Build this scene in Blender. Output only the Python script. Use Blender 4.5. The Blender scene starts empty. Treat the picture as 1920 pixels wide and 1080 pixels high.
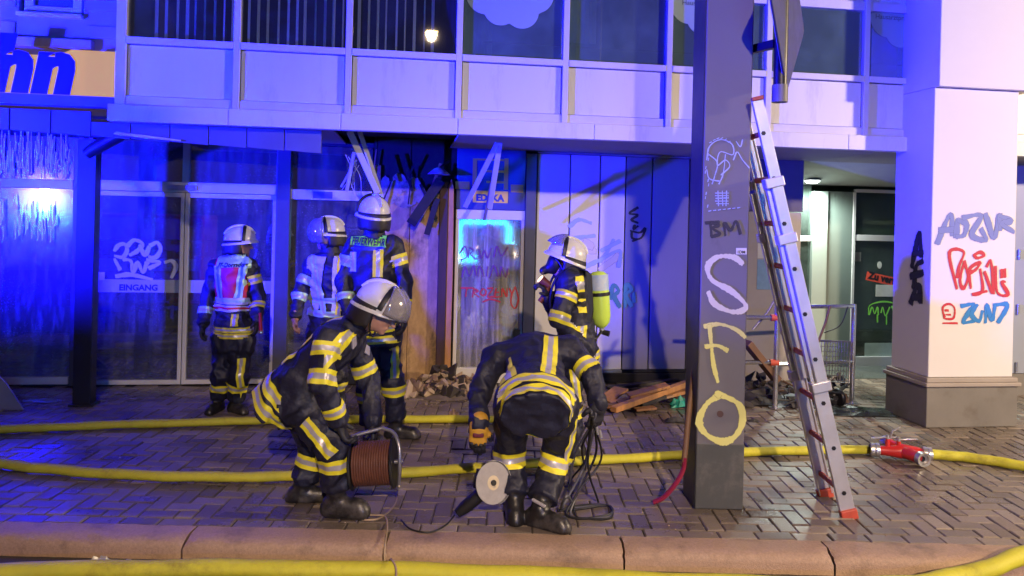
import bpy, bmesh, math, random
import numpy as np
from mathutils import Vector, Matrix, Euler
from mathutils.bvhtree import BVHTree

random.seed(7)
SC = bpy.context.scene
COL = SC.collection
R = math.radians

# ------------------------------------------------------------------ camera
FPX = 1400.0            # focal length in pixels of a 1920 wide frame
CH = 1.75               # height of the lens above the pavement
ROLL = 0.024
HY = 404.0              # horizon row in the middle of the frame
cam_d = bpy.data.cameras.new('camera')
cam = bpy.data.objects.new('camera', cam_d)
COL.objects.link(cam)
cam_d.sensor_width = 36.0
cam_d.lens = FPX / 1920.0 * 36.0
cam_d.clip_end = 600.0
cam_d.clip_start = 0.05
cam.location = (0, 0, CH)
cam.rotation_euler = Euler((R(90), ROLL, 0), 'XYZ')
cam.rotation_euler = (Matrix.Rotation(ROLL * -1.0, 3, Vector((0, 1, 0))) @ Euler((R(90), 0, 0)).to_matrix()).to_euler()
cam_d.shift_y = -(540.0 - HY) / 1920.0
SC.camera = cam

# ------------------------------------------------------------------ night sky, exposure
W = bpy.data.worlds.new('World')
SC.world = W
W.use_nodes = True
nt = W.node_tree
nt.nodes.clear()
wo = nt.nodes.new('ShaderNodeOutputWorld')
bg = nt.nodes.new('ShaderNodeBackground')
sky = nt.nodes.new('ShaderNodeTexSky')
sky.sky_type = 'NISHITA'
sky.sun_disc = False
sky.sun_elevation = R(-4.0)
sky.sun_rotation = R(200)
mixw = nt.nodes.new('ShaderNodeMixRGB')
mixw.blend_type = 'ADD'
mixw.inputs[0].default_value = 1.0
mixw.inputs[2].default_value = (0.20, 0.15, 0.62, 1)      # glow of the town on the night sky
nt.links.new(sky.outputs[0], mixw.inputs[1])
nt.links.new(mixw.outputs[0], bg.inputs[0])
bg.inputs[1].default_value = 0.085
nt.links.new(bg.outputs[0], wo.inputs[0])
SC.view_settings.view_transform = 'Standard'
SC.view_settings.look = 'None'
SC.view_settings.exposure = 0.22
SC.view_settings.gamma = 1.0
SC.render.engine = 'CYCLES'
SC.cycles.use_denoising = True
SC.cycles.use_adaptive_sampling = True
SC.cycles.adaptive_threshold = 0.02
SC.cycles.max_bounces = 5
SC.cycles.diffuse_bounces = 2
SC.cycles.glossy_bounces = 3
SC.cycles.transmission_bounces = 6
SC.cycles.transparent_max_bounces = 12
SC.cycles.sample_clamp_indirect = 6.0
SC.cycles.caustics_reflective = False
SC.cycles.caustics_refractive = False

# lamps of the place: power in watts, each lamp is built with its housing further down
LAMP_STREET = 7200.0
LAMP_RIGHT = 2500.0
LAMP_BLUE_VAN = 11000.0
LAMP_BLUE_ENGINE = 260.0
WARM = (1.0, 0.77, 0.52)
BLUE = (0.006, 0.003, 1.0)

# ------------------------------------------------------------------ picture <-> place
cR, sR = math.cos(ROLL), math.sin(ROLL)
TH = R(8.0)             # the house front turns away to the right by this angle
OF = Vector((0, 7.82, 0))
EU = Vector((math.cos(TH), math.sin(TH), 0))
EN = Vector((math.sin(TH), -math.cos(TH), 0))   # out of the wall, to the street

def ray(px, py):
    dx, dy = px - 960.0, py - HY
    a = dx * cR + dy * sR
    b = -dx * sR + dy * cR
    return Vector((a / FPX, 1.0, -b / FPX))
def D(px, py, Y):
    """point seen at a pixel, at distance Y from the lens plane"""
    r = ray(px, py)
    return Vector((r.x * Y, Y, CH + r.z * Y))
def G(px, py, z=0.0):
    r = ray(px, py)
    t = (z - CH) / r.z
    return Vector((r.x * t, t, z))
def hit(px, py, p, n):
    r = ray(px, py)
    c = Vector((0, 0, CH))
    t = (p - c).dot(n) / r.dot(n)
    return c + r * t
def FP(px, py, v=0.0):
    """(u, z) on the plane parallel to the house front, v metres in front of it"""
    w = hit(px, py, OF + EN * v, EN) - OF
    return w.dot(EU), w.z
def FU(px, py, v=0.0): return FP(px, py, v)[0]
def FW(u, v, z): return OF + EU * u + EN * v + Vector((0, 0, z))

# ------------------------------------------------------------------ materials
MATS = {}
def nodes_of(name):
    m = bpy.data.materials.new(name)
    m.use_nodes = True
    t = m.node_tree
    t.nodes.clear()
    return m, t
def mat(name, col, rough=0.6, metal=0.0, var=0.25, scale=6.0, bump=0.15, bscale=60.0, col2=None, spec=0.5,
        stretch=(1, 1, 1), dirt=None, dirt_scale=2.0, dirt_lo=0.5, dirt_hi=0.7, rvar=0.15, bdist=0.004, coat=0.0):
    """general procedural surface: base colour with noise between two tones, optional stains, bump and uneven gloss"""
    if name in MATS: return MATS[name]
    m, t = nodes_of(name)
    N, L = t.nodes, t.links
    out = N.new('ShaderNodeOutputMaterial'); p = N.new('ShaderNodeBsdfPrincipled')
    L.new(p.outputs[0], out.inputs[0])
    tc = N.new('ShaderNodeTexCoord'); mp = N.new('ShaderNodeMapping'); mp.inputs['Scale'].default_value = stretch
    L.new(tc.outputs['Object'], mp.inputs[0])
    n1 = N.new('ShaderNodeTexNoise'); n1.inputs['Scale'].default_value = scale; n1.inputs['Detail'].default_value = 6
    n1.inputs['Roughness'].default_value = 0.65
    L.new(mp.outputs[0], n1.inputs['Vector'])
    c2 = col2 if col2 else tuple(max(0, c * (1 - var)) for c in col)
    mx = N.new('ShaderNodeMixRGB')
    rmp = N.new('ShaderNodeValToRGB'); rmp.color_ramp.elements[0].position = 0.32; rmp.color_ramp.elements[1].position = 0.68
    L.new(n1.outputs['Fac'], rmp.inputs[0]); L.new(rmp.outputs[0], mx.inputs[0])
    mx.inputs[1].default_value = (*c2, 1); mx.inputs[2].default_value = (*col, 1)
    last = mx
    if dirt is not None:
        n3 = N.new('ShaderNodeTexNoise'); n3.inputs['Scale'].default_value = dirt_scale; n3.inputs['Detail'].default_value = 8
        n3.inputs['Roughness'].default_value = 0.72
        L.new(mp.outputs[0], n3.inputs['Vector'])
        r3 = N.new('ShaderNodeValToRGB'); r3.color_ramp.elements[0].position = dirt_lo; r3.color_ramp.elements[1].position = dirt_hi
        L.new(n3.outputs['Fac'], r3.inputs[0])
        m3 = N.new('ShaderNodeMixRGB'); L.new(r3.outputs[0], m3.inputs[0]); L.new(mx.outputs[0], m3.inputs[1])
        m3.inputs[2].default_value = (*dirt, 1); last = m3
    L.new(last.outputs[0], p.inputs['Base Color'])
    p.inputs['Metallic'].default_value = metal
    p.inputs['Specular IOR Level'].default_value = spec
    p.inputs['Coat Weight'].default_value = coat
    mr = N.new('ShaderNodeMapRange'); mr.inputs['To Min'].default_value = max(0.02, rough - rvar); mr.inputs['To Max'].default_value = min(1, rough + rvar)
    L.new(n1.outputs['Fac'], mr.inputs[0]); L.new(mr.outputs[0], p.inputs['Roughness'])
    if bump > 0:
        n2 = N.new('ShaderNodeTexNoise'); n2.inputs['Scale'].default_value = bscale; n2.inputs['Detail'].default_value = 5
        L.new(mp.outputs[0], n2.inputs['Vector'])
        b = N.new('ShaderNodeBump'); b.inputs['Strength'].default_value = bump; b.inputs['Distance'].default_value = bdist
        L.new(n2.outputs['Fac'], b.inputs['Height']); L.new(b.outputs[0], p.inputs['Normal'])
    MATS[name] = m
    return m
def glass_mat(name, tint=(0.75, 0.82, 0.85), refl=0.22, film=0.22, film_col=(0.55, 0.55, 0.58), rough=0.03, streak=(9, 9, 1.6), lo=0.45, hi=0.75, drops=0.0, refl_col=(1, 1, 1), base_film=0.03, glow=0.0):
    """dirty, wet shop glass: clear pane, mirror reflection and a patchy film of dirt and runs"""
    if name in MATS: return MATS[name]
    m, t = nodes_of(name)
    N, L = t.nodes, t.links
    out = N.new('ShaderNodeOutputMaterial')
    tr = N.new('ShaderNodeBsdfTransparent'); tr.inputs[0].default_value = (*tint, 1)
    gl = N.new('ShaderNodeBsdfGlossy'); gl.inputs['Roughness'].default_value = rough; gl.inputs[0].default_value = (*refl_col, 1)
    lw = N.new('ShaderNodeLayerWeight'); lw.inputs[0].default_value = 0.25
    ad = N.new('ShaderNodeMath'); ad.operation = 'MULTIPLY_ADD'; ad.inputs[1].default_value = 0.7; ad.inputs[2].default_value = refl; ad.use_clamp = True
    L.new(lw.outputs['Fresnel'], ad.inputs[0])
    gsrc = gl.outputs[0]
    if glow > 0:      # wet, smeared glass scatters part of its reflection
        g2 = N.new('ShaderNodeBsdfGlossy'); g2.inputs['Roughness'].default_value = 0.17; gm = N.new('ShaderNodeMixShader'); gm.inputs[0].default_value = glow
        L.new(gl.outputs[0], gm.inputs[1]); L.new(g2.outputs[0], gm.inputs[2]); gsrc = gm.outputs[0]
    mx = N.new('ShaderNodeMixShader'); L.new(ad.outputs[0], mx.inputs[0]); L.new(tr.outputs[0], mx.inputs[1]); L.new(gsrc, mx.inputs[2])
    df = N.new('ShaderNodeBsdfDiffuse'); df.inputs[0].default_value = (*film_col, 1)
    tc = N.new('ShaderNodeTexCoord'); mp = N.new('ShaderNodeMapping'); mp.inputs['Scale'].default_value = streak
    L.new(tc.outputs['Object'], mp.inputs[0])
    n = N.new('ShaderNodeTexNoise'); n.inputs['Scale'].default_value = 1.0; n.inputs['Detail'].default_value = 9; n.inputs['Roughness'].default_value = 0.7
    L.new(mp.outputs[0], n.inputs['Vector'])
    r = N.new('ShaderNodeMapRange'); r.inputs['From Min'].default_value = lo; r.inputs['From Max'].default_value = hi
    r.inputs['To Min'].default_value = base_film; r.inputs['To Max'].default_value = film
    L.new(n.outputs['Fac'], r.inputs[0])
    fac = r.outputs[0]
    if drops > 0:
        v = N.new('ShaderNodeTexVoronoi'); v.inputs['Scale'].default_value = 55.0
        mp2 = N.new('ShaderNodeMapping'); mp2.inputs['Scale'].default_value = (1, 1, 0.7)
        L.new(tc.outputs['Object'], mp2.inputs[0]); L.new(mp2.outputs[0], v.inputs['Vector'])
        ls = N.new('ShaderNodeMath'); ls.operation = 'LESS_THAN'; ls.inputs[1].default_value = 0.16
        L.new(v.outputs['Distance'], ls.inputs[0])
        n5 = N.new('ShaderNodeTexNoise'); n5.inputs['Scale'].default_value = 3.0; L.new(tc.outputs['Object'], n5.inputs['Vector'])
        gt = N.new('ShaderNodeMath'); gt.operation = 'GREATER_THAN'; gt.inputs[1].default_value = 0.52; L.new(n5.outputs['Fac'], gt.inputs[0])
        mu = N.new('ShaderNodeMath'); mu.operation = 'MULTIPLY'; L.new(ls.outputs[0], mu.inputs[0]); L.new(gt.outputs[0], mu.inputs[1])
        ma = N.new('ShaderNodeMath'); ma.operation = 'MULTIPLY_ADD'; ma.inputs[1].default_value = drops; ma.use_clamp = True
        L.new(mu.outputs[0], ma.inputs[0]); L.new(fac, ma.inputs[2]); fac = ma.outputs[0]
    m2 = N.new('ShaderNodeMixShader'); L.new(fac, m2.inputs[0]); L.new(mx.outputs[0], m2.inputs[1]); L.new(df.outputs[0], m2.inputs[2])
    L.new(m2.outputs[0], out.inputs[0])
    MATS[name] = m
    return m
def emit_mat(name, col, s):
    if name in MATS: return MATS[name]
    m, t = nodes_of(name)
    o = t.nodes.new('ShaderNodeOutputMaterial'); e = t.nodes.new('ShaderNodeEmission')
    e.inputs[0].default_value = (*col, 1); e.inputs[1].default_value = s
    t.links.new(e.outputs[0], o.inputs[0]); MATS[name] = m
    return m

# ------------------------------------------------------------------ mesh builder
class MB:
    def __init__(s): s.v = []; s.f = []; s.m = []; s.mi = 0
    def add(s, vs, fs, mi=None):
        o = len(s.v); s.v += [tuple(x) for x in vs]
        for f in fs: s.f.append([i + o for i in f]); s.m.append(s.mi if mi is None else mi)
        return s
    def box(s, x0, y0, z0, x1, y1, z1, mi=None):
        x0, x1 = min(x0, x1), max(x0, x1); y0, y1 = min(y0, y1), max(y0, y1); z0, z1 = min(z0, z1), max(z0, z1)
        vs = [(x0, y0, z0), (x1, y0, z0), (x1, y1, z0), (x0, y1, z0), (x0, y0, z1), (x1, y0, z1), (x1, y1, z1), (x0, y1, z1)]
        return s.add(vs, [(0, 3, 2, 1), (4, 5, 6, 7), (0, 1, 5, 4), (1, 2, 6, 5), (2, 3, 7, 6), (3, 0, 4, 7)], mi)
    def beam(s, a, b, w, h, up=(0, 0, 1), mi=None):
        """box of section w x h along a-b"""
        a = Vector(a); b = Vector(b); d = (b - a).normalized(); up = Vector(up)
        if abs(d.dot(up)) > 0.99: up = Vector((1, 0, 0))
        x = d.cross(up).normalized(); y = x.cross(d).normalized()
        vs = []
        for p in (a, b):
            for i, j in ((-1, -1), (1, -1), (1, 1), (-1, 1)): vs.append(p + x * (w / 2 * i) + y * (h / 2 * j))
        return s.add(vs, [(0, 1, 2, 3), (7, 6, 5, 4), (0, 4, 5, 1), (1, 5, 6, 2), (2, 6, 7, 3), (3, 7, 4, 0)], mi)
    def cyl(s, a, b, ra, rb=None, n=16, mi=None, cap=True):
        a = Vector(a); b = Vector(b); rb = ra if rb is None else rb
        d = (b - a).normalized(); t = Vector((0, 0, 1)) if abs(d.z) < 0.9 else Vector((1, 0, 0))
        x = d.cross(t).normalized(); y = d.cross(x)
        vs = []
        for p, r in ((a, ra), (b, rb)):
            for i in range(n):
                c = 2 * math.pi * i / n; vs.append(p + (x * math.cos(c) + y * math.sin(c)) * r)
        fs = [(i, (i + 1) % n, n + (i + 1) % n, n + i) for i in range(n)]
        if cap: fs += [tuple(range(n - 1, -1, -1)), tuple(range(n, 2 * n))]
        return s.add(vs, fs, mi)
    def tube(s, path, r, n=10, mi=None, rr=None, flat=1.0):
        path = [Vector(p) for p in path]; k = len(path); vs = []
        prev = None
        for i, p in enumerate(path):
            d = (path[min(i + 1, k - 1)] - path[max(i - 1, 0)]).normalized()
            if prev is None:
                t = Vector((0, 0, 1)) if abs(d.z) < 0.9 else Vector((1, 0, 0)); x = d.cross(t).normalized()
            else:
                x = (prev - d * prev.dot(d)).normalized()
            prev = x; y = d.cross(x)
            q = rr[i] if rr else r
            for j in range(n):
                c = 2 * math.pi * j / n; vs.append(p + (x * math.cos(c) + y * math.sin(c) * flat) * q)
        fs = []
        for i in range(k - 1):
            for j in range(n): fs.append((i * n + j, i * n + (j + 1) % n, (i + 1) * n + (j + 1) % n, (i + 1) * n + j))
        fs += [tuple(range(n - 1, -1, -1)), tuple(range((k - 1) * n, k * n))]
        return s.add(vs, fs, mi)
    def lathe(s, prof, o, ax, n=24, mi=None, sx=1.0):
        """prof: (radius, height) pairs about axis ax through o"""
        o = Vector(o); d = Vector(ax).normalized(); t = Vector((0, 0, 1)) if abs(d.z) < 0.9 else Vector((1, 0, 0))
        x = d.cross(t).normalized(); y = d.cross(x); vs = []
        for r, h in prof:
            for j in range(n):
                c = 2 * math.pi * j / n; vs.append(o + d * h + (x * math.cos(c) + y * math.sin(c)) * max(r, 1e-4))
        fs = []
        for i in range(len(prof) - 1):
            for j in range(n): fs.append((i * n + j, i * n + (j + 1) % n, (i + 1) * n + (j + 1) % n, (i + 1) * n + j))
        return s.add(vs, fs, mi)
    def prism(s, poly, fn, d0, d1, mi=None):
        """poly: 2-d outline; fn(x, z, d) -> 3-d; extruded from d0 to d1"""
        n = len(poly); vs = [fn(x, z, d0) for x, z in poly] + [fn(x, z, d1) for x, z in poly]
        fs = [tuple(range(n)), tuple(range(2 * n - 1, n - 1, -1))] + [(i, i + n, (i + 1) % n + n, (i + 1) % n) for i in range(n)]
        return s.add(vs, fs, mi)
    def mesh(s, name, mats, smooth=False, fix=True):
        me = bpy.data.meshes.new(name); me.from_pydata(s.v, [], s.f)
        for q in (mats if isinstance(mats, (list, tuple)) else [mats]): me.materials.append(q)
        me.polygons.foreach_set('material_index', s.m)
        if fix:
            b = bmesh.new(); b.from_mesh(me); bmesh.ops.recalc_face_normals(b, faces=b.faces); b.to_mesh(me); b.free()
        if smooth: me.shade_smooth() if hasattr(me, 'shade_smooth') else me.polygons.foreach_set('use_smooth', [True] * len(me.polygons))
        me.update()
        return me
    def build(s, name, mats, parent=None, bev=0.0, smooth=False, angle=None):
        o = bpy.data.objects.new(name, s.mesh(name, mats, smooth)); COL.objects.link(o)
        if parent: o.parent = parent
        if bev > 0:
            b = o.modifiers.new('bevel', 'BEVEL'); b.width = bev; b.segments = 2; b.limit_method = 'ANGLE'; b.angle_limit = R(40)
        if smooth:
            try: o.data.set_sharp_from_angle(angle=R(angle or 45))
            except Exception: pass
        return o
def link(o, parent=None):
    COL.objects.link(o)
    if parent: o.parent = parent
    return o
def tag(o, label=None, cat=None, group=None, kind=None):
    if label: o['label'] = label
    if cat: o['category'] = cat
    if group: o['group'] = group
    if kind: o['kind'] = kind
    return o
def thing(name, label, cat, loc=(0, 0, 0), rz=0.0, group=None):
    o = bpy.data.objects.new(name, None); o.empty_display_size = 0.1
    COL.objects.link(o); o.location = loc; o.rotation_euler = (0, 0, rz)
    return tag(o, label, cat, group)
def fthing(name, label, cat, group=None):
    """a thing of the house front: local x along the wall, local y into the wall, z up"""
    return thing(name, label, cat, OF, TH, group)
def fbox(name, m, parent, u0, u1, v0, v1, z0, z1, bev=0.004):
    return MB().box(u0, -v0, z0, u1, -v1, z1).build(name, m, parent, bev)
def smooth_path(pts, k=8):
    pts = [Vector(p) for p in pts]; out = []
    q = [pts[0] * 2 - pts[1]] + pts + [pts[-1] * 2 - pts[-2]]
    for i in range(1, len(q) - 2):
        a, b, c, d = q[i - 1:i + 3]
        for j in range(k):
            t = j / k
            out.append(0.5 * ((2 * b) + (c - a) * t + (2 * a - 5 * b + 4 * c - d) * t * t + (3 * b - a - 3 * c + d) * t ** 3))
    out.append(pts[-1])
    return out
def light_at(name, parent, loc, power, col, radius=0.1, kind='POINT', spot=None, aim=None):
    l = bpy.data.lights.new(name, kind); l.energy = power; l.color = col; l.shadow_soft_size = radius
    o = bpy.data.objects.new(name, l); COL.objects.link(o); o.parent = parent; o.location = loc
    if kind == 'SPOT': l.spot_size = spot; l.spot_blend = 1.0
    if aim is not None: o.rotation_euler = (Vector(aim)).to_track_quat('-Z', 'Y').to_euler()
    return o
# flat strokes of paint on a surface: pixels are traced onto the real plane
SOFT = {}
def spray(name, col, rough=0.6, hard=False):
    """spray paint with a soft, speckled edge: the ribbon carries its own fade in the attribute 'soft'"""
    if name in MATS: return MATS[name]
    m, t = nodes_of(name); N, L = t.nodes, t.links
    out = N.new('ShaderNodeOutputMaterial'); p = N.new('ShaderNodeBsdfPrincipled'); tr = N.new('ShaderNodeBsdfTransparent'); mx = N.new('ShaderNodeMixShader')
    at = N.new('ShaderNodeAttribute'); at.attribute_name = 'soft'
    ge = N.new('ShaderNodeNewGeometry'); n = N.new('ShaderNodeTexNoise'); n.inputs['Scale'].default_value = 150.0; n.inputs['Detail'].default_value = 3; L.new(ge.outputs['Position'], n.inputs['Vector'])
    n2 = N.new('ShaderNodeTexNoise'); n2.inputs['Scale'].default_value = 9.0; n2.inputs['Detail'].default_value = 4; L.new(ge.outputs['Position'], n2.inputs['Vector'])
    ma = N.new('ShaderNodeMath'); ma.operation = 'MULTIPLY_ADD'; L.new(n.outputs['Fac'], ma.inputs[0]); ma.inputs[1].default_value = 0.5; L.new(at.outputs['Fac'], ma.inputs[2])
    mb2 = N.new('ShaderNodeMath'); mb2.operation = 'MULTIPLY_ADD'; L.new(n2.outputs['Fac'], mb2.inputs[0]); mb2.inputs[1].default_value = 0.4; L.new(ma.outputs[0], mb2.inputs[2])
    r = N.new('ShaderNodeMapRange'); r.interpolation_type = 'SMOOTHSTEP'; r.inputs['From Min'].default_value = 0.58; r.inputs['From Max'].default_value = 0.95; L.new(mb2.outputs[0], r.inputs[0])
    p.inputs['Base Color'].default_value = (*col, 1); p.inputs['Roughness'].default_value = rough
    L.new(r.outputs[0], mx.inputs[0]); L.new(tr.outputs[0], mx.inputs[1]); L.new(p.outputs[0], mx.inputs[2]); L.new(mx.outputs[0], out.inputs[0])
    MATS[name] = m
    return m
def stroke_mesh(mb, att, pts, w, fn, wob=0.0):
    """pts in plane coordinates (x, z); ribbon that fades to both edges and ends"""
    P2 = [Vector((p[0], p[1])) for p in pts]
    if len(P2) == 2: P2 = [P2[0], P2[0].lerp(P2[1], 0.33), P2[0].lerp(P2[1], 0.67), P2[1]]
    d0 = (P2[0] - P2[1]).normalized() * w * 0.45; d1 = (P2[-1] - P2[-2]).normalized() * w * 0.45
    P2 = [P2[0] + d0] + P2 + [P2[-1] + d1]
    n = len(P2); rows = []; ph0 = random.uniform(0, 6)
    for i, p in enumerate(P2):
        d = (P2[min(i + 1, n - 1)] - P2[max(i - 1, 0)])
        if d.length < 1e-6: d = Vector((1, 0))
        d.normalize(); q = Vector((-d.y, d.x)); ww = w * 1.35 * (1 + random.uniform(-wob, wob) + 0.22 * math.sin(i * 0.37 + ph0))
        rows.append((p + q * ww / 2, p + q * ww / 5, p - q * ww / 5, p - q * ww / 2))
        e = 0.0 if i in (0, n - 1) else 1.0
        att += [0.0, e, e, 0.0]
    vs = [fn(a.x, a.y, i * 1.5e-5) for i, row in enumerate(rows) for a in row]
    mb.add(vs, [(4 * i + j, 4 * i + j + 1, 4 * i + j + 5, 4 * i + j + 4) for i in range(n - 1) for j in range(3)], 0)
def graffiti(name, parent, strokes, w, m, inv, fn, k=6, label=None):
    """strokes: lists of pixels; inv(px,py)->(x,z) in the plane; fn(x,z)->local 3-d point"""
    mb = MB(); att = []
    for i, s in enumerate(strokes):
        q = [inv(*p) for p in s]
        if len(q) > 2: q = [(v.x, v.y) for v in smooth_path([Vector((a, b, 0)) for a, b in q], k)]
        stroke_mesh(mb, att, q, w, lambda x, z, e2=0.0, e=i * 0.00025: fn(x, z, e + e2), wob=0.14)
    me = mb.mesh(name, m, fix=False)
    me.attributes.new('soft', 'FLOAT', 'POINT').data.foreach_set('value', att)
    o = link(bpy.data.objects.new(name, me), parent)
    if label: o['label'] = label
    return o
def text_data(body, size=0.1, shear=0.0, bold=0.0, extrude=0.0, align='LEFT', space=1.0):
    c = bpy.data.curves.new('txt', 'FONT'); c.body = body; c.size = size; c.shear = shear; c.offset = bold; c.extrude = extrude
    c.align_x = align; c.space_character = space; c.resolution_u = 3
    o = bpy.data.objects.new('txt', c); COL.objects.link(o)
    dg = bpy.context.evaluated_depsgraph_get(); dg.update()
    me = bpy.data.meshes.new_from_object(o.evaluated_get(dg))
    bpy.data.objects.remove(o); bpy.data.curves.remove(c)
    return me
def text_on(name, parent, body, m, origin, xax, yax, width=None, **kw):
    """lettering laid in the plane through origin spanned by xax, yax (local coordinates of parent)"""
    me = text_data(body, **kw)
    xs = [v.co.x for v in me.vertices]; x0, x1 = min(xs), max(xs); ys = [v.co.y for v in me.vertices]
    sc = 1.0 if width is None else width / (x1 - x0)
    o3 = Vector(origin); xa = Vector(xax).normalized(); ya = Vector(yax).normalized(); za = xa.cross(ya)
    for v in me.vertices:
        c = v.co; v.co = o3 + xa * ((c.x - x0) * sc) + ya * (c.y * sc) + za * c.z
    me.materials.clear(); me.materials.append(m)
    o = bpy.data.objects.new(name, me); return link(o, parent)
# ================================================================== surfaces
M_ASPH = mat('asphalt', (0.06, 0.055, 0.055), 0.55, var=0.4, scale=30, bump=0.5, bscale=180, rvar=0.25)
M_JOINT = mat('joint_sand', (0.07, 0.058, 0.045), 0.8, var=0.4, scale=20)
def paving_mat():
    m, t = nodes_of('paving_block'); N, L = t.nodes, t.links
    out = N.new('ShaderNodeOutputMaterial'); p = N.new('ShaderNodeBsdfPrincipled'); L.new(p.outputs[0], out.inputs[0])
    oi = N.new('ShaderNodeObjectInfo'); at = N.new('ShaderNodeAttribute'); at.attribute_name = 'tone'
    sm = N.new('ShaderNodeMath'); sm.operation = 'ADD'; L.new(at.outputs['Fac'], sm.inputs[0])
    L.new(oi.outputs['Random'], sm.inputs[1])
    fr = N.new('ShaderNodeMath'); fr.operation = 'FRACT'; L.new(sm.outputs[0], fr.inputs[0])
    rp = N.new('ShaderNodeValToRGB'); cr = rp.color_ramp
    cr.elements[0].position = 0; cr.elements[0].color = (0.13, 0.105, 0.088, 1)
    cr.elements[1].position = 1; cr.elements[1].color = (0.30, 0.245, 0.195, 1)
    for q, c in ((0.3, (0.19, 0.152, 0.125, 1)), (0.6, (0.22, 0.178, 0.145, 1)), (0.85, (0.245, 0.20, 0.16, 1))):
        e = cr.elements.new(q); e.color = c
    L.new(fr.outputs[0], rp.inputs[0])
    ge = N.new('ShaderNodeNewGeometry')
    n1 = N.new('ShaderNodeTexNoise'); n1.inputs['Scale'].default_value = 1.1; n1.inputs['Detail'].default_value = 7; n1.inputs['Roughness'].default_value = 0.65
    L.new(ge.outputs['Position'], n1.inputs['Vector'])
    n2 = N.new('ShaderNodeTexNoise'); n2.inputs['Scale'].default_value = 90; n2.inputs['Detail'].default_value = 4
    L.new(ge.outputs['Position'], n2.inputs['Vector'])
    r1 = N.new('ShaderNodeMapRange'); r1.inputs['From Min'].default_value = 0.3; r1.inputs['From Max'].default_value = 0.7; r1.inputs['To Min'].default_value = 0.48; r1.inputs['To Max'].default_value = 1.2
    L.new(n1.outputs['Fac'], r1.inputs[0])
    r2 = N.new('ShaderNodeMapRange'); r2.inputs['To Min'].default_value = 0.7; r2.inputs['To Max'].default_value = 1.3; L.new(n2.outputs['Fac'], r2.inputs[0])
    mu = N.new('ShaderNodeMath'); mu.operation = 'MULTIPLY'; L.new(r1.outputs[0], mu.inputs[0]); L.new(r2.outputs[0], mu.inputs[1])
    cm = N.new('ShaderNodeMixRGB'); cm.blend_type = 'MULTIPLY'; cm.inputs[0].default_value = 1; L.new(rp.outputs[0], cm.inputs[1]); L.new(mu.outputs[0], cm.inputs[2])
    n4 = N.new('ShaderNodeTexNoise'); n4.inputs['Scale'].default_value = 2.6; n4.inputs['Detail'].default_value = 8; n4.inputs['Roughness'].default_value = 0.7
    L.new(ge.outputs['Position'], n4.inputs['Vector'])
    r4 = N.new('ShaderNodeMapRange'); r4.inputs['From Min'].default_value = 0.58; r4.inputs['From Max'].default_value = 0.72; r4.inputs['To Max'].default_value = 0.55; L.new(n4.outputs['Fac'], r4.inputs[0])
    moss = N.new('ShaderNodeMixRGB'); L.new(r4.outputs[0], moss.inputs[0]); L.new(cm.outputs[0], moss.inputs[1]); moss.inputs[2].default_value = (0.075, 0.07, 0.03, 1)
    L.new(moss.outputs[0], p.inputs['Base Color'])
    # wet patches: smoother where the noise is high
    r3 = N.new('ShaderNodeMapRange'); r3.inputs['From Min'].default_value = 0.35; r3.inputs['From Max'].default_value = 0.65; r3.inputs['To Min'].default_value = 0.14; r3.inputs['To Max'].default_value = 0.62
    L.new(n1.outputs['Fac'], r3.inputs[0]); L.new(r3.outputs[0], p.inputs['Roughness'])
    b = N.new('ShaderNodeBump'); b.inputs['Strength'].default_value = 0.5; b.inputs['Distance'].default_value = 0.003
    L.new(n2.outputs['Fac'], b.inputs['Height']); L.new(b.outputs[0], p.inputs['Normal'])
    return m
M_PAVE = paving_mat()
M_KERB = mat('kerb_granite', (0.44, 0.30, 0.21), 0.6, col2=(0.30, 0.20, 0.14), scale=75, bump=1.0, bscale=150, dirt=(0.13, 0.09, 0.065), dirt_scale=3.0, dirt_lo=0.52, dirt_hi=0.72)
M_WHITE = mat('white_cladding', (0.66, 0.65, 0.66), 0.45, var=0.07, scale=1.2, bump=0.03, bscale=20, dirt=(0.40, 0.37, 0.34), dirt_scale=1.6, dirt_lo=0.54, dirt_hi=0.80, stretch=(2.2, 1, 0.45))
M_FRAMEW = mat('white_frame', (0.62, 0.60, 0.60), 0.4, var=0.12, scale=3, bump=0.04)
M_ALU = mat('brushed_aluminium', (0.55, 0.56, 0.58), 0.32, 0.85, var=0.2, scale=8, bump=0.06, stretch=(1, 1, 0.2))
M_DARKM = mat('dark_metal', (0.018, 0.017, 0.02), 0.4, 0.2, var=0.3, scale=6, bump=0.05)
M_BLUEF = mat('blue_frame_paint', (0.07, 0.07, 0.10), 0.4, 0.1, var=0.2, scale=4, bump=0.04)
M_SOFFIT = mat('soffit_board', (0.30, 0.29, 0.29), 0.8, var=0.12, scale=2, bump=0.05)
M_RENDER = mat('grey_render', (0.33, 0.30, 0.29), 0.85, var=0.2, scale=4, bump=0.3, bscale=90)
M_COLW = mat('painted_column_render', (0.70, 0.67, 0.66), 0.75, var=0.05, scale=2, bump=0.12, bscale=140, dirt=(0.50, 0.46, 0.43), dirt_scale=2.2, dirt_lo=0.66, dirt_hi=0.9)
M_PLINTH = mat('plinth_stone', (0.20, 0.185, 0.165), 0.7, var=0.2, scale=3, bump=0.15, dirt=(0.12, 0.10, 0.08), dirt_scale=2.5, dirt_lo=0.55, dirt_hi=0.75)
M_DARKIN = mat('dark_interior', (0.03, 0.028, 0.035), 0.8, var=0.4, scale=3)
M_SHELF = mat('shelf_dark', (0.10, 0.09, 0.09), 0.6, var=0.4, scale=4)
M_GLASS_SHOP = glass_mat('shop_glass', refl=0.20, film=0.20, base_film=0.06, drops=0.30, glow=0.10, film_col=(0.5, 0.5, 0.52))
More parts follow.
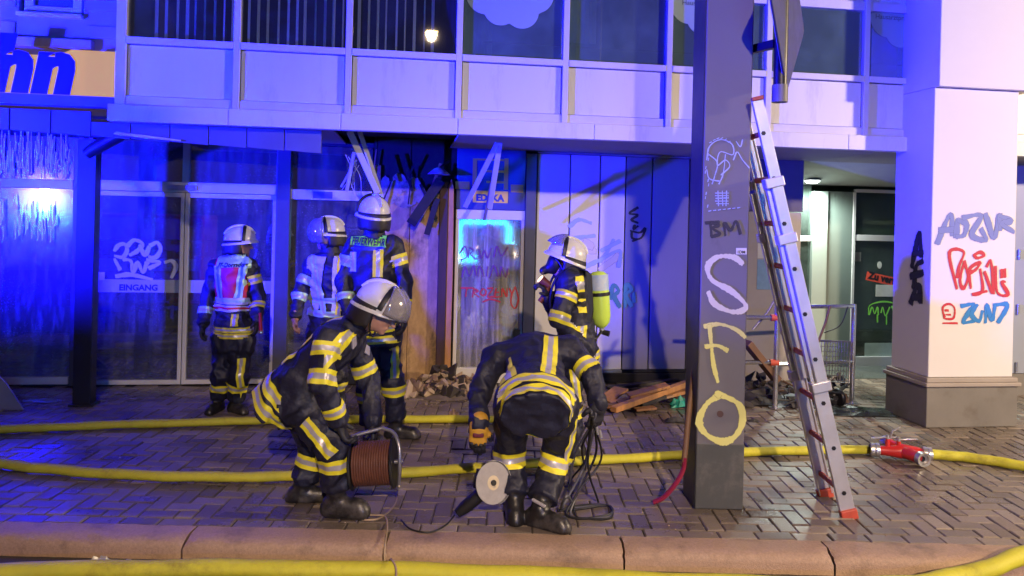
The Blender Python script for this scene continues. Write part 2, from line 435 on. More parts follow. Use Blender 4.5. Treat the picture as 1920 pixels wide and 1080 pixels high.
M_GLASS_LEFT = glass_mat('sprayed_glass', refl=0.22, film=0.38, base_film=0.07, film_col=(0.6, 0.62, 0.62), streak=(14, 14, 2.6), lo=0.48, hi=0.74, drops=0.4, glow=0.40)
M_GLASS_DOOR = glass_mat('door_glass', refl=0.26, film=0.60, base_film=0.14, glow=0.15, film_col=(0.55, 0.53, 0.52), streak=(22, 22, 1.3), lo=0.42, hi=0.72, drops=0.2, rough=0.05)
M_GLASS_UP = glass_mat('upper_glass', tint=(0.72, 0.84, 0.86), refl=0.20, film=0.26, base_film=0.14, film_col=(0.30, 0.50, 0.52), streak=(2, 2, 2), rough=0.015)
M_GLASS_CLR = glass_mat('clear_upper_glass', tint=(0.92, 0.95, 0.95), refl=0.10, film=0.05, base_film=0.01, film_col=(0.3, 0.4, 0.42), streak=(2, 2, 2), rough=0.015)
M_GLASS_R = glass_mat('passage_glass', tint=(0.6, 0.75, 0.68), refl=0.10, film=0.12, base_film=0.04, film_col=(0.4, 0.5, 0.45), streak=(3, 3, 3), rough=0.05)

# ================================================================== ground
KY0, KY1, RZ = 3.92, 4.11, -0.10
road = tag(MB().box(-150, -150, RZ - 0.3, 150, KY0 + 0.02, RZ).build('road', M_ASPH), kind='structure')
ground = tag(MB().add([(-300, -300, -0.42), (300, -300, -0.42), (300, 300, -0.42), (-300, 300, -0.42)], [(0, 1, 2, 3)]).build('ground', M_JOINT), kind='structure')
kerb = bpy.data.objects.new('kerb', None); COL.objects.link(kerb); tag(kerb, kind='structure')
def kerb_stone(x0, x1, seed):
    """granite kerb with a rounded front edge, worn and chipped"""
    rnd = random.Random(seed); g = 0.006
    prof = [(KY1, -0.30), (KY1, 0.0), (KY0 + 0.10, 0.003), (KY0 + 0.055, 0.001), (KY0 + 0.024, -0.008), (KY0 + 0.008, -0.022), (KY0, -0.045), (KY0 - 0.004, -0.30)]
    nx = 22; vs = []; n = len(prof)
    for i in range(nx + 1):
        x = x0 + g + (x1 - x0 - 2 * g) * i / nx
        for j, (y, z) in enumerate(prof):
            e = 0.0 if j in (0, n - 1) else 1.0
            edge = 0.012 * (1 if i in (0, nx) else 0) * (1 if j in (3, 4, 5) else 0)
            c = 0.01 * max(0, rnd.gauss(-0.6, 0.8)) if j in (3, 4, 5) else 0
            vs.append((x + (0.004 * rnd.uniform(-1, 1) if i in (0, nx) else 0), y + e * rnd.uniform(-0.002, 0.002) + edge + c * 0.6, z + e * rnd.uniform(-0.002, 0.002) - edge - c))
    fs = [(i * n + j, i * n + j + 1, (i + 1) * n + j + 1, (i + 1) * n + j) for i in range(nx) for j in range(n - 1)]
    fs += [tuple(range(n)), tuple(range(nx * n + n - 1, nx * n - 1, -1))]
    return MB().add(vs, fs).build('kerb_stone', M_KERB, kerb, smooth=True, angle=50)
kx = [-13.4 + 1.07 * i for i in range(10)] + [-2.75, -1.69, -0.63, 0.634, 1.74, 2.86, 3.95] + [5.05 + 1.08 * i for i in range(8)]
for i in range(len(kx) - 1): kerb_stone(kx[i], kx[i + 1], 40 + i)

pav = bpy.data.objects.new('pavement', None); COL.objects.link(pav); tag(pav, kind='structure')
MB().box(-14, KY1, -0.3, 14, 13, -0.011).build('bedding', M_JOINT, pav)
BW = 0.104
def block_mesh(w, d):
    """one paving block, its top edges chamfered"""
    c = 0.006; x, y = w / 2, d / 2
    vs = [(-x, -y, -0.03), (x, -y, -0.03), (x, y, -0.03), (-x, y, -0.03), (-x, -y, -c), (x, -y, -c), (x, y, -c), (-x, y, -c),
          (-x + c, -y + c, 0), (x - c, -y + c, 0), (x - c, y - c, 0), (-x + c, y - c, 0)]
    return vs, [(8, 9, 10, 11)] + [(4 + i, 4 + (i + 1) % 4, 8 + (i + 1) % 4, 8 + i) for i in range(4)] + [(i, (i + 1) % 4, 4 + (i + 1) % 4, 4 + i) for i in range(4)]
BV_H, BF = block_mesh(2 * BW - 0.006, BW - 0.006)
BV_V, _ = block_mesh(BW - 0.006, 2 * BW - 0.006)
BV_S, _ = block_mesh(BW - 0.006, BW - 0.006)
bm_s = MB().add(BV_S, BF).mesh('paving_block_half', M_PAVE)
bm_h = MB().add(BV_H, BF).mesh('paving_block', M_PAVE)
bm_v = MB().add(BV_V, BF).mesh('paving_block_turned', M_PAVE)
blocks = []
y_first = KY1 + 0.004
rr = random.Random(3)
for i in range(-70, 71):        # border course along the kerb
    blocks.append((i * 2 * BW + 0.05, y_first + BW / 2, 0))
y0 = y_first + BW
NI, NJ = 72, 44
def wall_y(x): return 7.82 + 0.1405 * x
for i in range(-NI, NI + 1):
    for j in range(-1, NJ):
        c = (i - j) % 4
        if c == 0: x, y, o = (i + 1) * BW, y0 + (j + 0.5) * BW, 0
        elif c == 3: x, y, o = (i + 0.5) * BW, y0 + (j + 1) * BW, 1
        else: continue
        if o and j == -1: blocks.append((x, y0 + BW / 2, 2)); continue
        if y - (BW if o else BW / 2) < y0 - 0.02: continue
        if y > wall_y(x) + (1.2 if x > 2.0 else -0.02): continue
        blocks.append((x, y, o))
def in_view(x, y):
    a = FPX * x / y; b = FPX * CH / y
    px = 960 + a * cR - b * sR; py = HY + a * sR + b * cR
    return -30 < px < 1950 and py < 1090
near = sorted([b for b in blocks if in_view(b[0], b[1])], key=lambda b: b[1])[:300]
near_set = set(near)
rest = MB(); tones = []
for b in blocks:
    dz = rr.uniform(-0.004, 0.002); tx, ty = rr.uniform(-0.02, 0.02), rr.uniform(-0.02, 0.02)
    if b in near_set:
        o = bpy.data.objects.new('paving_block', (bm_h, bm_v, bm_s)[b[2]])
        o.location = (b[0], b[1], dz - 0.001); o.rotation_euler = (tx, ty, rr.uniform(-0.012, 0.012)); link(o, pav)
    else:
        vs = (BV_H, BV_V, BV_S)[b[2]]
        rest.add([(b[0] + v[0], b[1] + v[1], dz - 0.001 + v[2] + v[0] * ty + v[1] * tx) for v in vs], BF)
        tones += [rr.random()] * 12
ro = rest.build('paving_blocks', M_PAVE, pav); tag(ro, kind='stuff')
at = ro.data.attributes.new('tone', 'FLOAT', 'POINT'); at.data.foreach_set('value', tones)

# ================================================================== white office building above the shops
VF = 1.43                                # the overhanging storey stands this far in front of the shop fronts
off = fthing('office_building', 'white panelled office building with overhanging upper storey above the burnt shop front', 'building')
Z0, Z1, ZR0, ZR1, ZS0, ZS1, ZT0, ZT1 = 2.42, 2.545, 2.558, 2.63, 3.045, 3.10, 3.70, 3.78
mull_px = [229, 443, 653, 860, 1060, 1254, 1441, 1624]
mu = [FU(p, 140, VF) for p in mull_px]
step = mu[-1] - mu[-2]
mu += [mu[-1] + step * i for i in range(1, 5)]
mw = 0.026
for i, u in enumerate(mu):
    fbox('mullion', M_FRAMEW, off, u - mw * (1.9 if i == 0 else 1), u + mw, VF - 0.06, VF + 0.012, ZR0, 5.3, 0.003)
for i in range(len(mu) - 1):
    a, b = mu[i] + mw + 0.001, mu[i + 1] - mw - 0.001
    fbox('bottom_rail', M_FRAMEW, off, a, b, VF - 0.05, VF, ZR0, ZR1, 0.003)
    fbox('spandrel_panel', M_WHITE, off, a + 0.006, b - 0.006, VF - 0.045, VF - 0.018 + random.uniform(-0.002, 0.002), ZR1 + 0.004, ZS0 - 0.006, 0.004)
    fbox('sill_rail', M_FRAMEW, off, a, b, VF - 0.05, VF + 0.016, ZS0, ZS1, 0.004)
    fbox('head_rail', M_FRAMEW, off, a, b, VF - 0.05, VF + 0.004, ZT0, ZT1, 0.003)
    w = fbox('window_pane', M_GLASS_CLR if i < 3 else M_GLASS_UP, off, a + 0.004, b - 0.004, VF - 0.04, VF - 0.032, ZS1, ZT0, 0)
    fbox('upper_panel', M_WHITE, off, a + 0.006, b - 0.006, VF - 0.045, VF - 0.02, ZT1 + 0.004, 5.28, 0.004)
# rooms behind the upper windows
fbox('floor_slab', M_SOFFIT, off, mu[0] - 0.04, mu[-1], -2.4, VF - 0.07, 2.60, 2.98, 0)
fbox('room_back_wall', mat('room_wall', (0.10, 0.13, 0.14), 0.8), off, mu[0], mu[-1], -2.0, -1.9, 2.98, 5.2, 0)
fbox('roof_slab', M_SOFFIT, off, mu[0] - 0.04, mu[-1], -2.4, VF - 0.07, 5.2, 5.35, 0)
fbox('end_wall', M_RENDER, off, mu[0] - 0.06, mu[0] - 0.02, -2.3, VF - 0.065, 2.5, 5.2, 0)
fbox('room_divider', mat('room_wall'+'_light', (0.22, 0.26, 0.27), 0.8), off, mu[3] - 0.02, mu[3] + 0.02, -1.9, VF - 0.07, 2.98, 5.2, 0)
# fascia boards
fe = [FU(205, 215, VF)] + [FU(p, 230, VF) for p in (430, 640, 858, 1112)] + [FU(1112, 230, VF) + 1.18 * i for i in range(1, 6)]
for i in range(len(fe) - 1):
    fbox('fascia_board', M_WHITE, off, fe[i] + 0.002, fe[i + 1] - 0.002, VF - 0.05, VF + 0.05, Z0, Z1 + 0.008, 0.004)
fbox('drip_edge', M_FRAMEW, off, fe[0], fe[-1], VF - 0.06, VF + 0.035, Z1 + 0.009, ZR0 - 0.001, 0)
# soffit: torn open over the fire, boarded elsewhere
ub0, ub1 = FU(690, 500), FU(848, 500)
for a, b in ((fe[0], ub0 - 0.25), (ub1 - 0.05, FU(1000, 500)), ):
    fbox('soffit_board', M_SOFFIT, off, a, b, 0.0, VF - 0.055, Z0 + 0.012, Z0 + 0.03, 0)
ur = FU(1420, 400)
n_s = 8; us = FU(1000, 500); ue = fe[-1]; uPS = FU(1500, 500, 0.0)
for i in range(n_s):
    fbox('soffit_board', M_SOFFIT, off, us + (ue - us) * i / n_s + 0.002, us + (ue - us) * (i + 1) / n_s - 0.002, 0.0, VF - 0.055, Z0 + 0.012, Z0 + 0.03, 0)
fbox('soffit_void', mat('charred_board', (0.02, 0.018, 0.017), 0.9, var=0.6, scale=12, bump=0.5), off, ub0 - 0.3, ub1, -0.02, VF - 0.06, 2.52, 2.58, 0)
# vertical blinds behind the three windows on the left
M_BLIND = mat('blind_fabric', (0.82, 0.84, 0.80), 0.8, var=0.15, scale=3, bump=0)
for wi in range(3):
    a, b = mu[wi] + mw, mu[wi + 1] - mw
    n = 11
    for k in range(n):
        if wi == 0 and k < 2: continue
        if wi == 2 and k > 8: continue
        u = a + (b - a) * (k + 0.5 + random.uniform(-0.12, 0.12)) / n
        an = R(24 + random.uniform(-14, 14))
        w_ = 0.011 * random.uniform(0.6, 1.3); dx, dy = math.cos(an) * w_, math.sin(an) * w_
        v0 = 0.0
        mb = MB().beam((u - dx, -(VF - 0.12) - dy, ZS1 + 0.03), (u - dx, -(VF - 0.12) - dy, 5.0), 0.002, 0.002)
        mb = MB(); y = -(VF - 0.14)
        vs = [(u - dx, y - dy, ZS1 - 0.02), (u + dx, y + dy, ZS1 - 0.02), (u + dx, y + dy, 5.0), (u - dx, y - dy, 5.0)]
        nx, ny = -math.sin(an) * 0.0012, math.cos(an) * 0.0012
        vs2 = [(x + nx, yy + ny, z) for x, yy, z in vs]
        mb.add(vs + vs2, [(0, 1, 2, 3), (7, 6, 5, 4), (0, 4, 5, 1), (1, 5, 6, 2), (2, 6, 7, 3), (3, 7, 4, 0)])
        mb.build('blind_slat', M_BLIND, off)
a = mu[0] + mw; fbox('blind_panel', mat('blind_grey', (0.20, 0.24, 0.22), 0.8), off, a, a + 0.16, VF - 0.16, VF - 0.15, ZS1 - 0.02, 5.0, 0)
for wi, (s0, s1) in ((3, (0.02, 0.32)), (4, (0.0, 0.33)), (6, (0.0, 0.3))):     # net curtains
    a, b = mu[wi], mu[wi + 1]
    path = MB(); n = 14; vs = []
    for k in range(n + 1):
        u = a + (b - a) * (s0 + (s1 - s0) * k / n); y = -(VF - 0.16) + 0.012 * math.sin(k * 1.9)
        vs += [(u, y, ZS1 - 0.03 + (0.22 if wi == 4 else 0)), (u, y, 5.0)]
    path.add(vs, [(2 * k, 2 * k + 2, 2 * k + 3, 2 * k + 1) for k in range(n)]).build('curtain', mat('curtain_cloth', (0.38, 0.36, 0.40), 0.9, var=0.2, scale=5), off, smooth=True)
# frosted cloud stickers with the practice name
M_CLOUD = mat('frosted_film', (0.27, 0.36, 0.40), 0.6, var=0.06, scale=2, bump=0)
M_CLOUDT = mat('film_lettering', (0.07, 0.09, 0.12), 0.6, var=0.1, bump=0)
def cloud(cu, cz, s, body, tu, tw, clip=None):
    pts = []
    lob = [(0.0, 0.30, 0.12), (-0.17, 0.05, 0.15), (-0.06, -0.045, 0.13), (0.10, -0.06, 0.13), (0.20, 0.07, 0.14), (0.08, 0.2, 0.18), (-0.1, 0.2, 0.17)]
    n = 90
    for k in range(n):
        c = 2 * math.pi * k / n; dx, dz = math.cos(c), math.sin(c); best = 0.05
        for (lx, lz, lr) in lob:
            bq = lx * dx + (lz - 0.05) * dz; q = bq * bq - (lx * lx + (lz - 0.05) ** 2 - lr * lr)
            if q > 0: best = max(best, bq + math.sqrt(q))
        u = cu + dx * best * s
        if clip: u = min(max(u, clip[0]), clip[1])
        pts.append((u, cz + dz * best * s))
    o = MB().prism(pts, lambda x, z, d: (x, -d, z), VF - 0.0305, VF - 0.0290).build('window_sticker', M_CLOUD, off)
    me = text_on('lettering', o, body, M_CLOUDT, (tu, -(VF - 0.0275), cz - 0.005), (1, 0, 0), (0, 0, 1), width=tw, size=0.09)
    return o
u3, z3 = FP(955, -10, VF); cloud(u3, z3, 1.15, 'Hausarztprax(s) Himmel', FU(892, 5, VF), FU(1035, 12, VF) - FU(892, 5, VF))
cloud(mu[5] + 0.38, FP(1290, 15, VF)[1] + 0.04, 1.15, 'Hausarztprax(s) Himmel', mu[5] + 0.12, 0.62)
cloud(mu[7] + 0.42, FP(1670, 40, VF)[1] + 0.03, 1.15, 'Hausarztprax(s) Himmel', mu[7] + 0.10, 0.62)
for wi in (3, 4, 5, 7):      # thin dividing bar seen through the panes
    fbox('glazing_bar', M_DARKM, off, mu[wi] + 0.19 * (wi == 3) + mw, mu[wi + 1] - mw - 0.005, VF - 0.058, VF - 0.046, 3.225, 3.233, 0)

# ================================================================== shop fronts on the ground floor
def traced(name, m, parent, px0, py0, px1, py1, v0=0.0, v1=0.05, bev=0.003):
    """upright board whose corners are traced on the plane of its front face"""
    u0, za = FP(px0, py0, v1); u1, zb = FP(px1, py1, v1)
    return fbox(name, m, parent, u0, u1, v0, v1, max(0.0, min(za, zb)), max(za, zb), bev)
shop = fthing('supermarket_facade', 'glazed supermarket front with wet sliding doors below the white storey', 'facade')
zt = 2.40
uA, uB, uC, uD, uE, uF = FU(-260, 600), FU(132, 600), FU(168, 600), FU(343, 600), FU(514, 600), FU(540, 600)
u700 = FU(692, 600)
ZRa, ZRb = 1.90, 2.00       # transom
fbox('window_sill', M_FRAMEW, shop, uA, uB, -0.04, 0.03, 0.02, 0.09)
fbox('transom', M_FRAMEW, shop, uA, uB, -0.04, 0.03, ZRa, ZRb - 0.01)
fbox('window_pane', M_GLASS_LEFT, shop, uA, uB, -0.006, 0.0, 0.09, ZRa, 0)
fbox('window_pane', M_GLASS_LEFT, shop, uA, uB, -0.006, 0.0, ZRb - 0.01, zt, 0)
uM = FU(-60, 600)
fbox('window_mullion', M_FRAMEW, shop, uM - 0.03, uM + 0.03, -0.05, 0.035, 0.09, zt)
for k in range(4):      # stepped frame profiles beside the entrance
    uu = uB + 0.004 + k * 0.045
    fbox('frame_post', [M_BLUEF, M_FRAMEW, M_BLUEF, M_FRAMEW][k], shop, uu, uu + 0.040, -0.05, 0.02 + 0.012 * (k % 2), 0.0, zt)
uS = uB + 0.186
fbox('transom', M_FRAMEW, shop, uS, uE, -0.06, 0.05, ZRa, ZRb)
fbox('door_drive_cover', M_ALU, shop, FU(325, 350), FU(372, 350), 0.05, 0.075, ZRa + 0.02, ZRa + 0.07)
for a, b in ((uS, uD - 0.03), (uD + 0.03, uE)):
    fbox('fanlight_pane', M_GLASS_SHOP, shop, a, b, -0.006, 0.0, ZRb, zt, 0)
fbox('fanlight_mullion', M_FRAMEW, shop, uD - 0.03, uD + 0.03, -0.05, 0.03, ZRb, zt)
def slide_door(a, b, extra):
    d = MB()
    f = 0.034
    d.box(a, -0.03, 0.012, a + f, 0.03, ZRa - 0.004); d.box(b - f, -0.03, 0.012, b, 0.03, ZRa - 0.004)
    d.box(a + f, -0.028, 0.012, b - f, 0.028, 0.055); d.box(a + f, -0.028, ZRa - 0.05, b - f, 0.028, ZRa - 0.004)
    o = d.build('sliding_door', M_FRAMEW, shop, 0.003)
    fbox('door_pane', M_GLASS_SHOP, o, a + f, b - f, -0.004, 0.003, 0.055, ZRa - 0.05, 0)
    st = fbox('safety_strip', mat('frosted_strip', (0.40, 0.42, 0.5), 0.6, bump=0), o, a + f, b - f, 0.0035, 0.0052, FP(250, 548)[1], FP(250, 524)[1], 0)
    return o, st
d1, st1 = slide_door(uS, uD - 0.004, True)
d2, st2 = slide_door(uD + 0.004, uE, False)
M_INK = mat('dark_ink', (0.02, 0.02, 0.03), 0.5, var=0.1, bump=0)
text_on('lettering', st1, 'EINGANG', M_INK, (FU(224, 540), -0.0065, FP(224, 544)[1]), (1, 0, 0), (0, 0, 1), width=FU(296, 540) - FU(224, 540), size=0.1, bold=0.004)
M_GHAZE = spray('etched_paint', (0.50, 0.50, 0.62))
finv = lambda v: (lambda px, py: FP(px, py, v))
ffn = lambda v: (lambda x, z, e=0: (x, -v - e, z))
graffiti('graffiti', d1, [[(215, 470), (222, 460), (234, 458), (238, 470), (230, 482), (216, 480)], [(238, 462), (252, 450), (268, 458), (258, 470), (244, 478)], [(262, 460), (272, 478), (280, 462)],
    [(282, 460), (295, 455), (301, 468), (292, 482), (280, 482)], [(215, 486), (225, 505)], [(232, 486), (246, 490), (250, 510), (258, 492), (268, 511), (276, 492)], [(276, 488), (300, 492), (280, 503)], [(310, 492), (322, 489), (330, 500), (322, 520)],
    [(218, 518), (245, 515), (285, 524)]], 0.035, M_GHAZE, finv(0.0065), ffn(0.0065))
fbox('paper_notice', mat('paper', (0.7, 0.7, 0.66), 0.8, bump=0), d1, FU(185, 510), FU(197, 510), 0.0065, 0.0085, FP(185, 525)[1], FP(185, 510)[1], 0)
fbox('frame_post', M_BLUEF, shop, uE + 0.001, uF, -0.06, 0.06, 0.0, zt)
# window between the entrance and the burnt wall
fbox('window_pane', M_GLASS_SHOP, shop, uF, u700, -0.006, 0.0, 0.12, 1.86, 0)
fbox('window_pane', M_GLASS_SHOP, shop, uF, u700, -0.006, 0.0, 1.96, zt, 0)
fbox('transom', M_FRAMEW, shop, uF, u700, -0.04, 0.03, 1.86, 1.96)
fbox('window_sill', M_BLUEF, shop, uF, u700, -0.05, 0.04, 0.0, 0.12)
for k, c in enumerate(((0.6, 0.6, 0.66), (0.12, 0.12, 0.4), (0.6, 0.6, 0.66))):   # printed strip on the transom
    fbox('printed_strip', mat('strip%d' % k, c, 0.6, bump=0), shop, uF + 0.02 + k * 0.2, uF + 0.21 + k * 0.2, 0.031, 0.034, 1.875, 1.945, 0)
# inside of the shop
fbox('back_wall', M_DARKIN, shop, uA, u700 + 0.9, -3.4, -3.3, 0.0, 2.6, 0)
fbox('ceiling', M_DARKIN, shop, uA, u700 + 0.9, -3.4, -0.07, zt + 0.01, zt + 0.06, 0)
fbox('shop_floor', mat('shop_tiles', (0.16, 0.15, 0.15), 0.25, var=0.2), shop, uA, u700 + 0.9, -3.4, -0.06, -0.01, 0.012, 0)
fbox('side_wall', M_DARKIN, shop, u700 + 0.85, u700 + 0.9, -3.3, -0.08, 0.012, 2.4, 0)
for k in range(5):
    u0 = uA + 1.0 + k * 1.35
    s_ = MB()
    for z in (0.15, 0.55, 0.95, 1.3): s_.box(u0, 2.1, z, u0 + 1.1, 2.5, z + 0.03)
    s_.box(u0, 2.5, 0.02, u0 + 1.1, 2.53, 1.6)
    s_.build('shelf_unit', M_SHELF, shop)
    for z in (0.18, 0.58, 0.98):
        c = MB()
        for q in range(9): c.box(u0 + 0.03 + q * 0.118, 2.12, z + 0.002, u0 + 0.11 + q * 0.118, 2.3, z + random.uniform(0.14, 0.28))
        c.build('shelf_goods', mat('goods', (0.22, 0.18, 0.2), 0.6, var=0.7, scale=9), shop)
rw2 = random.Random(44); sw = []
for k in range(150):
    x = rw2.uniform(-40, 132); y1 = rw2.uniform(280, 336); sw.append([(x, y1 - rw2.uniform(12, 70) * (0.5 + 0.5 * abs(math.sin(x * 0.09)))), (x + rw2.uniform(-3, 3), y1 - 6), (x + rw2.uniform(-2, 2), y1)])
for k in range(30):
    x = rw2.uniform(0, 110); y1 = rw2.uniform(400, 455); sw.append([(x, y1 - rw2.uniform(15, 45)), (x + 1, y1 - 8), (x, y1)])
graffiti('water_runs', shop, sw, 0.009, spray('water_film', (0.62, 0.68, 0.70), 0.3), finv(0.002), ffn(0.002), 4)
# blue tile band hanging under the fascia, warped by the heat
band = fthing('tile_band', 'row of grey fascia tiles hanging below the white storey over the entrance', 'cladding')
M_TILE = mat('band_tile', (0.11, 0.105, 0.12), 0.4, var=0.15, scale=3, bump=0.05)
ub = FU(-300, 250, 1.36); uend = FU(655, 260, 1.36)
nb = int((uend - ub) / 0.3)
for k in range(nb):
    a = ub + k * 0.3; t = (a - FU(0, 250, 1.36)) / (FU(530, 280, 1.36) - FU(0, 250, 1.36))
    zb = 2.335 - 0.09 * t
    top = 2.50 if a < fe[0] - 0.2 else Z0 - 0.003
    v1 = 1.37 + random.uniform(-0.004, 0.004)
    MB().add([(a + 0.004, -v1, zb), (a + 0.296, -v1, zb - 0.017), (a + 0.296, -v1, top), (a + 0.004, -v1, top),
              (a + 0.004, -1.34, zb), (a + 0.296, -1.34, zb - 0.017), (a + 0.296, -1.34, top), (a + 0.004, -1.34, top)],
             [(0, 1, 2, 3), (7, 6, 5, 4), (0, 4, 5, 1), (1, 5, 6, 2), (2, 6, 7, 3), (3, 7, 4, 0)]).build('tile', M_TILE, band, 0.003)

# ---- dark post with bent pipe in front of the entrance
post = thing('canopy_post', 'dark square canopy post with slanting pipe at its head beside the wet shop window', 'post', G(152, 762), TH)
M_POST = mat('post_paint', (0.016, 0.016, 0.03), 0.45, 0.1, var=0.3, scale=4)
MB().box(-0.075, 0.0, 0, 0.075, 0.12, 2.33).build('shaft', M_POST, post, 0.006)
MB().box(-0.10, -0.02, 0, 0.10, 0.14, 0.02).build('base_plate', M_POST, post, 0.004)
MB().tube([(0.0, 0.03, 2.20), (0.05, 0.01, 2.24), (0.30, -0.10, 2.36), (0.36, -0.12, 2.40)], 0.058, 14).build('slanting_pipe', M_POST, post, smooth=True)
MB().cyl((0.34, -0.115, 2.372), (0.36, -0.12, 2.41), 0.075).build('pipe_collar', M_POST, post, 0.004)
cl = fthing('strip_light_cover', 'pale broken strip light cover hanging under the tile band', 'lamp cover')
u_, z_ = FP(222, 253, 1.30); u2_, z2_ = FP(345, 266, 1.30)
MB().tube([(u_, -1.395, z_), (u_ + 0.02, -1.395, z_ + 0.003), ((u_ + u2_) / 2, -1.395, (z_ + z2_) / 2 + 0.002), (u2_, -1.395, z2_)], 0.014, 10, rr=[0.006, 0.016, 0.014, 0.008]).build('cover', mat('milky_plastic', (0.6, 0.6, 0.6), 0.4), cl, smooth=True)

# ---- neighbouring house on the left with the yellow sign
VN = 1.05
nh = fthing('neighbour_house', 'grey rendered house with small white window above the yellow sign', 'building')
un0, un1 = FU(-700, 50, VN), mu[0] - 0.08
wl, zwb = FP(42, 20, VN); wr, _ = FP(150, 30, VN)
zwb = FP(95, 26, VN)[1]
for (a, b, z0, z1) in ((un0, wl - 0.03, 2.5, 5.3), (wr + 0.03, un1, 2.5, 5.3), (wl - 0.03, wr + 0.03, 2.5, zwb - 0.03), (wl - 0.03, wr + 0.03, 4.6, 5.3)):
    fbox('wall', M_RENDER, nh, a, b, VN - 0.25, VN, z0, z1, 0)
bz = 2.93
for row in range(11):     # thin brick-sized render courses left of the white storey
    z = bz + row * 0.11; a = wr + 0.05 + (0.12 if row % 2 else 0)
    for a0, a1 in ((max(un0, wl - 2.2), wl - 0.05), (wr + 0.05, un1 - 0.02)):
        u = a0 + (0.14 if row % 2 else 0.0)
        while u + 0.26 < a1:
            fbox('stone_block', M_RENDER, nh, u + 0.006, u + 0.262, VN, VN + 0.012 + random.uniform(0, 0.004), z + 0.005, z + 0.103, 0.004); u += 0.27
fr = MB(); zf = zwb
fr.box(wl, -(VN - 0.10), zf, wr, -(VN - 0.03), zf + 0.07); fr.box(wl, -(VN - 0.10), zf + 0.07, wl + 0.07, -(VN - 0.03), 4.6); fr.box(wr - 0.07, -(VN - 0.10), zf + 0.07, wr, -(VN - 0.03), 4.6)
win = fr.build('window', M_FRAMEW, nh, 0.004)
fbox('pane', M_GLASS_UP, win, wl + 0.07, wr - 0.07, VN - 0.07, VN - 0.065, zf + 0.07, 4.6, 0)
fbox('sill', M_FRAMEW, win, wl - 0.03, wr + 0.03, VN - 0.05, VN + 0.05, zf - 0.035, zf - 0.002, 0.004)
fbox('ledge', M_RENDER, nh, un0, FU(178, 85, VN), VN, VN + 0.08, FP(80, 88, VN + 0.08)[1], FP(80, 70, VN + 0.08)[1], 0.006)
fbox('dark_room', M_DARKIN, nh, wl - 0.3, wr + 0.3, VN - 0.9, VN - 0.85, 2.9, 5.0, 0)
VS = 1.34
sg = fthing('shop_sign', 'yellow fascia sign with bold slanted blue letters on the neighbouring house', 'sign')
ys0, zs_ = FP(-500, 140, VS); ys1, zb1 = FP(216, 181, VS); zt1 = FP(216, 97, VS)[1]; zt0 = FP(100, 101, VS)[1]
us2, zz2 = FP(133, 93, VS)
M_YEL = mat('sign_yellow', (0.45, 0.27, 0.01), 0.9, var=0.06, scale=2, bump=0, spec=0.1, rvar=0.05)
us1 = FP(106, 107, VS)[0]
pn = [n for n in M_YEL.node_tree.nodes if n.type == 'BSDF_PRINCIPLED'][0]; pn.inputs['Emission Color'].default_value = (1.0, 0.56, 0.10, 1); pn.inputs['Emission Strength'].default_value = 0.42    # the sign is lit from inside
MB().prism([(ys0, zb1), (ys1, zb1), (ys1, zt1), (us2, zt1 + 0.0), (us1, zt1 - 0.055), (ys0, zt1 - 0.055)], lambda x, z, d: (x, -d, z), VS - 0.12, VS).build('board', M_YEL, sg, 0.004)
M_SBLUE = mat('sign_letter_blue', (0.01, 0.012, 0.30), 0.4, var=0.05, bump=0)
text_on('lettering', sg, 'hn', M_SBLUE, (FU(-22, 150, VS), -VS - 0.006, zb1 + 0.03), (1, 0, 0), (0, 0, 1), width=FU(141, 150, VS) - FU(-22, 150, VS), size=0.5, shear=0.18, space=1.06, bold=0.03, extrude=0.004)
fbox('light_trim', mat('sign_trim', (0.12, 0.12, 0.16), 0.5), sg, ys0, ys1 - 0.01, VS - 0.14, VS - 0.01, zb1 - 0.09, zb1 - 0.004, 0.004)
# ================================================================== burnt wall, white door, cladding
M_WOODB = mat('scorched_board', (0.56, 0.36, 0.17), 0.75, col2=(0.28, 0.16, 0.07), scale=4.5, bump=0.35, bscale=40, stretch=(1.6, 1, 0.8), dirt=(0.04, 0.028, 0.02), dirt_scale=2.2, dirt_lo=0.53, dirt_hi=0.72)
M_CHAR = MATS['charred_board']
M_ORANGE = mat('fresh_timber', (0.50, 0.24, 0.09), 0.65, var=0.35, scale=4, bump=0.25, stretch=(4, 4, 0.8), dirt=(0.12, 0.05, 0.02), dirt_scale=3, dirt_lo=0.55, dirt_hi=0.75)
burnt = fthing('burnt_wall', 'scorched brown board wall between shop window and white door, black at the top', 'wall')
ub = [FU(p, 600) for p in (694, 700, 764, 826)]
for i in range(3):
    z1 = 2.16 - 0.10 * i
    fbox('board', M_WOODB, burnt, ub[i] + 0.002, ub[i + 1] - 0.002, -0.04, 0.01 + 0.008 * (i % 2), 0.03, z1, 0.004)
    fbox('charred_board', M_CHAR, burnt, ub[i] + 0.002, ub[i + 1] - 0.002, -0.06, -0.01 + 0.008 * (i % 2), z1 + 0.004, 2.52, 0.004)
M_PLAST = mat('bare_plaster', (0.40, 0.30, 0.23), 0.85, var=0.5, scale=9, bump=0.4, bscale=50, dirt=(0.05, 0.04, 0.035), dirt_scale=8, dirt_lo=0.5, dirt_hi=0.68)
rp = random.Random(12)
for (px, py, w, h) in ((748, 345, 22, 26), (775, 352, 20, 28), (730, 368, 20, 20), (760, 378, 26, 16), (788, 365, 14, 22), (722, 345, 12, 20)):   # plaster patches where boards burnt off
    cu, cz = FP(px, py, 0.02); n = 24; s = 6.2 / 1400
    pts = [(cu + math.cos(2 * math.pi * k / n) * w * s * rp.uniform(0.82, 1.02), cz + math.sin(2 * math.pi * k / n) * h * s * rp.uniform(0.82, 1.02)) for k in range(n)]
    MB().prism(pts, lambda x, z, d: (x, -d, z), -0.005, 0.022 + rp.uniform(0, 0.004)).build('plaster_patch', M_PLAST, burnt)
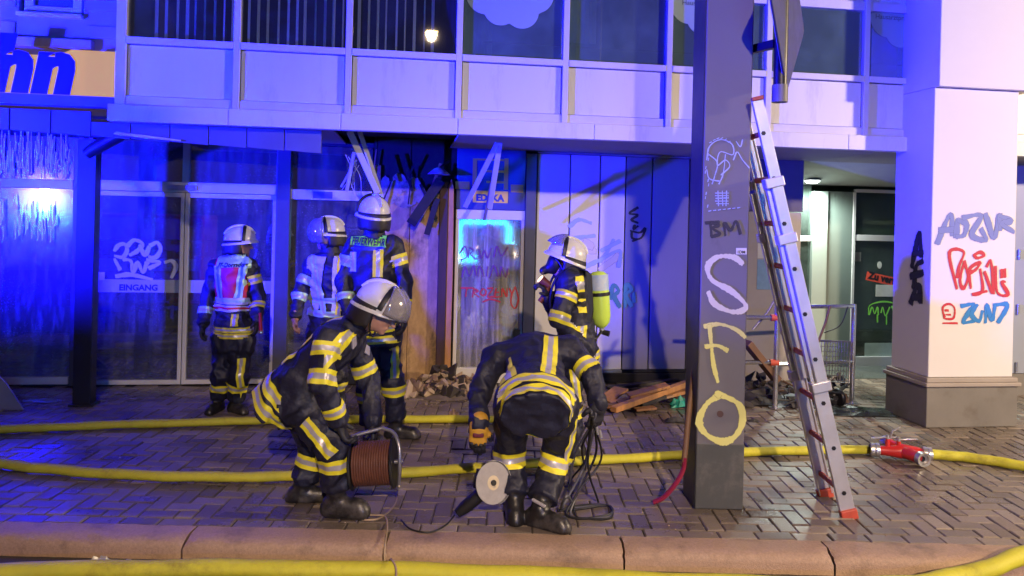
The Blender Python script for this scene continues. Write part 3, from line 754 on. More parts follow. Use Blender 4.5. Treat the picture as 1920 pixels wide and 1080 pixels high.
fbox('door_jamb', M_ORANGE, burnt, FU(702, 340), FU(714, 340), -0.02, 0.03, FP(706, 400)[1], FP(706, 310)[1], 0.004)
fbox('rear_board', M_CHAR, burnt, ub[0] - 0.01, FU(850, 600), -0.12, -0.07, 0.02, 2.6, 0)
post2 = fthing('charred_post', 'split timber post with fresh orange edge beside the white door', 'post')
u0, u1, u2 = FU(820, 560, 0.08), FU(836, 560, 0.08), FU(848, 560, 0.08)
fbox('charred_half', mat('char_red', (0.06, 0.025, 0.018), 0.7, var=0.6, scale=6, bump=0.4, stretch=(3, 3, 0.6)), post2, u0, u1, -0.02, 0.08, 0.0, FP(828, 340, 0.08)[1], 0.006)
MB().prism([(u1 + 0.002, 0.0), (u2, 0.0), (u2 - 0.004, 0.6), (u2, 1.2), (u2 - 0.01, FP(845, 352, 0.08)[1]), (u1 + 0.03, FP(840, 335, 0.08)[1]), (u1 + 0.002, FP(838, 350, 0.08)[1])], lambda x, z, d: (x, -d, z), -0.01, 0.07).build('timber_half', M_ORANGE, post2, 0.004)
rs2 = random.Random(31)
for k in range(9):
    a = FP(704 + rs2.uniform(0, 130), 300 + rs2.uniform(-30, 60), 0.06); an_ = rs2.uniform(-0.5, 0.5) - math.pi / 2; L2 = rs2.uniform(0.12, 0.4)
    MB().beam((a[0], -0.05, a[1]), (a[0] + math.cos(an_) * L2, -rs2.uniform(0.04, 0.10), a[1] + math.sin(an_) * L2), rs2.uniform(0.012, 0.03), 0.012, (0, 1, 0)).build('splinter', M_CHAR if k % 3 else M_ORANGE, burnt)
# lamp bracket and leaning beams in the burnt bay
brk = fthing('wall_lamp', 'pale half-melted wall lamp shade on the burnt wall', 'lamp')
cu, cz = FP(823, 322, 0.12)
MB().lathe([(0.025, 0.07), (0.05, 0.06), (0.115, 0.005), (0.118, 0.0), (0.10, 0.002), (0.02, 0.05)], (cu, -0.12, cz - 0.03), (0, 0, 1), 20).build('shade', mat('melted_plastic', (0.50, 0.40, 0.38), 0.5, var=0.3, scale=14), brk, smooth=True)
MB().tube([(cu, -0.12, cz + 0.03), (cu + 0.05, -0.10, cz + 0.08), (cu + 0.11, -0.0, cz + 0.12)], 0.012, 8).build('bracket', M_DARKM, brk, smooth=True)
def fbeam(name, label, cat, p0, p1, v0, v1, w, h, m, group=None, name2='board'):
    t = fthing(name, label, cat, group)
    a = FP(*p0, v0); b = FP(*p1, v1)
    MB().beam((a[0], -v0, a[1]), (b[0], -v1, b[1]), w, h, (0, 1, 0)).build(name2, m, t, 0.003)
    return t
fbeam('fallen_beam', 'charred beam slanting down to the left across the burnt wall', 'beam', (826, 338), (770, 420), 0.10, 0.14, 0.10, 0.06, M_CHAR)
fbeam('fallen_beam', 'short charred strip leaning behind the timber post', 'beam', (820, 372), (800, 440), 0.11, 0.13, 0.06, 0.04, M_CHAR)
# torn laths hanging from the soffit
M_LATH = mat('white_lath', (0.55, 0.55, 0.58), 0.5, var=0.15, scale=6, bump=0.08)
lg = 'torn ceiling laths'
for (p0, p1, v0, v1, w, lab) in (
    ((655, 246), (708, 362), 1.20, 0.95, 0.055, 'wide torn ceiling lath hanging above the helmet in front of the burnt wall'),
    ((674, 246), (716, 370), 1.12, 0.90, 0.04, 'torn ceiling lath nearest the burnt wall, hanging beside the wide one'),
    ((664, 285), (650, 358), 1.10, 0.9, 0.03, 'short torn ceiling lath dangling left over the shop window'),
    ((668, 300), (640, 350), 1.05, 0.85, 0.018, 'thin torn lath sliver dangling leftmost over the shop window'),
    ((933, 268), (872, 388), 1.15, 0.55, 0.045, 'torn white lath slanting left across the blue logo panel'),
    ((937, 268), (918, 392), 1.15, 0.60, 0.05, 'torn white lath hanging steeply over the letters of the blue logo panel'),
    ((926, 320), (908, 412), 0.8, 0.55, 0.028, 'narrow grey lath behind the steep white one at the logo panel')):
    fbeam('hanging_lath', lab, 'lath', p0, p1, v0, v1, w, 0.018, M_LATH if 'grey' not in lab else mat('scorched_lath', (0.16, 0.13, 0.14), 0.7), lg)
wr_ = fthing('hanging_wires', 'tangle of thin wires hanging by the torn laths over the shop window', 'wires')
rw = random.Random(5)
for k in range(6):
    a = FP(648 + k * 5, 290 + 4 * k, 1.0); b = FP(640 + rw.uniform(0, 40), 358 + rw.uniform(-12, 10), 0.9)
    MB().tube(smooth_path([(a[0], -1.0, a[1]), ((a[0] + b[0]) / 2 + rw.uniform(-.05, .05), -0.95, (a[1] + b[1]) / 2), (b[0], -0.9, b[1])]), 0.003, 5).build('wire', M_LATH, wr_, smooth=True)

door = fthing('white_side_door', 'white framed glass door with red graffiti under a blue logo panel', 'door')
dl, dr = FU(850, 600), FU(982, 600)
zr0, zr1 = FP(915, 412, 0.03)[1], FP(915, 394, 0.03)[1]
f = 0.035
mb = MB(); mb.box(dl, -0.03, 0.0, dl + f, 0.05, zr0); mb.box(dr - f - 0.02, -0.03, 0.0, dr - 0.02, 0.05, zr0); mb.box(dl, -0.035, zr0 + 0.001, dr - 0.02, 0.05, zr1)
mb.box(dl + f, -0.028, 0.0, dr - f - 0.02, 0.05, 0.16)
fr = mb.build('frame', M_FRAMEW, door, 0.004)
gp = fbox('pane', M_GLASS_DOOR, door, dl + f, dr - f - 0.02, -0.006, 0.0, 0.16, zr0, 0)
fbox('lock_plate', M_DARKM, door, FU(962, 620), FU(974, 620), 0.031, 0.05, FP(962, 634)[1], FP(962, 617)[1], 0.002)
for m_ in range(1):
    fbox('back_panel', mat('pale_back', (0.40, 0.38, 0.38), 0.8, var=0.3, scale=3), door, dl - 0.05, dr + 0.02, -0.95, -0.9, 0.0, 2.4, 0)
for z in (0.24, 0.52, 0.8):
    fbox('stored_crate', mat('pale_box%d' % int(z * 10), (0.42, 0.38, 0.36), 0.8, var=0.3), door, dl + 0.08 + z * 0.1, dr - 0.14, -0.6, -0.25, z - 0.1, z + 0.14, 0.01)
M_RED = spray('spray_red', (0.42, 0.02, 0.035))
M_VIO = spray('spray_violet', (0.10, 0.02, 0.14))
g2, f2 = finv(0.0035), ffn(0.0035)
graffiti('graffiti', gp, [[(864, 540), (886, 540)], [(875, 540), (873, 556)], [(888, 540), (886, 557)], [(888, 541), (896, 546), (888, 549), (898, 557)], [(905, 541), (900, 550), (908, 554), (911, 545), (905, 541)],
    [(914, 541), (924, 541), (914, 556), (926, 556)], [(930, 541), (928, 556), (938, 556)], [(930, 548), (936, 548)], [(941, 556), (942, 541), (950, 556), (951, 541)], [(955, 541), (960, 549), (966, 538)], [(960, 549), (958, 568), (966, 578), (972, 560), (966, 538)], [(905, 566), (920, 561), (938, 566)]], 0.014, M_RED, g2, f2)
graffiti('graffiti', gp, [[(862, 475), (872, 462), (876, 480), (864, 488)], [(880, 464), (878, 484)], [(880, 464), (888, 470), (882, 476), (892, 486)], [(898, 468), (902, 484), (908, 470), (914, 484), (920, 466)], [(926, 482), (932, 462), (940, 480), (952, 464)], [(866, 520), (872, 500), (880, 518), (888, 498), (892, 516)], [(896, 518), (898, 500), (904, 508), (906, 518)], [(914, 500), (912, 518)], [(918, 520), (926, 498), (934, 518)], [(938, 518), (940, 500), (948, 520), (952, 504)]], 0.013, M_VIO, g2, f2)
# blue panel with the yellow box logo
pz0, pz1 = zr1 + 0.004, FP(915, 280, 0.02)[1]
M_LBLUE = mat('logo_blue', (0.012, 0.02, 0.20), 0.4, var=0.05, bump=0); M_LYEL = mat('logo_yellow', (0.75, 0.52, 0.08), 0.5, var=0.05, bump=0)
pan = fthing('logo_panel', 'dark blue panel with yellow box logo and lettering above the white glass door', 'sign')
fbox('panel', M_LBLUE, pan, dl, dr - 0.02, -0.03, 0.02, pz0, pz1, 0.003)
def lbox(px0, py0, px1, py1, m=M_LYEL, v=0.026, nm='logo'):
    a = FP(px0, py0, v); b = FP(px1, py1, v); fbox(nm, m, pan, a[0], b[0], 0.0205, v, a[1], b[1], 0)
lbox(887, 357, 952, 381); lbox(887, 297, 893, 356); lbox(946, 297, 952, 356); lbox(894, 297, 945, 302)
lbox(912, 319, 945, 324); lbox(912, 339, 945, 344); lbox(854, 340, 880, 355); lbox(958, 346, 981, 361)
text_on('lettering', pan, 'EDEKA', M_LBLUE, (FU(893, 370, 0.027), -0.0275, FP(893, 376, 0.027)[1]), (1, 0, 0), (0, 0, 1), width=FU(946, 370) - FU(893, 370), size=0.1, bold=0.006)
fbox('frame_post', M_BLUEF, door, dr - 0.018, FU(998, 600), -0.05, 0.06, 0.0, 2.40, 0.004)

clad = fthing('panel_cladding', 'row of tall white sheet metal panels with faded graffiti right of the glass door', 'cladding')
pu = [FU(p, 600) for p in (1000, 1062, 1118, 1166, 1216, 1286)]
d_ = pu[-1] - pu[-2]; pu += [pu[-1] + d_ * 0.8, pu[-1] + d_ * 1.6]
zpb = 0.10
M_PANW = mat('panel_sheet', (0.58, 0.57, 0.58), 0.42, 0.0, var=0.06, scale=1.5, bump=0.02, dirt=(0.36, 0.33, 0.31), dirt_scale=1.8, dirt_lo=0.60, dirt_hi=0.85, stretch=(1, 1, 0.4))
M_PANG = mat('panel_sheet_shaded', (0.22, 0.21, 0.23), 0.42, 0.0, var=0.08, scale=1.5, bump=0.02, dirt=(0.18, 0.16, 0.15), dirt_scale=1.8, dirt_lo=0.60, dirt_hi=0.85, stretch=(1, 1, 0.4))
pans = []
for i in range(len(pu) - 1):
    pans.append(fbox('panel', M_PANW if i < 3 else M_PANG, clad, pu[i] + 0.007, pu[i + 1] - 0.007, -0.02, 0.03 if i < 3 else 0.024, zpb + 0.035, 2.405, 0.006))  # right panels take a grey copy, the column's shadow put into the colour
fbox('backing', M_DARKM, clad, pu[0], pu[-1], -0.06, -0.021, 0.0, 2.40, 0)
fbox('base_rail', M_DARKM, clad, pu[0], pu[-1], -0.02, 0.05, 0.0, zpb, 0.006)
fbox('base_trim', M_ALU, clad, pu[0], pu[3], -0.02, 0.036, zpb + 0.002, zpb + 0.03, 0.002)
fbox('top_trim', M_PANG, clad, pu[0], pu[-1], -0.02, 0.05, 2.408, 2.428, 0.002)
M_FADE = spray('faded_teal_paint', (0.30, 0.40, 0.46)); M_GRN = spray('spray_green', (0.10, 0.34, 0.22))
M_CREAM = spray('faded_cream_paint', (0.52, 0.49, 0.36)); M_BLK = spray('spray_black', (0.012, 0.012, 0.016))
gv, fv = finv(0.0335), ffn(0.0335)
def panel_graf(strokes, w, m): graffiti('graffiti', clad, strokes, w, m, gv, fv)
panel_graf([[(1075, 447), (1115, 442)], [(1125, 490), (1140, 470), (1150, 450)], [(1128, 470), (1162, 452)], [(1098, 500), (1128, 486), (1162, 470), (1160, 500)], [(1068, 425), (1085, 412), (1108, 418)]], 0.035, M_FADE)
panel_graf([[(1085, 470), (1114, 470)], [(1126, 505), (1160, 480)], [(1096, 455), (1110, 462)]], 0.07, M_CREAM)
panel_graf([[(1145, 560), (1150, 535), (1160, 545), (1152, 556), (1162, 575)], [(1172, 575), (1174, 535), (1184, 543), (1174, 553), (1184, 574)], [(1188, 550), (1189, 566)]], 0.04, M_GRN)
graffiti('graffiti', clad, [[(1196, 389), (1180, 400), (1196, 403), (1184, 412), (1196, 418)], [(1190, 422), (1188, 430), (1196, 424)], [(1182, 433), (1200, 436), (1210, 428), (1202, 446), (1186, 447), (1184, 436)], [(1186, 452), (1198, 448)]], 0.022, M_BLK, finv(0.027), ffn(0.027))

# ================================================================== passage on the right
pas = fthing('passage_entrance', 'recessed grey-green entrance with glass door and to-let sticker behind the ladder', 'entrance')
VP = -0.75
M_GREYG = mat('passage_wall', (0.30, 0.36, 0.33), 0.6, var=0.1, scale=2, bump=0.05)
M_PIER_SHADE = mat('pier_shade_tone', (0.09, 0.08, 0.12), 0.6, var=0.15, scale=3)
uA1, uA2 = FU(1410, 500, 0.0), FU(1500, 500, 0.0)
fbox('pier', mat('pale_pier', (0.42, 0.38, 0.36), 0.75, var=0.15, scale=2), pas, pu[-1] + 0.003, uA2, -0.75, 0.0, 0.0, FP(1470, 398)[1], 0)
fbox('pier_shaded_top', M_PIER_SHADE, pas, pu[-1] + 0.003, uA2, -0.75, 0.03, FP(1470, 397)[1] + 0.002, 2.43, 0)  # pier above the overhang's shadow edge, shade put into its colour
pst = fbox('poster', mat('paper', (0.7, 0.7, 0.66)), pas, FU(1421, 470, 0.01), FU(1493, 470, 0.01), 0.001, 0.008, FP(1460, 485)[1], FP(1460, 434)[1], 0)
fbox('poster', mat('poster_blue', (0.25, 0.42, 0.62), 0.6, var=0.3, scale=5, bump=0), pas, FU(1421, 470, 0.01), FU(1478, 470, 0.01), 0.001, 0.008, FP(1460, 543)[1], FP(1460, 487)[1], 0)
for k, (px, py) in enumerate(((1445, 447), (1445, 456), (1445, 463), (1445, 471))):
    fbox('print_line', M_INK, pst, FU(px, py, 0.01), FU(px + 36 - 9 * (k % 2), py, 0.01), 0.0085, 0.0095, FP(px, py + 3, 0.01)[1], FP(px, py, 0.01)[1], 0)
uw0, uw1, uw2, uw3 = FU(1499, 500, VP), FU(1518, 500, VP), FU(1600, 500, VP), FU(1960, 500, VP)
fbox('side_light_pane', M_GLASS_R, pas, uw0 - 0.3, uw1, VP - 0.01, VP, 0.1, 2.2, 0)
fbox('side_light_rail', M_FRAMEW, pas, uw0 - 0.3, uw1, VP - 0.02, VP + 0.02, FP(1510, 452, VP)[1], FP(1510, 442, VP)[1], 0.002)
fbox('wall_panel', M_GREYG, pas, uw1 + 0.002, FU(1546, 500, VP), VP - 0.05, VP + 0.05, 0.0, FP(1540, 359, VP)[1], 0.004)
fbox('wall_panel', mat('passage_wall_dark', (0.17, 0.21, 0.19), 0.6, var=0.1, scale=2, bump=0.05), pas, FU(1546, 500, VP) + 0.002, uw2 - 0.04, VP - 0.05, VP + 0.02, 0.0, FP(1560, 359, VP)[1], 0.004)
fbox('lintel', M_SOFFIT, pas, uw0 - 0.3, uw3, VP - 0.06, VP - 0.01, FP(1650, 357, VP)[1] + 0.045, 2.43, 0)
dz1 = FP(1650, 362, VP)[1]; zc0, zc1 = FP(1650, 452, VP)[1], FP(1650, 441, VP)[1]
mb = MB(); mb.box(uw2 - 0.035, -VP - 0.03, 0.0, uw2, -VP + 0.03, dz1); mb.box(uw2, -VP - 0.025, zc0, uw3, -VP + 0.03, zc1); mb.box(uw2, -VP - 0.025, dz1 - 0.0, uw3, -VP + 0.03, dz1 + 0.04)
mb.box(uw2, -VP - 0.025, 0.0, uw3, -VP + 0.03, FP(1650, 668, VP)[1])
gd = mb.build('glass_door', M_FRAMEW, pas, 0.003)
gz0 = FP(1650, 668, VP)[1]
fbox('pane', M_GLASS_R, gd, uw2, uw3, VP - 0.008, VP, gz0, zc0, 0)
fbox('pane', M_GLASS_R, gd, uw2, uw3, VP - 0.008, VP, zc1, dz1, 0)
fbox('frosted_strip', mat('frosted_green', (0.42, 0.52, 0.46), 0.6, bump=0), gd, FU(1621, 655, VP), uw3 - 0.3, VP + 0.001, VP + 0.003, FP(1650, 668, VP)[1] + 0.003, FP(1650, 643, VP)[1], 0)
# inside: stair hall
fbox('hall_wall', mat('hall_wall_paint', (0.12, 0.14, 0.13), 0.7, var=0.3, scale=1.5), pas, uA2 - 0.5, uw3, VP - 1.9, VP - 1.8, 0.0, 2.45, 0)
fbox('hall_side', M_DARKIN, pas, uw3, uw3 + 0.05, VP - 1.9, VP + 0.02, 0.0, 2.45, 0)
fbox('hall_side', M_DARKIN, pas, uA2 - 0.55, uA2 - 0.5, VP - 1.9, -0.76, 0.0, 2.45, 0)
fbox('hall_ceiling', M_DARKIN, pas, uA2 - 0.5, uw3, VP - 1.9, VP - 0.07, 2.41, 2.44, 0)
fbox('hall_floor', mat('hall_tiles', (0.10, 0.11, 0.10), 0.2, var=0.2), pas, uA2 - 0.5, uw3 + 0.4, VP - 1.9, -0.04, -0.012, 0.006, 0)
M_STICK = mat('sticker_red', (0.85, 0.10, 0.06), 0.5, var=0.05, bump=0)
tl = FP(1626, 509, VP + 0.004); tr_ = FP(1712, 528, VP + 0.004); hh = 0.105
dirx = Vector((tr_[0] - tl[0], 0, tr_[1] - tl[1])); Ls = dirx.length; dirx.normalize(); upx = Vector((-dirx.z, 0, dirx.x))
o3 = Vector((tl[0], -(VP + 0.002), tl[1])) - upx * hh
st = MB().add([o3, o3 + dirx * Ls, o3 + dirx * Ls + upx * hh, o3 + upx * hh], [(0, 1, 2, 3)]).build('sticker', M_STICK, gd)
text_on('lettering', st, 'Zu vermieten', M_INK, o3 + dirx * 0.02 + upx * 0.026 + Vector((0, -0.0015, 0)), dirx, upx, width=Ls * 1.06, size=0.1, bold=0.005)
fbox('paper_notice', mat('paper', (0.7, 0.7, 0.66)), gd, FU(1642, 545, VP), FU(1678, 545, VP), VP + 0.001, VP + 0.0035, FP(1660, 556, VP)[1], FP(1660, 534, VP)[1], 0)
fbox('paper_notice', mat('paper_dim', (0.25, 0.27, 0.26), 0.8), gd, FU(1602, 480, VP), FU(1614, 480, VP), VP + 0.001, VP + 0.0035, FP(1608, 490, VP)[1], FP(1608, 473, VP)[1], 0)
u9, z9 = FP(1649, 497, VP)
MB().prism([(u9 + 0.03 * math.cos(k), z9 + 0.045 * math.sin(k)) for k in [j * math.pi / 5 for j in range(10)]], lambda x, z, d: (x, -d, z), VP + 0.001, VP + 0.003).build('sticker', mat('paper', (0.7,) * 3), gd)
M_LIME = spray('spray_lime', (0.25, 0.75, 0.10))
graffiti('graffiti', gd, [[(1629, 590), (1630, 574), (1645, 567), (1665, 566), (1688, 574), (1693, 590)], [(1630, 590), (1635, 576), (1640, 588), (1645, 576), (1647, 590)], [(1652, 586), (1655, 576), (1660, 592), (1668, 576)], [(1672, 574), (1678, 590)], [(1683, 576), (1690, 580), (1686, 590), (1681, 584)], [(1645, 590), (1645, 604)], [(1662, 592), (1662, 608)]], 0.016, M_LIME, finv(VP + 0.004), ffn(VP + 0.004))
# ceiling light of the passage
zce = FP(1650, 357, VP)[1]
MB().add([(uA2, 0.0, Z0 + 0.012), (uw3, 0.0, Z0 + 0.012), (uw3, -VP, zce + 0.05), (uA2, -VP, zce + 0.05), (uA2, 0.0, Z0 + 0.04), (uw3, 0.0, Z0 + 0.04), (uw3, -VP, zce + 0.08), (uA2, -VP, zce + 0.08)], [(0, 1, 2, 3), (7, 6, 5, 4), (0, 4, 5, 1), (1, 5, 6, 2), (2, 6, 7, 3), (3, 7, 4, 0)]).build('sloping_ceiling', mat('passage_ceiling', (0.42, 0.45, 0.43), 0.8, var=0.08), pas)
pA, pB = FW(uA2, 0, Z0 + 0.012), FW(uA2, VP, zce + 0.05); cn = EU.cross(pB - pA).normalized()
if cn.z > 0: cn = -cn
pl_ = hit(1523, 337, pA, cn) - OF; ul, vl, dlz = pl_.dot(EU), -pl_.dot(EN), pl_.z
dlt = fthing('ceiling_downlight', 'round lit downlight in the ceiling of the passage', 'ceiling lamp')
MB().lathe([(0.0, -0.001), (0.075, -0.004), (0.09, -0.012), (0.10, -0.010), (0.10, 0.0)], (ul, vl, dlz), (0, 0, 1), 28).build('trim_ring', M_FRAMEW, dlt, smooth=True)
MB().lathe([(0.001, -0.045), (0.06, -0.038), (0.085, -0.012)], (ul, vl, dlz), (0, 0, 1), 28).build('lens', emit_mat('downlight_lens', (0.92, 1.0, 0.93), 14.0), dlt)
light_at('downlight_lamp', dlt, (ul, vl - 0.03, dlz - 0.09), 260.0, (0.86, 1.0, 0.90), 0.07, 'SPOT', R(165), (0, 0, -1))

# ================================================================== white column on the right
colm = fthing('white_column', 'thick white column with coloured graffiti and grey stone plinth at the right', 'column')
VC = 1.83
cz_c = FP(1745, 708, VC)[1]; c0, c1 = FU(1745, 500, VC), FU(1903, 500, VC)
CD = 0.50
zcap = FP(1800, 166, VC)[1]
shaft = fbox('shaft', M_COLW, colm, c0, c1, VC - CD, VC, cz_c + 0.002, zcap, 0.006)
fbox('upper_block', M_COLW, colm, c0 - 0.0, c1 + 0.14, VC - CD - 0.02, VC + 0.055, zcap + 0.002, 5.3, 0.006)
fbox('plinth', M_PLINTH, colm, c0 - 0.03, c1 + 0.03, VC - CD - 0.03, VC + 0.03, 0.0, cz_c - 0.075, 0.006)
mb = MB()
mb.box(c0 - 0.05, -(VC + 0.05), cz_c - 0.073, c1 + 0.05, -(VC - CD - 0.05), cz_c - 0.04); mb.box(c0 - 0.03, -(VC + 0.03), cz_c - 0.039, c1 + 0.03, -(VC - CD - 0.03), cz_c)
mb.build('plinth_cap', mat('plinth_cap_stone', (0.38, 0.33, 0.29), 0.7, var=0.15, scale=4), colm, 0.006)
M_CB = spray('spray_blue_grey', (0.16, 0.20, 0.42)); M_CR = spray('spray_crimson', (0.52, 0.02, 0.04)); M_SKY = spray('spray_sky_blue', (0.02, 0.20, 0.55))
gi, gf = finv(VC + 0.003), ffn(VC + 0.003)
graffiti('graffiti', shaft, [[(1758, 456), (1772, 420), (1784, 402), (1786, 440)], [(1762, 432), (1792, 430)], [(1796, 412), (1793, 444)], [(1797, 413), (1812, 420), (1808, 440), (1794, 444)], [(1806, 408), (1840, 404), (1822, 440), (1849, 450), (1840, 430)], [(1848, 402), (1864, 446), (1872, 404)], [(1874, 403), (1876, 430)], [(1874, 404), (1896, 414), (1878, 420), (1900, 434)]], 0.042, M_CB, gi, gf)
graffiti('graffiti', shaft, [[(1794, 541), (1780, 474), (1807, 472), (1798, 500), (1795, 520)], [(1808, 490), (1800, 524), (1806, 541), (1815, 520), (1808, 490)], [(1820, 540), (1818, 505), (1838, 492), (1830, 505), (1818, 512)], [(1838, 505), (1842, 545), (1822, 552), (1850, 546)], [(1826, 478), (1838, 473), (1845, 479), (1832, 484), (1826, 478)], [(1850, 500), (1858, 490), (1862, 550), (1846, 510)], [(1866, 500), (1870, 548), (1890, 552), (1878, 530), (1884, 528)], [(1878, 506), (1878, 520)], [(1884, 505), (1884, 519)]], 0.026, M_CR, gi, gf)
graffiti('graffiti', shaft, [[(1803, 574), (1826, 570), (1818, 584), (1806, 604), (1826, 602)], [(1832, 572), (1822, 590), (1836, 602), (1842, 584)], [(1848, 604), (1850, 572), (1860, 600), (1866, 572)], [(1864, 572), (1889, 572), (1872, 604)]], 0.034, M_SKY, gi, gf)
graffiti('graffiti', shaft, [[(1768, 606), (1795, 606)], [(1770, 596), (1768, 576), (1780, 570), (1790, 578), (1788, 596), (1776, 598), (1770, 596)], [(1772, 582), (1778, 582)], [(1774, 590), (1782, 590)], [(1768, 586), (1772, 594)]], 0.016, M_CR, gi, gf)
# writing on the column's left side
cside = FW(c0 - 0.002, 0, 0); sn = -EU
def sinv(px, py):
    w = hit(px, py, cside, sn) - OF
    return -w.dot(EN), w.z
graffiti('graffiti', shaft, [[(1710, 500), (1718, 460), (1725, 436), (1727, 480)], [(1712, 476), (1730, 474)], [(1714, 540), (1718, 500), (1730, 490)], [(1708, 518), (1730, 512)], [(1716, 548), (1719, 532)], [(1708, 568), (1716, 545), (1724, 535), (1726, 566)], [(1712, 558), (1728, 556)]], 0.05, M_BLK, sinv, lambda x, z, e=0: (c0 - 0.003 - e, x, z))
# metal door beyond the column
md = fthing('metal_door', 'grey-blue metal door with hinges at the right edge behind the column', 'door')
vm = 0.75
ua = FU(1904, 500, vm)
fbox('leaf', mat('door_paint_grey', (0.30, 0.33, 0.40), 0.45, var=0.08, scale=2, bump=0.03), md, ua - 0.05, ua + 0.95, vm - 0.05, vm, FP(1910, 700, vm)[1], 2.40, 0.004)
fbox('frame', M_FRAMEW, md, ua - 0.12, ua - 0.052, vm - 0.06, vm + 0.015, 0.0, 2.41, 0.004)
for py in (477, 580, 688):
    z = FP(1914, py, vm)[1]; MB().cyl((ua + 0.03, -vm - 0.012, z - 0.05), (ua + 0.03, -vm - 0.012, z + 0.05), 0.013).build('hinge', M_ALU, md)
fbox('ground_floor_wall', M_COLW, off, ua + 0.96, ua + 4.5, vm - 0.06, vm + 0.01, 0.0, 2.41, 0.004)
fbox('threshold', M_PLINTH, md, ua - 0.05, ua + 0.95, vm - 0.1, vm + 0.02, 0.0, FP(1910, 700, vm)[1] - 0.003, 0)
# ================================================================== grey pillar with SFO
PX0, PX1, PY0, PDEP = 1.149, 1.437, 4.52, 0.29
pil = thing('grey_pillar', 'square grey pillar painted with large yellow letters SFO standing near the kerb', 'pillar', ((PX0 + PX1) / 2, PY0, 0))
M_PIL = mat('pillar_paint', (0.145, 0.135, 0.15), 0.55, var=0.12, scale=2.5, bump=0.10, bscale=90, dirt=(0.075, 0.07, 0.075), dirt_scale=2.2, dirt_lo=0.58, dirt_hi=0.8)
hw = (PX1 - PX0) / 2
psh = MB().box(-hw, 0, 0.0, hw, PDEP, 4.9).build('shaft', M_PIL, pil, 0.008)
MB().box(-hw - 0.006, 0.004, 0.0, -hw - 0.0005, PDEP, 4.9).build('side_layer', mat('pillar_side_dark', (0.012, 0.012, 0.02), 0.5, var=0.3, scale=3), pil, 0.002)  # thin dark layer over the shaft's left side
zb = D(1350, 832, PY0).z
MB().box(-hw - 0.0005, -0.003, 0.002, hw + 0.003, PDEP + 0.003, zb).build('base_coat', mat('pillar_base_paint', (0.075, 0.078, 0.075), 0.6, var=0.25, scale=4, bump=0.15, dirt=(0.13, 0.12, 0.11), dirt_scale=4), pil, 0.006)
pinv = lambda px, py: (D(px, py, PY0 - 0.004).x - (PX0 + PX1) / 2, D(px, py, PY0 - 0.004).z)
pfn = lambda x, z, e=0: (x, -0.0045 - e, z)
M_CRM = spray('spray_cream', (0.60, 0.58, 0.42)); M_LEM = spray('spray_lemon', (0.62, 0.60, 0.20))
graffiti('graffiti', psh, [[(1392, 494), (1375, 482), (1345, 482), (1327, 500), (1335, 525), (1370, 545), (1397, 570), (1392, 582), (1370, 584), (1340, 570), (1328, 548)]], 0.030, M_CRM, pinv, pfn, 8)
graffiti('graffiti', psh, [[(1321, 612), (1350, 608), (1380, 618), (1397, 632)], [(1330, 610), (1334, 650), (1338, 685), (1346, 716)], [(1323, 650), (1345, 648), (1364, 657)]], 0.022, M_LEM, pinv, pfn, 8)
graffiti('graffiti', psh, [[(1350, 740), (1325, 758), (1311, 790), (1325, 815), (1355, 828), (1378, 818), (1392, 790), (1385, 758), (1350, 740), (1345, 742)]], 0.036, M_LEM, pinv, pfn, 8)
M_SCR = spray('scratch_blue_white', (0.35, 0.42, 0.62))
graffiti('scribble', psh, [[(1325, 300), (1330, 275), (1350, 262), (1372, 270), (1374, 290), (1350, 285), (1345, 310), (1360, 300), (1368, 312), (1352, 328)], [(1330, 290), (1345, 305), (1340, 330), (1335, 345)], [(1360, 290), (1356, 325), (1348, 345)], [(1375, 300), (1382, 285), (1392, 300), (1405, 315)], [(1325, 318), (1330, 335), (1350, 340)], [(1380, 265), (1388, 275), (1392, 262)]], 0.006, M_SCR, pinv, pfn)
graffiti('scribble', psh, [[(1341, 362), (1366, 362)], [(1341, 367), (1366, 367)], [(1342, 372), (1366, 371)], [(1341, 377), (1365, 377)], [(1343, 382), (1366, 382)], [(1346, 358), (1347, 386)], [(1354, 358), (1355, 386)], [(1362, 358), (1361, 386)]], 0.006, M_SCR, pinv, pfn)
dash = [[(1326 + 3 * math.sin(k), 280 + k * 8), (1325 + 3 * math.sin(k), 285 + k * 8)] for k in range(14) if k % 3] + [[(1330 + k * 7, 268 - 8 * math.sin(k * 0.6)), (1334 + k * 7, 266 - 8 * math.sin(k * 0.6))] for k in range(6)] + [[(1328 + k * 9, 396 - k), (1333 + k * 9, 395 - k)] for k in range(7)]
graffiti('scribble', psh, dash, 0.005, M_SCR, pinv, pfn)
M_BLK2 = spray('marker_dark', (0.02, 0.018, 0.03))
graffiti('graffiti', psh, [[(1323, 418), (1348, 416)], [(1332, 418), (1334, 442)], [(1333, 418), (1348, 422), (1336, 428), (1350, 438), (1334, 444)], [(1360, 441), (1358, 418), (1370, 432), (1380, 414), (1388, 438)]], 0.016, M_BLK2, pinv, pfn)
hp = [(1367, 474), (1350, 458), (1345, 448), (1351, 442), (1360, 442), (1366, 450), (1372, 442), (1382, 440), (1386, 448), (1380, 460)]
mb = MB(); mb.add([pfn(*pinv(*p)) for p in hp], [tuple(range(len(hp)))]); mb.build('painted_heart', M_BLK2, psh)
stk = MB(); stk.add([pfn(*pinv(*p), e=0.001) for p in ((1380, 465), (1400, 465), (1400, 477), (1380, 477))], [(0, 1, 2, 3)])
sto = stk.build('sticker', mat('paper', (0.7,) * 3), psh)
a_ = pinv(1383, 475); text_on('lettering', sto, '1DM', M_INK, (a_[0], -0.0065, a_[1]), (1, 0, 0), (0, 0, 1), width=0.045, size=0.03, bold=0.001)
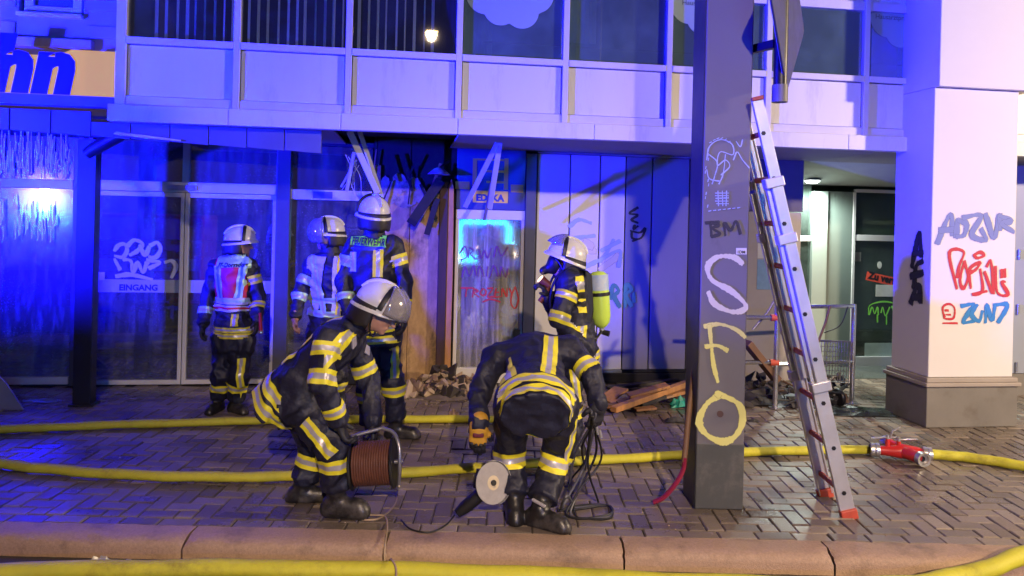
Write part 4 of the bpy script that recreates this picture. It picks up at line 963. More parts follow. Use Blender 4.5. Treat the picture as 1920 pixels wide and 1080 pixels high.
k_ = [(D(1350, 784, PY0).x - (PX0 + PX1) / 2 + 0.02 * math.cos(j), D(1350, 776, PY0).z + 0.02 * math.sin(j)) for j in [q * math.pi / 6 for q in range(12)]]
MB().prism(k_, lambda x, z, d: (x, -d, z), 0.0005, 0.005).build('anchor_cap', mat('rust', (0.09, 0.05, 0.05), 0.8), pil)

# traffic sign on a bracket at the pillar
sgn = thing('traffic_sign', 'diamond traffic sign on a black pole bracketed to the grey pillar, seen from its edge', 'traffic sign', D(1462, 188, 4.42))
o_ = D(1462, 188, 4.42)
rel = lambda v: Vector(v) - o_
pw = 0.04
MB().cyl((0, 0, 0), (0, 0, 2.4), pw, n=20).build('pole', M_DARKM, sgn, smooth=True)
MB().cyl((0, 0, -0.012), (0, 0, 0.09), pw + 0.006, n=20).build('pole_cap', mat('pole_cap_grey', (0.16, 0.15, 0.17), 0.5), sgn, smooth=True)
zb_ = D(1440, 87, 4.5).z - o_.z
MB().beam((PX1 - o_.x + 0.001, PY0 + 0.1 - o_.y, zb_), (-pw * 0.7, 0.01, zb_), 0.045, 0.05).build('bracket', M_DARKM, sgn, 0.004)
# diamond plate, turned almost edge on
zc = D(1505, 25, 4.42).z - o_.z
h_ = zc - (D(1472, 166, 4.42).z - o_.z)
an = R(58); ax = Vector((math.cos(an), math.sin(an), 0)); nrm = Vector((math.sin(an), -math.cos(an), 0))
c_ = Vector((0.055, 0.03, zc))
def plate(s, t0, t1):
    cs = [c_ + ax * (s * a * h_) + Vector((0, 0, s * b * h_)) for a, b in ((-1, 0), (-0.94, -0.09), (-0.09, -0.94), (0, -1), (0.09, -0.94), (0.94, -0.09), (1, 0), (0.94, 0.09), (0.09, 0.94), (0, 1), (-0.09, 0.94), (-0.94, 0.09))]
    n = len(cs); m_ = MB(); m_.add([p + nrm * t0 for p in cs] + [p + nrm * t1 for p in cs], [tuple(range(n)), tuple(range(2 * n - 1, n - 1, -1))] + [(i, (i + 1) % n, n + (i + 1) % n, n + i) for i in range(n)])
    return m_
plate(1.0, -0.012, 0.0).build('plate', mat('sign_back', (0.05, 0.052, 0.075), 0.4, 0.3, var=0.1), sgn, 0.002)
plate(0.99, -0.015, -0.0125).build('face', mat('sign_white', (0.7, 0.7, 0.7), 0.4, bump=0), sgn)
plate(0.72, -0.017, -0.0155).build('face_centre', mat('sign_amber', (0.75, 0.48, 0.05), 0.4, bump=0), sgn)

# wooden handled tool leaning on the pillar
tool = thing('long_tool', 'wooden handled tool with bent red iron end leaning on the grey pillar', 'tool', G(1226, 945))
tb = G(1226, 945); tw = lambda px, py, y: D(px, py, y) - tb
MB().tube([tw(1302, 690, 4.66), tw(1291, 780, 4.60), tw(1283, 866, 4.55)], 0.018, 10).build('handle', mat('tool_wood', (0.22, 0.12, 0.06), 0.6, var=0.3, stretch=(4, 4, 0.6)), tool, smooth=True)
MB().tube(smooth_path([tw(1284, 858, 4.552), tw(1281, 880, 4.545), tw(1268, 905, 4.54), tw(1245, 932, 4.56), Vector((0, 0, 0.012))]), 0.02, 10, rr=None, flat=0.7).build('iron_end', mat('tool_red', (0.32, 0.02, 0.06), 0.45, var=0.25), tool, smooth=True)

# ================================================================== ladder
M_LAL = mat('ladder_aluminium', (0.62, 0.62, 0.66), 0.38, 0.55, var=0.12, scale=5, bump=0.05)
M_LRED = mat('ladder_red', (0.58, 0.09, 0.05), 0.5, var=0.25, scale=12)
YN, YF = 4.46, 4.80
lbase = G(1590, 962); lbase.z = 0
lad = thing('extension_ladder', 'aluminium extension ladder with red rungs leaning against the grey pillar', 'ladder', lbase)
nb_, nt_ = D(1591, 964, YN) - lbase, D(1413, 187, YN) - lbase
fb_, ft_ = D(1548, 938, YF) - lbase, Vector((nt_.x + 0.005, 0, nt_.z)); fb_.z = nb_.z
dirn = (nt_ - nb_).normalized()
fb_ = nb_ + Vector((0, YF - YN, 0)); ft_ = nt_ + Vector((0, YF - YN, 0))
prp = dirn.cross(Vector((0, 1, 0))).normalized()
Ln = (nt_ - nb_).length
def rail(y, t0, t1, w, th, off, name='rail', sgn_=1):
    """U-shaped rail: web and two flanges along the ladder"""
    m_ = MB(); a = nb_ + dirn * t0 + Vector((0, y, 0)) + prp * off; b = nb_ + dirn * t1 + Vector((0, y, 0)) + prp * off
    m_.beam(a, b, th * 0.3, w, prp)
    for s in (-1, 1):
        q = prp * (s * (w / 2 - 0.004)) + Vector((0, sgn_ * th * 0.5, 0)); m_.beam(a + q, b + q, th, 0.008, prp)
    return m_.build(name, M_LAL, lad, 0.002)
W_ = YF - YN
rail(0.0, 0.0, Ln * 0.80, 0.088, 0.026, 0.0); rail(W_, 0.0, Ln * 0.78, 0.088, 0.026, 0.0, sgn_=-1)
rail(-0.032, Ln * 0.30, Ln, 0.066, 0.024, -0.012); rail(W_ - 0.032 - 0.02, Ln * 0.30, Ln * 0.985, 0.066, 0.024, -0.012, sgn_=-1)
for t in (0.80, 0.665, 0.31):
    for y in (-0.012, W_ - 0.012):
        a = nb_ + dirn * (Ln * t - 0.03) + Vector((0, y, 0)); m_ = MB(); m_.beam(a, a + dirn * 0.06, 0.07, 0.115, prp)
        m_.build('guide_bracket', M_LAL, lad, 0.006)
for k in range(9):
    t = 0.13 + k * 0.275
    if t > Ln * 0.93: break
    a = nb_ + dirn * t
    MB().cyl(a + Vector((0, 0.014, 0)), a + Vector((0, W_ - 0.014, 0)), 0.017, n=12).build('rung', M_LRED, lad, smooth=True)
    h2 = MB().cyl(a + Vector((0, -0.0045, 0)), a + Vector((0, -0.0046 if t < Ln * .3 else -0.037, 0)) + Vector((0, -0.0025, 0)), 0.014, n=6); h2.build('rung_hole', M_DARKM, lad)
for y in (0.0, W_):
    a = nb_ + Vector((0, y, 0)); m_ = MB(); m_.beam(a - dirn * 0.03 + prp * 0.0, a + dirn * 0.03, 0.045, 0.098, prp); m_.build('foot', M_LRED, lad, 0.006)
for y in (-0.032, W_ - 0.052):
    a = nb_ + dirn * Ln + Vector((0, y, 0)) - prp * 0.012; m_ = MB(); m_.beam(a - dirn * 0.012, a + dirn * 0.012, 0.03, 0.07, prp); m_.build('end_cap', M_LRED, lad, 0.004)

# ================================================================== railing, cart and debris behind the pillar
def px_tube(mb, pts, r, n=10): mb.tube(pts, r, n)
railg = thing('barrier_rail', 'chrome tube barrier behind the ladder', 'railing', G(1453, 765))
b0 = G(1453, 765); b1 = G(1597, 757)
M_CHR = mat('chrome_tube', (0.62, 0.62, 0.66), 0.22, 0.9, var=0.15, scale=6, bump=0.02)
rl = lambda v: Vector(v) - b0
ztop = D(1597, 570, b1.y).z
for p, nm in ((b0, 0), (b1, 1)):
    MB().cyl(rl((p.x, p.y, 0)), rl((p.x, p.y, ztop)), 0.024, n=14).build('post', M_CHR, railg, smooth=True)
    MB().cyl(rl((p.x, p.y, 0)), rl((p.x, p.y, 0.012)), 0.06, n=18).build('base_plate', M_CHR, railg)
for z in (ztop - 0.02, D(1597, 678, b1.y).z):
    MB().cyl(rl((b0.x, b0.y, z)), rl((b1.x, b1.y, z)), 0.02, n=12).build('bar', M_CHR, railg, smooth=True)
for z in (D(1430, 595, b0.y).z, D(1430, 679, b0.y).z):
    MB().cyl(rl((b0.x - 0.75, b0.y - 0.05, z)), rl((b0.x, b0.y, z)), 0.02, n=12).build('bar', M_CHR, railg, smooth=True)
    MB().cyl(rl((b0.x - 0.06, b0.y - 0.005, z)), rl((b0.x + 0.02, b0.y, z)), 0.032, n=14).build('red_joint', M_LRED, railg, smooth=True)
# wrecked wire cart
cart = thing('wire_cart', 'overturned wire shopping cart with black wheel lying behind the ladder', 'shopping cart', G(1530, 752))
cb = G(1530, 752); cp = lambda px, py, y=7.1: D(px, py, y) - cb
M_WIRE = mat('cart_wire', (0.30, 0.29, 0.29), 0.4, 0.7, var=0.4, scale=10)
m_ = MB()
for k in range(12):
    x = 1530 + k * 5.4; m_.tube([cp(x, 640), cp(x - 3, 715, 7.0)], 0.0035, 5)
for k in range(9): m_.tube([cp(1527, 640 + k * 9), cp(1592, 642 + k * 9)], 0.0035, 5)
for k in range(8): m_.tube([cp(1530 + k * 8, 715, 7.0), cp(1534 + k * 8, 718, 7.35)], 0.003, 5)
m_.build('basket', M_WIRE, cart)
MB().tube([cp(1527, 638), cp(1594, 640), cp(1592, 718), cp(1526, 714), cp(1527, 638)], 0.008, 8).build('basket_rim', M_WIRE, cart, smooth=True)
MB().tube([cp(1556, 574), cp(1548, 605), cp(1530, 652)], 0.012, 8).build('handle_arm', mat('cart_rust', (0.30, 0.17, 0.08), 0.6, 0.4, var=0.4), cart, smooth=True)
MB().tube(smooth_path([cp(1590, 575), cp(1575, 610), cp(1545, 624)]), 0.005, 6).build('cable', M_DARKM, cart, smooth=True)
MB().tube([cp(1412, 618), cp(1440, 585), cp(1455, 560)], 0.012, 8).build('frame_tube', M_WIRE, cart, smooth=True)
MB().tube([cp(1500, 690), cp(1540, 735), cp(1580, 738)], 0.014, 8).build('frame_tube', M_DARKM, cart, smooth=True)
wc = cp(1577, 734)
for q, (dx) in enumerate((0.0, -0.32)):
    c = wc + Vector((dx, 0.05, 0)); c.z = 0.085
    MB().lathe([(0.02, -0.02), (0.075, -0.02), (0.085, -0.01), (0.085, 0.01), (0.075, 0.02), (0.02, 0.02)], c, (0.9, 0.3, 0.1), 20).build('wheel', M_DARKM, cart, smooth=True)
M_BURNTP = mat('burnt_scrap', (0.05, 0.045, 0.045), 0.75, var=0.6, scale=12, bump=0.4)
M_BROWN = mat('brown_timber', (0.17, 0.085, 0.045), 0.7, var=0.4, scale=5, bump=0.3)
def plank(name, label, p0, p1, w, h, m, z0, z1, group=None, cat='plank'):
    a = G(*p0, z=z0); b = G(*p1, z=z1); c = (a + b) / 2; c.z = 0
    t = thing(name, label, cat, c, 0, group)
    MB().beam(a - c, b - c, w, h).build('timber', m, t, 0.004)
    return t
def plankD(name, label, a, b, w, h, m, group=None):
    c = (a + b) / 2; c.z = 0; t = thing(name, label, 'plank', c, 0, group); MB().beam(a - c, b - c, w, h).build('timber', m, t, 0.004); return t
plankD('scorched_plank', 'thick brown scorched beam leaning at the railing right of the grey pillar', D(1400, 642, 7.0), G(1456, 712, 0.25), 0.11, 0.06, M_BROWN)
dg = 'broken timber on the pavement'
plank('broken_timber', 'long splintered orange roof batten lying across the heap of broken timber', (1150, 768), (1290, 718), 0.07, 0.05, M_ORANGE, 0.06, 0.16, dg)
plank('broken_timber', 'flat pale orange board lying leftmost in the heap of broken timber', (1132, 752), (1165, 728), 0.16, 0.02, M_ORANGE, 0.03, 0.10, dg)
plank('broken_timber', 'thin orange board under the long batten, nearest the wall', (1160, 752), (1275, 735), 0.07, 0.025, M_ORANGE, 0.03, 0.05, dg)
plank('broken_timber', 'short dark end of timber in front of the long batten', (1135, 762), (1200, 755), 0.07, 0.04, M_BROWN, 0.03, 0.04, dg)
plank('broken_timber', 'small orange offcut lying in front of the heap of timber', (1190, 768), (1228, 764), 0.09, 0.02, M_ORANGE, 0.02, 0.03, dg)
plank('broken_timber', 'dark charred board at the back of the timber heap by the panels', (1140, 728), (1270, 712), 0.08, 0.03, M_BURNTP, 0.03, 0.05, dg)
plank('broken_timber', 'pale splintered slat beside the green scrap', (1215, 752), (1262, 742), 0.05, 0.02, mat('pale_timber', (0.42, 0.27, 0.16), 0.7, var=0.3), 0.04, 0.09, dg)
plank('broken_timber', 'big split orange board tilted up at the back of the timber heap', (1178, 742), (1252, 722), 0.15, 0.025, M_ORANGE, 0.10, 0.20, dg)
plank('broken_timber', 'wide orange board lying crosswise below the long batten', (1145, 756), (1222, 744), 0.14, 0.02, M_ORANGE, 0.04, 0.07, dg)
rt_ = random.Random(77); words = ['splintered orange offcut lying deep in the timber heap', 'scorched slat sticking out of the timber heap', 'broad orange board flat in the middle of the timber heap', 'thin dark slat crossing the front of the timber heap', 'short pale stick on top of the timber heap', 'snapped orange lath at the right end of the timber heap', 'charred stub at the left end of the timber heap']
for k, w_ in enumerate(words):
    x0 = 1138 + k * 20; plank('broken_timber', w_, (x0, 764 - 5 * (k % 3) - 2 * k), (x0 + rt_.uniform(20, 60), 758 - 5.5 * k + rt_.uniform(-6, 6)), rt_.uniform(0.05, 0.13), 0.02 + 0.012 * (k % 2), (M_ORANGE, M_BROWN, M_ORANGE, M_BURNTP, MATS['pale_timber'], M_ORANGE, M_BURNTP)[k], 0.03 + 0.02 * (k % 3), 0.04 + 0.05 * (k % 2), dg)
def crumple(name, label, cat, c, sx, sy, sz, m, seed, n=14, group=None):
    """crumpled sheet: jittered dome"""
    r_ = random.Random(seed); mb = MB(); vs = []; k = 7
    for i in range(k):
        for j in range(k):
            x, y = i / (k - 1) * 2 - 1, j / (k - 1) * 2 - 1
            vs.append((x * sx + r_.uniform(-.12, .12) * sx, y * sy + r_.uniform(-.12, .12) * sy, max(0.004, sz * (1 - 0.75 * (x * x + y * y)) * r_.uniform(0.3, 1.0))))
    fs = [(i * k + j, i * k + j + 1, (i + 1) * k + j + 1, (i + 1) * k + j) for i in range(k - 1) for j in range(k - 1)]
    o = mb.add(vs, fs).build(name, m); o.location = c
    s = o.modifiers.new('solid', 'SOLIDIFY'); s.thickness = 0.004
    return tag(o, label, cat, group)
crumple('scrap_sheet', 'crumpled green plastic scrap beside the timber heap', 'scrap', G(1275, 762), 0.09, 0.07, 0.12, mat('green_plastic', (0.02, 0.30, 0.22), 0.4), 4)
crumple('scrap_sheet', 'dark torn sheet lying in front of the grey pillar near the timber', 'scrap', G(1268, 790), 0.10, 0.05, 0.05, M_BURNTP, 6)
crumple('scrap_sheet', 'black melted sheet under the railing by the grey pillar', 'scrap', G(1425, 752), 0.28, 0.2, 0.16, M_BURNTP, 8)
crumple('scrap_sheet', 'grey charred foil lying beneath the overturned cart', 'scrap', G(1490, 756), 0.25, 0.18, 0.12, mat('ash_sheet', (0.14, 0.13, 0.14), 0.6, var=0.5, scale=10), 9)
crumple('scrap_sheet', 'small scorched scrap lying on the paving right of the yellow O', 'scrap', G(1412, 790), 0.045, 0.03, 0.035, M_BURNTP, 10)
crumple('scrap_sheet', 'wet dark rag stretched on the floor before the glass entrance', 'scrap', G(1610, 772), 0.35, 0.16, 0.05, mat('wet_rag', (0.05, 0.06, 0.06), 0.25, var=0.4), 11)
def rock_mesh(seed, s):
    """angular broken chunk: hull of random points"""
    r_ = random.Random(seed); b = bmesh.new(); ex = (1.0, r_.uniform(0.6, 1.0), r_.uniform(0.35, 0.8))
    for _ in range(11): b.verts.new((r_.choice((-1, 1)) * r_.uniform(0.4, 1) * ex[0] * s, r_.choice((-1, 1)) * r_.uniform(0.4, 1) * ex[1] * s, r_.choice((-1, 1)) * r_.uniform(0.4, 1) * ex[2] * s))
    q = bmesh.ops.convex_hull(b, input=b.verts); bmesh.ops.delete(b, geom=list(set(q['geom_interior'] + q['geom_unused'])), context='VERTS')
    me = bpy.data.meshes.new('rubble_stone'); b.to_mesh(me); b.free(); return me
M_RUB = [mat('rubble_a', (0.42, 0.31, 0.23), 0.85, var=0.4, scale=20, bump=0.4), mat('rubble_b', (0.30, 0.20, 0.14), 0.85, var=0.4, scale=20, bump=0.4), mat('rubble_c', (0.06, 0.05, 0.05), 0.85, var=0.5, scale=20, bump=0.4), mat('rubble_d', (0.52, 0.40, 0.30), 0.85, var=0.3, scale=20, bump=0.4)]
heap = thing('rubble_heap', 'low heap of broken plaster and bricks below the burnt wall and white door', 'rubble', G(835, 735))
hb = G(835, 735); rr_ = random.Random(21)
rocks = [rock_mesh(k, 1.0) for k in range(6)]
for k, me in enumerate(rocks): me.materials.append(M_RUB[k % 4])
rocks += [m.copy() for m in rocks]
for k, me in enumerate(rocks[6:]): me.materials.clear(); me.materials.append(M_RUB[(k + 1) % 4])
for k in range(210):
    px = rr_.gauss(832, 34); px = min(max(px, 760), 912); hgt = max(0, 1 - abs(px - 835) / 75)
    py = rr_.uniform(724, 746); p = G(px, py); s = rr_.uniform(0.018, 0.06) * (1.5 if rr_.random() < 0.2 else 1)
    p.z = s * 0.5 + rr_.uniform(0, 0.17) * hgt * (1 if py < 736 else 0.3)
    o = bpy.data.objects.new('rubble_piece', rr_.choice(rocks)); o.scale = (s, s, s); o.location = p - hb; o.rotation_euler = (rr_.uniform(0, 6), rr_.uniform(0, 6), rr_.uniform(0, 6)); link(o, heap)
MB().lathe([(0.36, 0.0), (0.25, 0.03), (0.1, 0.055), (0.001, 0.06)], (0, 0.0, 0.0), (0, 0, 1), 16).build('dust_mound', mat('dust', (0.20, 0.16, 0.13), 0.9, var=0.4, scale=12, bump=0.5), heap, smooth=True)
ch = thing('charred_debris', 'dark heap of charred debris behind the railing right of the grey pillar', 'debris', G(1470, 752)); chb = G(1470, 752)
rock_c = [m.copy() for m in rocks[:6]]
for k, me in enumerate(rock_c): me.materials.clear(); me.materials.append((M_BURNTP, M_RUB[2], M_BROWN, MATS['ash_sheet'])[k % 4])
for k in range(90):
    px = rr_.uniform(1402, 1585); py = rr_.uniform(728, 764); p = G(px, py); s = rr_.uniform(0.02, 0.075); p.z = s * 0.45 + rr_.uniform(0, 0.13) * (1 if py < 748 else 0.2)
    o = bpy.data.objects.new('debris_piece', rr_.choice(rock_c)); o.scale = (s * rr_.uniform(0.7, 1.8), s, s * rr_.uniform(0.4, 0.9)); o.location = p - chb; o.rotation_euler = (rr_.uniform(0, 6), rr_.uniform(0, 6), rr_.uniform(0, 6)); link(o, ch)
for k in range(16):
    a = G(rr_.uniform(1402, 1560), rr_.uniform(730, 760), rr_.uniform(0.02, 0.08)); an_ = rr_.uniform(0, 6.28); b3 = a + Vector((math.cos(an_), math.sin(an_) * 0.5, rr_.uniform(0, 0.5))) * rr_.uniform(0.15, 0.4)
    MB().beam(a - chb, b3 - chb, rr_.uniform(0.015, 0.05), 0.015).build('charred_stick', M_BURNTP if k % 3 else M_BROWN, ch)
mbg = MB()
for k in range(420):     # fine grit and splinters over the paving
    px = rr_.gauss(860, 190); py = rr_.uniform(735, 800)
    if not 560 < px < 1290: continue
    p = G(px, py); s = rr_.uniform(0.003, 0.011)
    mbg.add([p + Vector((s * math.cos(q * 2.1 + k), s * math.sin(q * 2.1 + k), 0.001)) for q in range(3)] + [p + Vector((0, 0, s * 0.9))], [(0, 1, 3), (1, 2, 3), (2, 0, 3)])
for k in range(520):
    p = Vector((rr_.uniform(-4, 4.2), rr_.uniform(4.15, 6.6), 0)); s = rr_.uniform(0.0025, 0.008)
    mbg.add([p + Vector((s * math.cos(q * 2.1 + k), s * math.sin(q * 2.1 + k), 0.001)) for q in range(3)] + [p + Vector((0, 0, s * 0.8))], [(0, 1, 3), (1, 2, 3), (2, 0, 3)])
tag(mbg.build('scattered_grit', M_RUB[0]), 'fine grit and splinters scattered on the paving before the burnt wall', 'grit', kind='stuff')
tag(crumple('rubble_lump', 'single brown lump of rubble lying behind the upper hose', 'rubble', G(850, 782), 0.05, 0.04, 0.09, M_RUB[1], 15), None)

# left edge: grey board and a torn wet sheet
bo = thing('grey_board', 'grey board leaning at the left edge of the picture', 'board', G(0, 768))
q0 = G(0, 768)
MB().prism([(-0.5, 0.0), (0.20, 0.0), (0.17, 0.03), (0.0, 0.21), (-0.08, 0.27), (-0.5, 0.27)], lambda x, z, d: (x, d + z * 0.3, z), 0.0, 0.02).build('panel', mat('grey_sheet', (0.26, 0.25, 0.27), 0.55, var=0.15), bo, 0.003)
crumple('wet_sheet', 'glossy torn sheet lying on the paving left of the dark post', 'scrap', G(80, 752), 0.16, 0.06, 0.03, mat('glossy_sheet', (0.20, 0.22, 0.25), 0.12, 0.3), 30)
for (px, py, s) in ((190, 742, 0.05), (225, 737, 0.05), (250, 748, 0.03)):
    crumple('paper_scrap', {190: 'pale wet paper scrap lying left of two more below the glass doors', 225: 'pale wet paper scrap lying nearest the sliding doors', 250: 'smallest wet paper scrap on the paving below the glass doors'}[px], 'paper', G(px, py), s, s * 0.5, 0.006, mat('wet_paper', (0.35, 0.3, 0.3), 0.6), int(px))
for (px, py, s, lab) in ((186, 1058, 0.05, 'larger crumpled clear plastic bag in the gutter beside the yellow hose'), (238, 1062, 0.045, 'smaller flattened plastic scrap in the gutter right of the bag')):
    crumple('plastic_bag', lab, 'plastic bag', G(px, py, RZ), s, 0.04, 0.065 if px < 200 else 0.04, mat('milky_film', (0.55, 0.55, 0.58), 0.3), int(px))
for (px, py) in ((643, 1055), (782, 1058)):
    o = bpy.data.objects.new('fallen_leaf', rocks[3]); o.scale = (0.014, 0.012, 0.008); o.location = G(px, py, RZ + 0.008); link(o)
    tag(o, 'small orange leaf in the gutter %s' % ('left of the hanging cable' if px < 700 else 'right of the hanging cable'), 'leaf')

# ================================================================== hoses
def hose_mat(name, col):
    m = mat(name, col, 0.6, var=0.35, scale=4, bump=0.6, bscale=230, dirt=(col[0] * 0.35, col[1] * 0.30, col[2] * 0.5), dirt_scale=4, dirt_lo=0.50, dirt_hi=0.74)
    return m
M_HOSE = hose_mat('hose_yellow', (0.70, 0.66, 0.04)); M_HOSE2 = hose_mat('hose_worn_yellow', (0.50, 0.40, 0.10))
M_COUP = mat('coupling_metal', (0.55, 0.54, 0.52), 0.35, 0.75, var=0.2, scale=12)
HR = 0.036
def hose(label, pts, r=HR, m=M_HOSE, ends=()):
    t = thing('fire_hose', label, 'hose', (pts[0][0], pts[0][1], pts[0][2] - r), 0, 'fire hoses on the ground')
    b = Vector((pts[0][0], pts[0][1], pts[0][2] - r))
    p = [v - b for v in smooth_path(pts, 12)]
    rh = random.Random(len(label)); rr2 = [r * (1 + 0.035 * math.sin(i * 0.9 + rh.uniform(0, 1.2)) + rh.uniform(-0.02, 0.02)) for i in range(len(p))]
    p = [q + Vector((0, 0.006 * math.sin(i * 0.55), 0)) for i, q in enumerate(p)]
    MB().tube(p, r, 18, rr=rr2, flat=0.9).build('sleeve', m, t, smooth=True, angle=80)
    for e in ends:
        i = 0 if e == 0 else -1
        a = p[i]; d = (p[1] - p[0]).normalized() if e == 0 else (p[-2] - p[-1]).normalized()
        MB().lathe([(r * 1.02, 0.12), (r * 1.12, 0.10), (r * 1.12, 0.05), (r * 1.45, 0.045), (r * 1.45, 0.0), (r * 1.2, -0.01), (r * 0.7, -0.01)], a, d, 24).build('coupling', M_COUP, t, smooth=True, angle=35)
    return t
gz = lambda px, py, r=HR: G(px, py + 0.0, r)
hose('upper yellow fire hose running behind the two working firefighters', [gz(-260, 814), gz(0, 805), gz(200, 797), gz(400, 791), gz(540, 787), gz(700, 786), gz(860, 786), gz(960, 787), gz(1015, 778), gz(1050, 768)], HR)
hose('lower worn yellow fire hose curving in from the left to the red divider', [gz(-200, 838), gz(0, 869), gz(90, 879), gz(220, 889), gz(380, 894), gz(540, 893), gz(700, 889), gz(880, 878), gz(1000, 869), gz(1150, 861), gz(1290, 853), gz(1480, 845), gz(1632, 843)], HR, M_HOSE)
hose('yellow fire hose leaving the red divider towards the right edge', [gz(1745, 852), gz(1800, 856), gz(1860, 864), gz(1930, 876), gz(2050, 902), Vector((5.2, 4.9, 0.036)), Vector((6.6, 4.7, 0.036)), Vector((9.0, 4.9, 0.036))], 0.04, M_HOSE)
hose('thick yellow fire hose lying in the gutter along the kerb in front', [Vector(p) for p in ((-4.2, 3.30, RZ + 0.05), (-3.2, 3.50, RZ + 0.05), (-2.3, 3.66, RZ + 0.05), (-1.5, 3.73, RZ + 0.05), (-0.6, 3.755, RZ + 0.05), (0.3, 3.735, RZ + 0.05), (1.2, 3.70, RZ + 0.05), (1.9, 3.71, RZ + 0.055), (2.35, 3.78, RZ + 0.09), (2.75, 3.90, 0.05), (3.3, 4.15, 0.05), (4.0, 4.35, 0.05), (5.2, 4.45, 0.05), (7.0, 4.4, 0.05))], 0.047, M_HOSE)

# red divider with valves
dvb = G(1690, 858); div = thing('hose_divider', 'red three-way hose divider with metal couplings and valve levers on the paving', 'hose divider', dvb)
M_DRED = mat('divider_red', (0.58, 0.025, 0.02), 0.35, var=0.15, scale=8, coat=0.3)
dv = lambda px, py, y=None: (D(px, py, dvb.y if y is None else y) - dvb)
A_ = G(1640, 843, 0.06) - dvb; B_ = G(1738, 851, 0.065) - dvb
mid = (A_ + B_) / 2 + Vector((0.0, 0, 0.005))
MB().tube([A_ + (B_ - A_) * 0.1, A_ + (B_ - A_) * 0.35, mid, A_ + (B_ - A_) * 0.75, A_ + (B_ - A_) * 0.92], 0.05, 18, rr=[0.034, 0.042, 0.055, 0.048, 0.038]).build('body', M_DRED, div, smooth=True)
br = mid + Vector((0.01, -0.01, 0)); out_ = mid + Vector((0.075, -0.15, 0)); out_.z = 0.062
MB().tube([br, (br + out_) / 2, out_], 0.045, 16).build('branch', M_DRED, div, smooth=True)
MB().lathe([(0.02, -0.001), (0.036, 0.0), (0.038, -0.02), (0.052, -0.022), (0.052, 0.02), (0.04, 0.03)], out_ + Vector((0.0, -0.01, 0)), (-0.15, 1, 0), 24).build('coupling', M_COUP, div, smooth=True, angle=35)
MB().lathe([(0.028, 0.004), (0.001, 0.012)], out_ + Vector((0, -0.008, 0)), (-0.15, 1, 0), 20).build('outlet_bore', M_DARKM, div)
for p, d, s in ((A_, (A_ - B_).normalized(), 1), (B_, (B_ - A_).normalized(), 1)):
    MB().lathe([(0.040, -0.035), (0.052, -0.03), (0.052, -0.005), (0.046, 0.0), (0.05, 0.005), (0.05, 0.03), (0.038, 0.035)], p, d, 24).build('coupling', M_COUP, div, smooth=True, angle=35)
back = mid + Vector((-0.06, 0.10, 0.03))
MB().tube([mid, back], 0.045, 16).build('branch', M_DRED, div, smooth=True)
MB().lathe([(0.038, -0.03), (0.05, -0.02), (0.05, 0.02), (0.036, 0.03)], back, (-0.5, 1, 0.1), 20).build('coupling', M_COUP, div, smooth=True)
for (px, h, l0, l1) in ((1664, 0.15, (-0.13, 0.0, 0.0), (0.07, 0.0, 0.01)), (1685, 0.14, (-0.02, 0.02, 0), (0.13, -0.01, 0.02))):
    c = A_ + (B_ - A_) * ((px - 1640) / 98.0); top = c + Vector((0, 0, h - c.z))
    MB().cyl(c + Vector((0, 0, 0.02)), top, 0.020, 0.014, 14).build('valve_stem', M_DRED, div, smooth=True)
    MB().tube([top + Vector(l0), top + Vector((0, 0, 0.012)), top + Vector(l1)], 0.008, 10).build('valve_lever', M_COUP, div, smooth=True)
    MB().cyl(top, top + Vector((0, 0, 0.03)), 0.012, n=12).build('valve_cap', M_COUP, div, smooth=True)
q = A_ + (B_ - A_) * 0.3
MB().tube([q + Vector((0, 0, 0.1)), q + Vector((0.015, 0, 0.15)), q + Vector((0.065, -0.01, 0.175))], 0.007, 10).build('valve_lever', M_COUP, div, smooth=True)

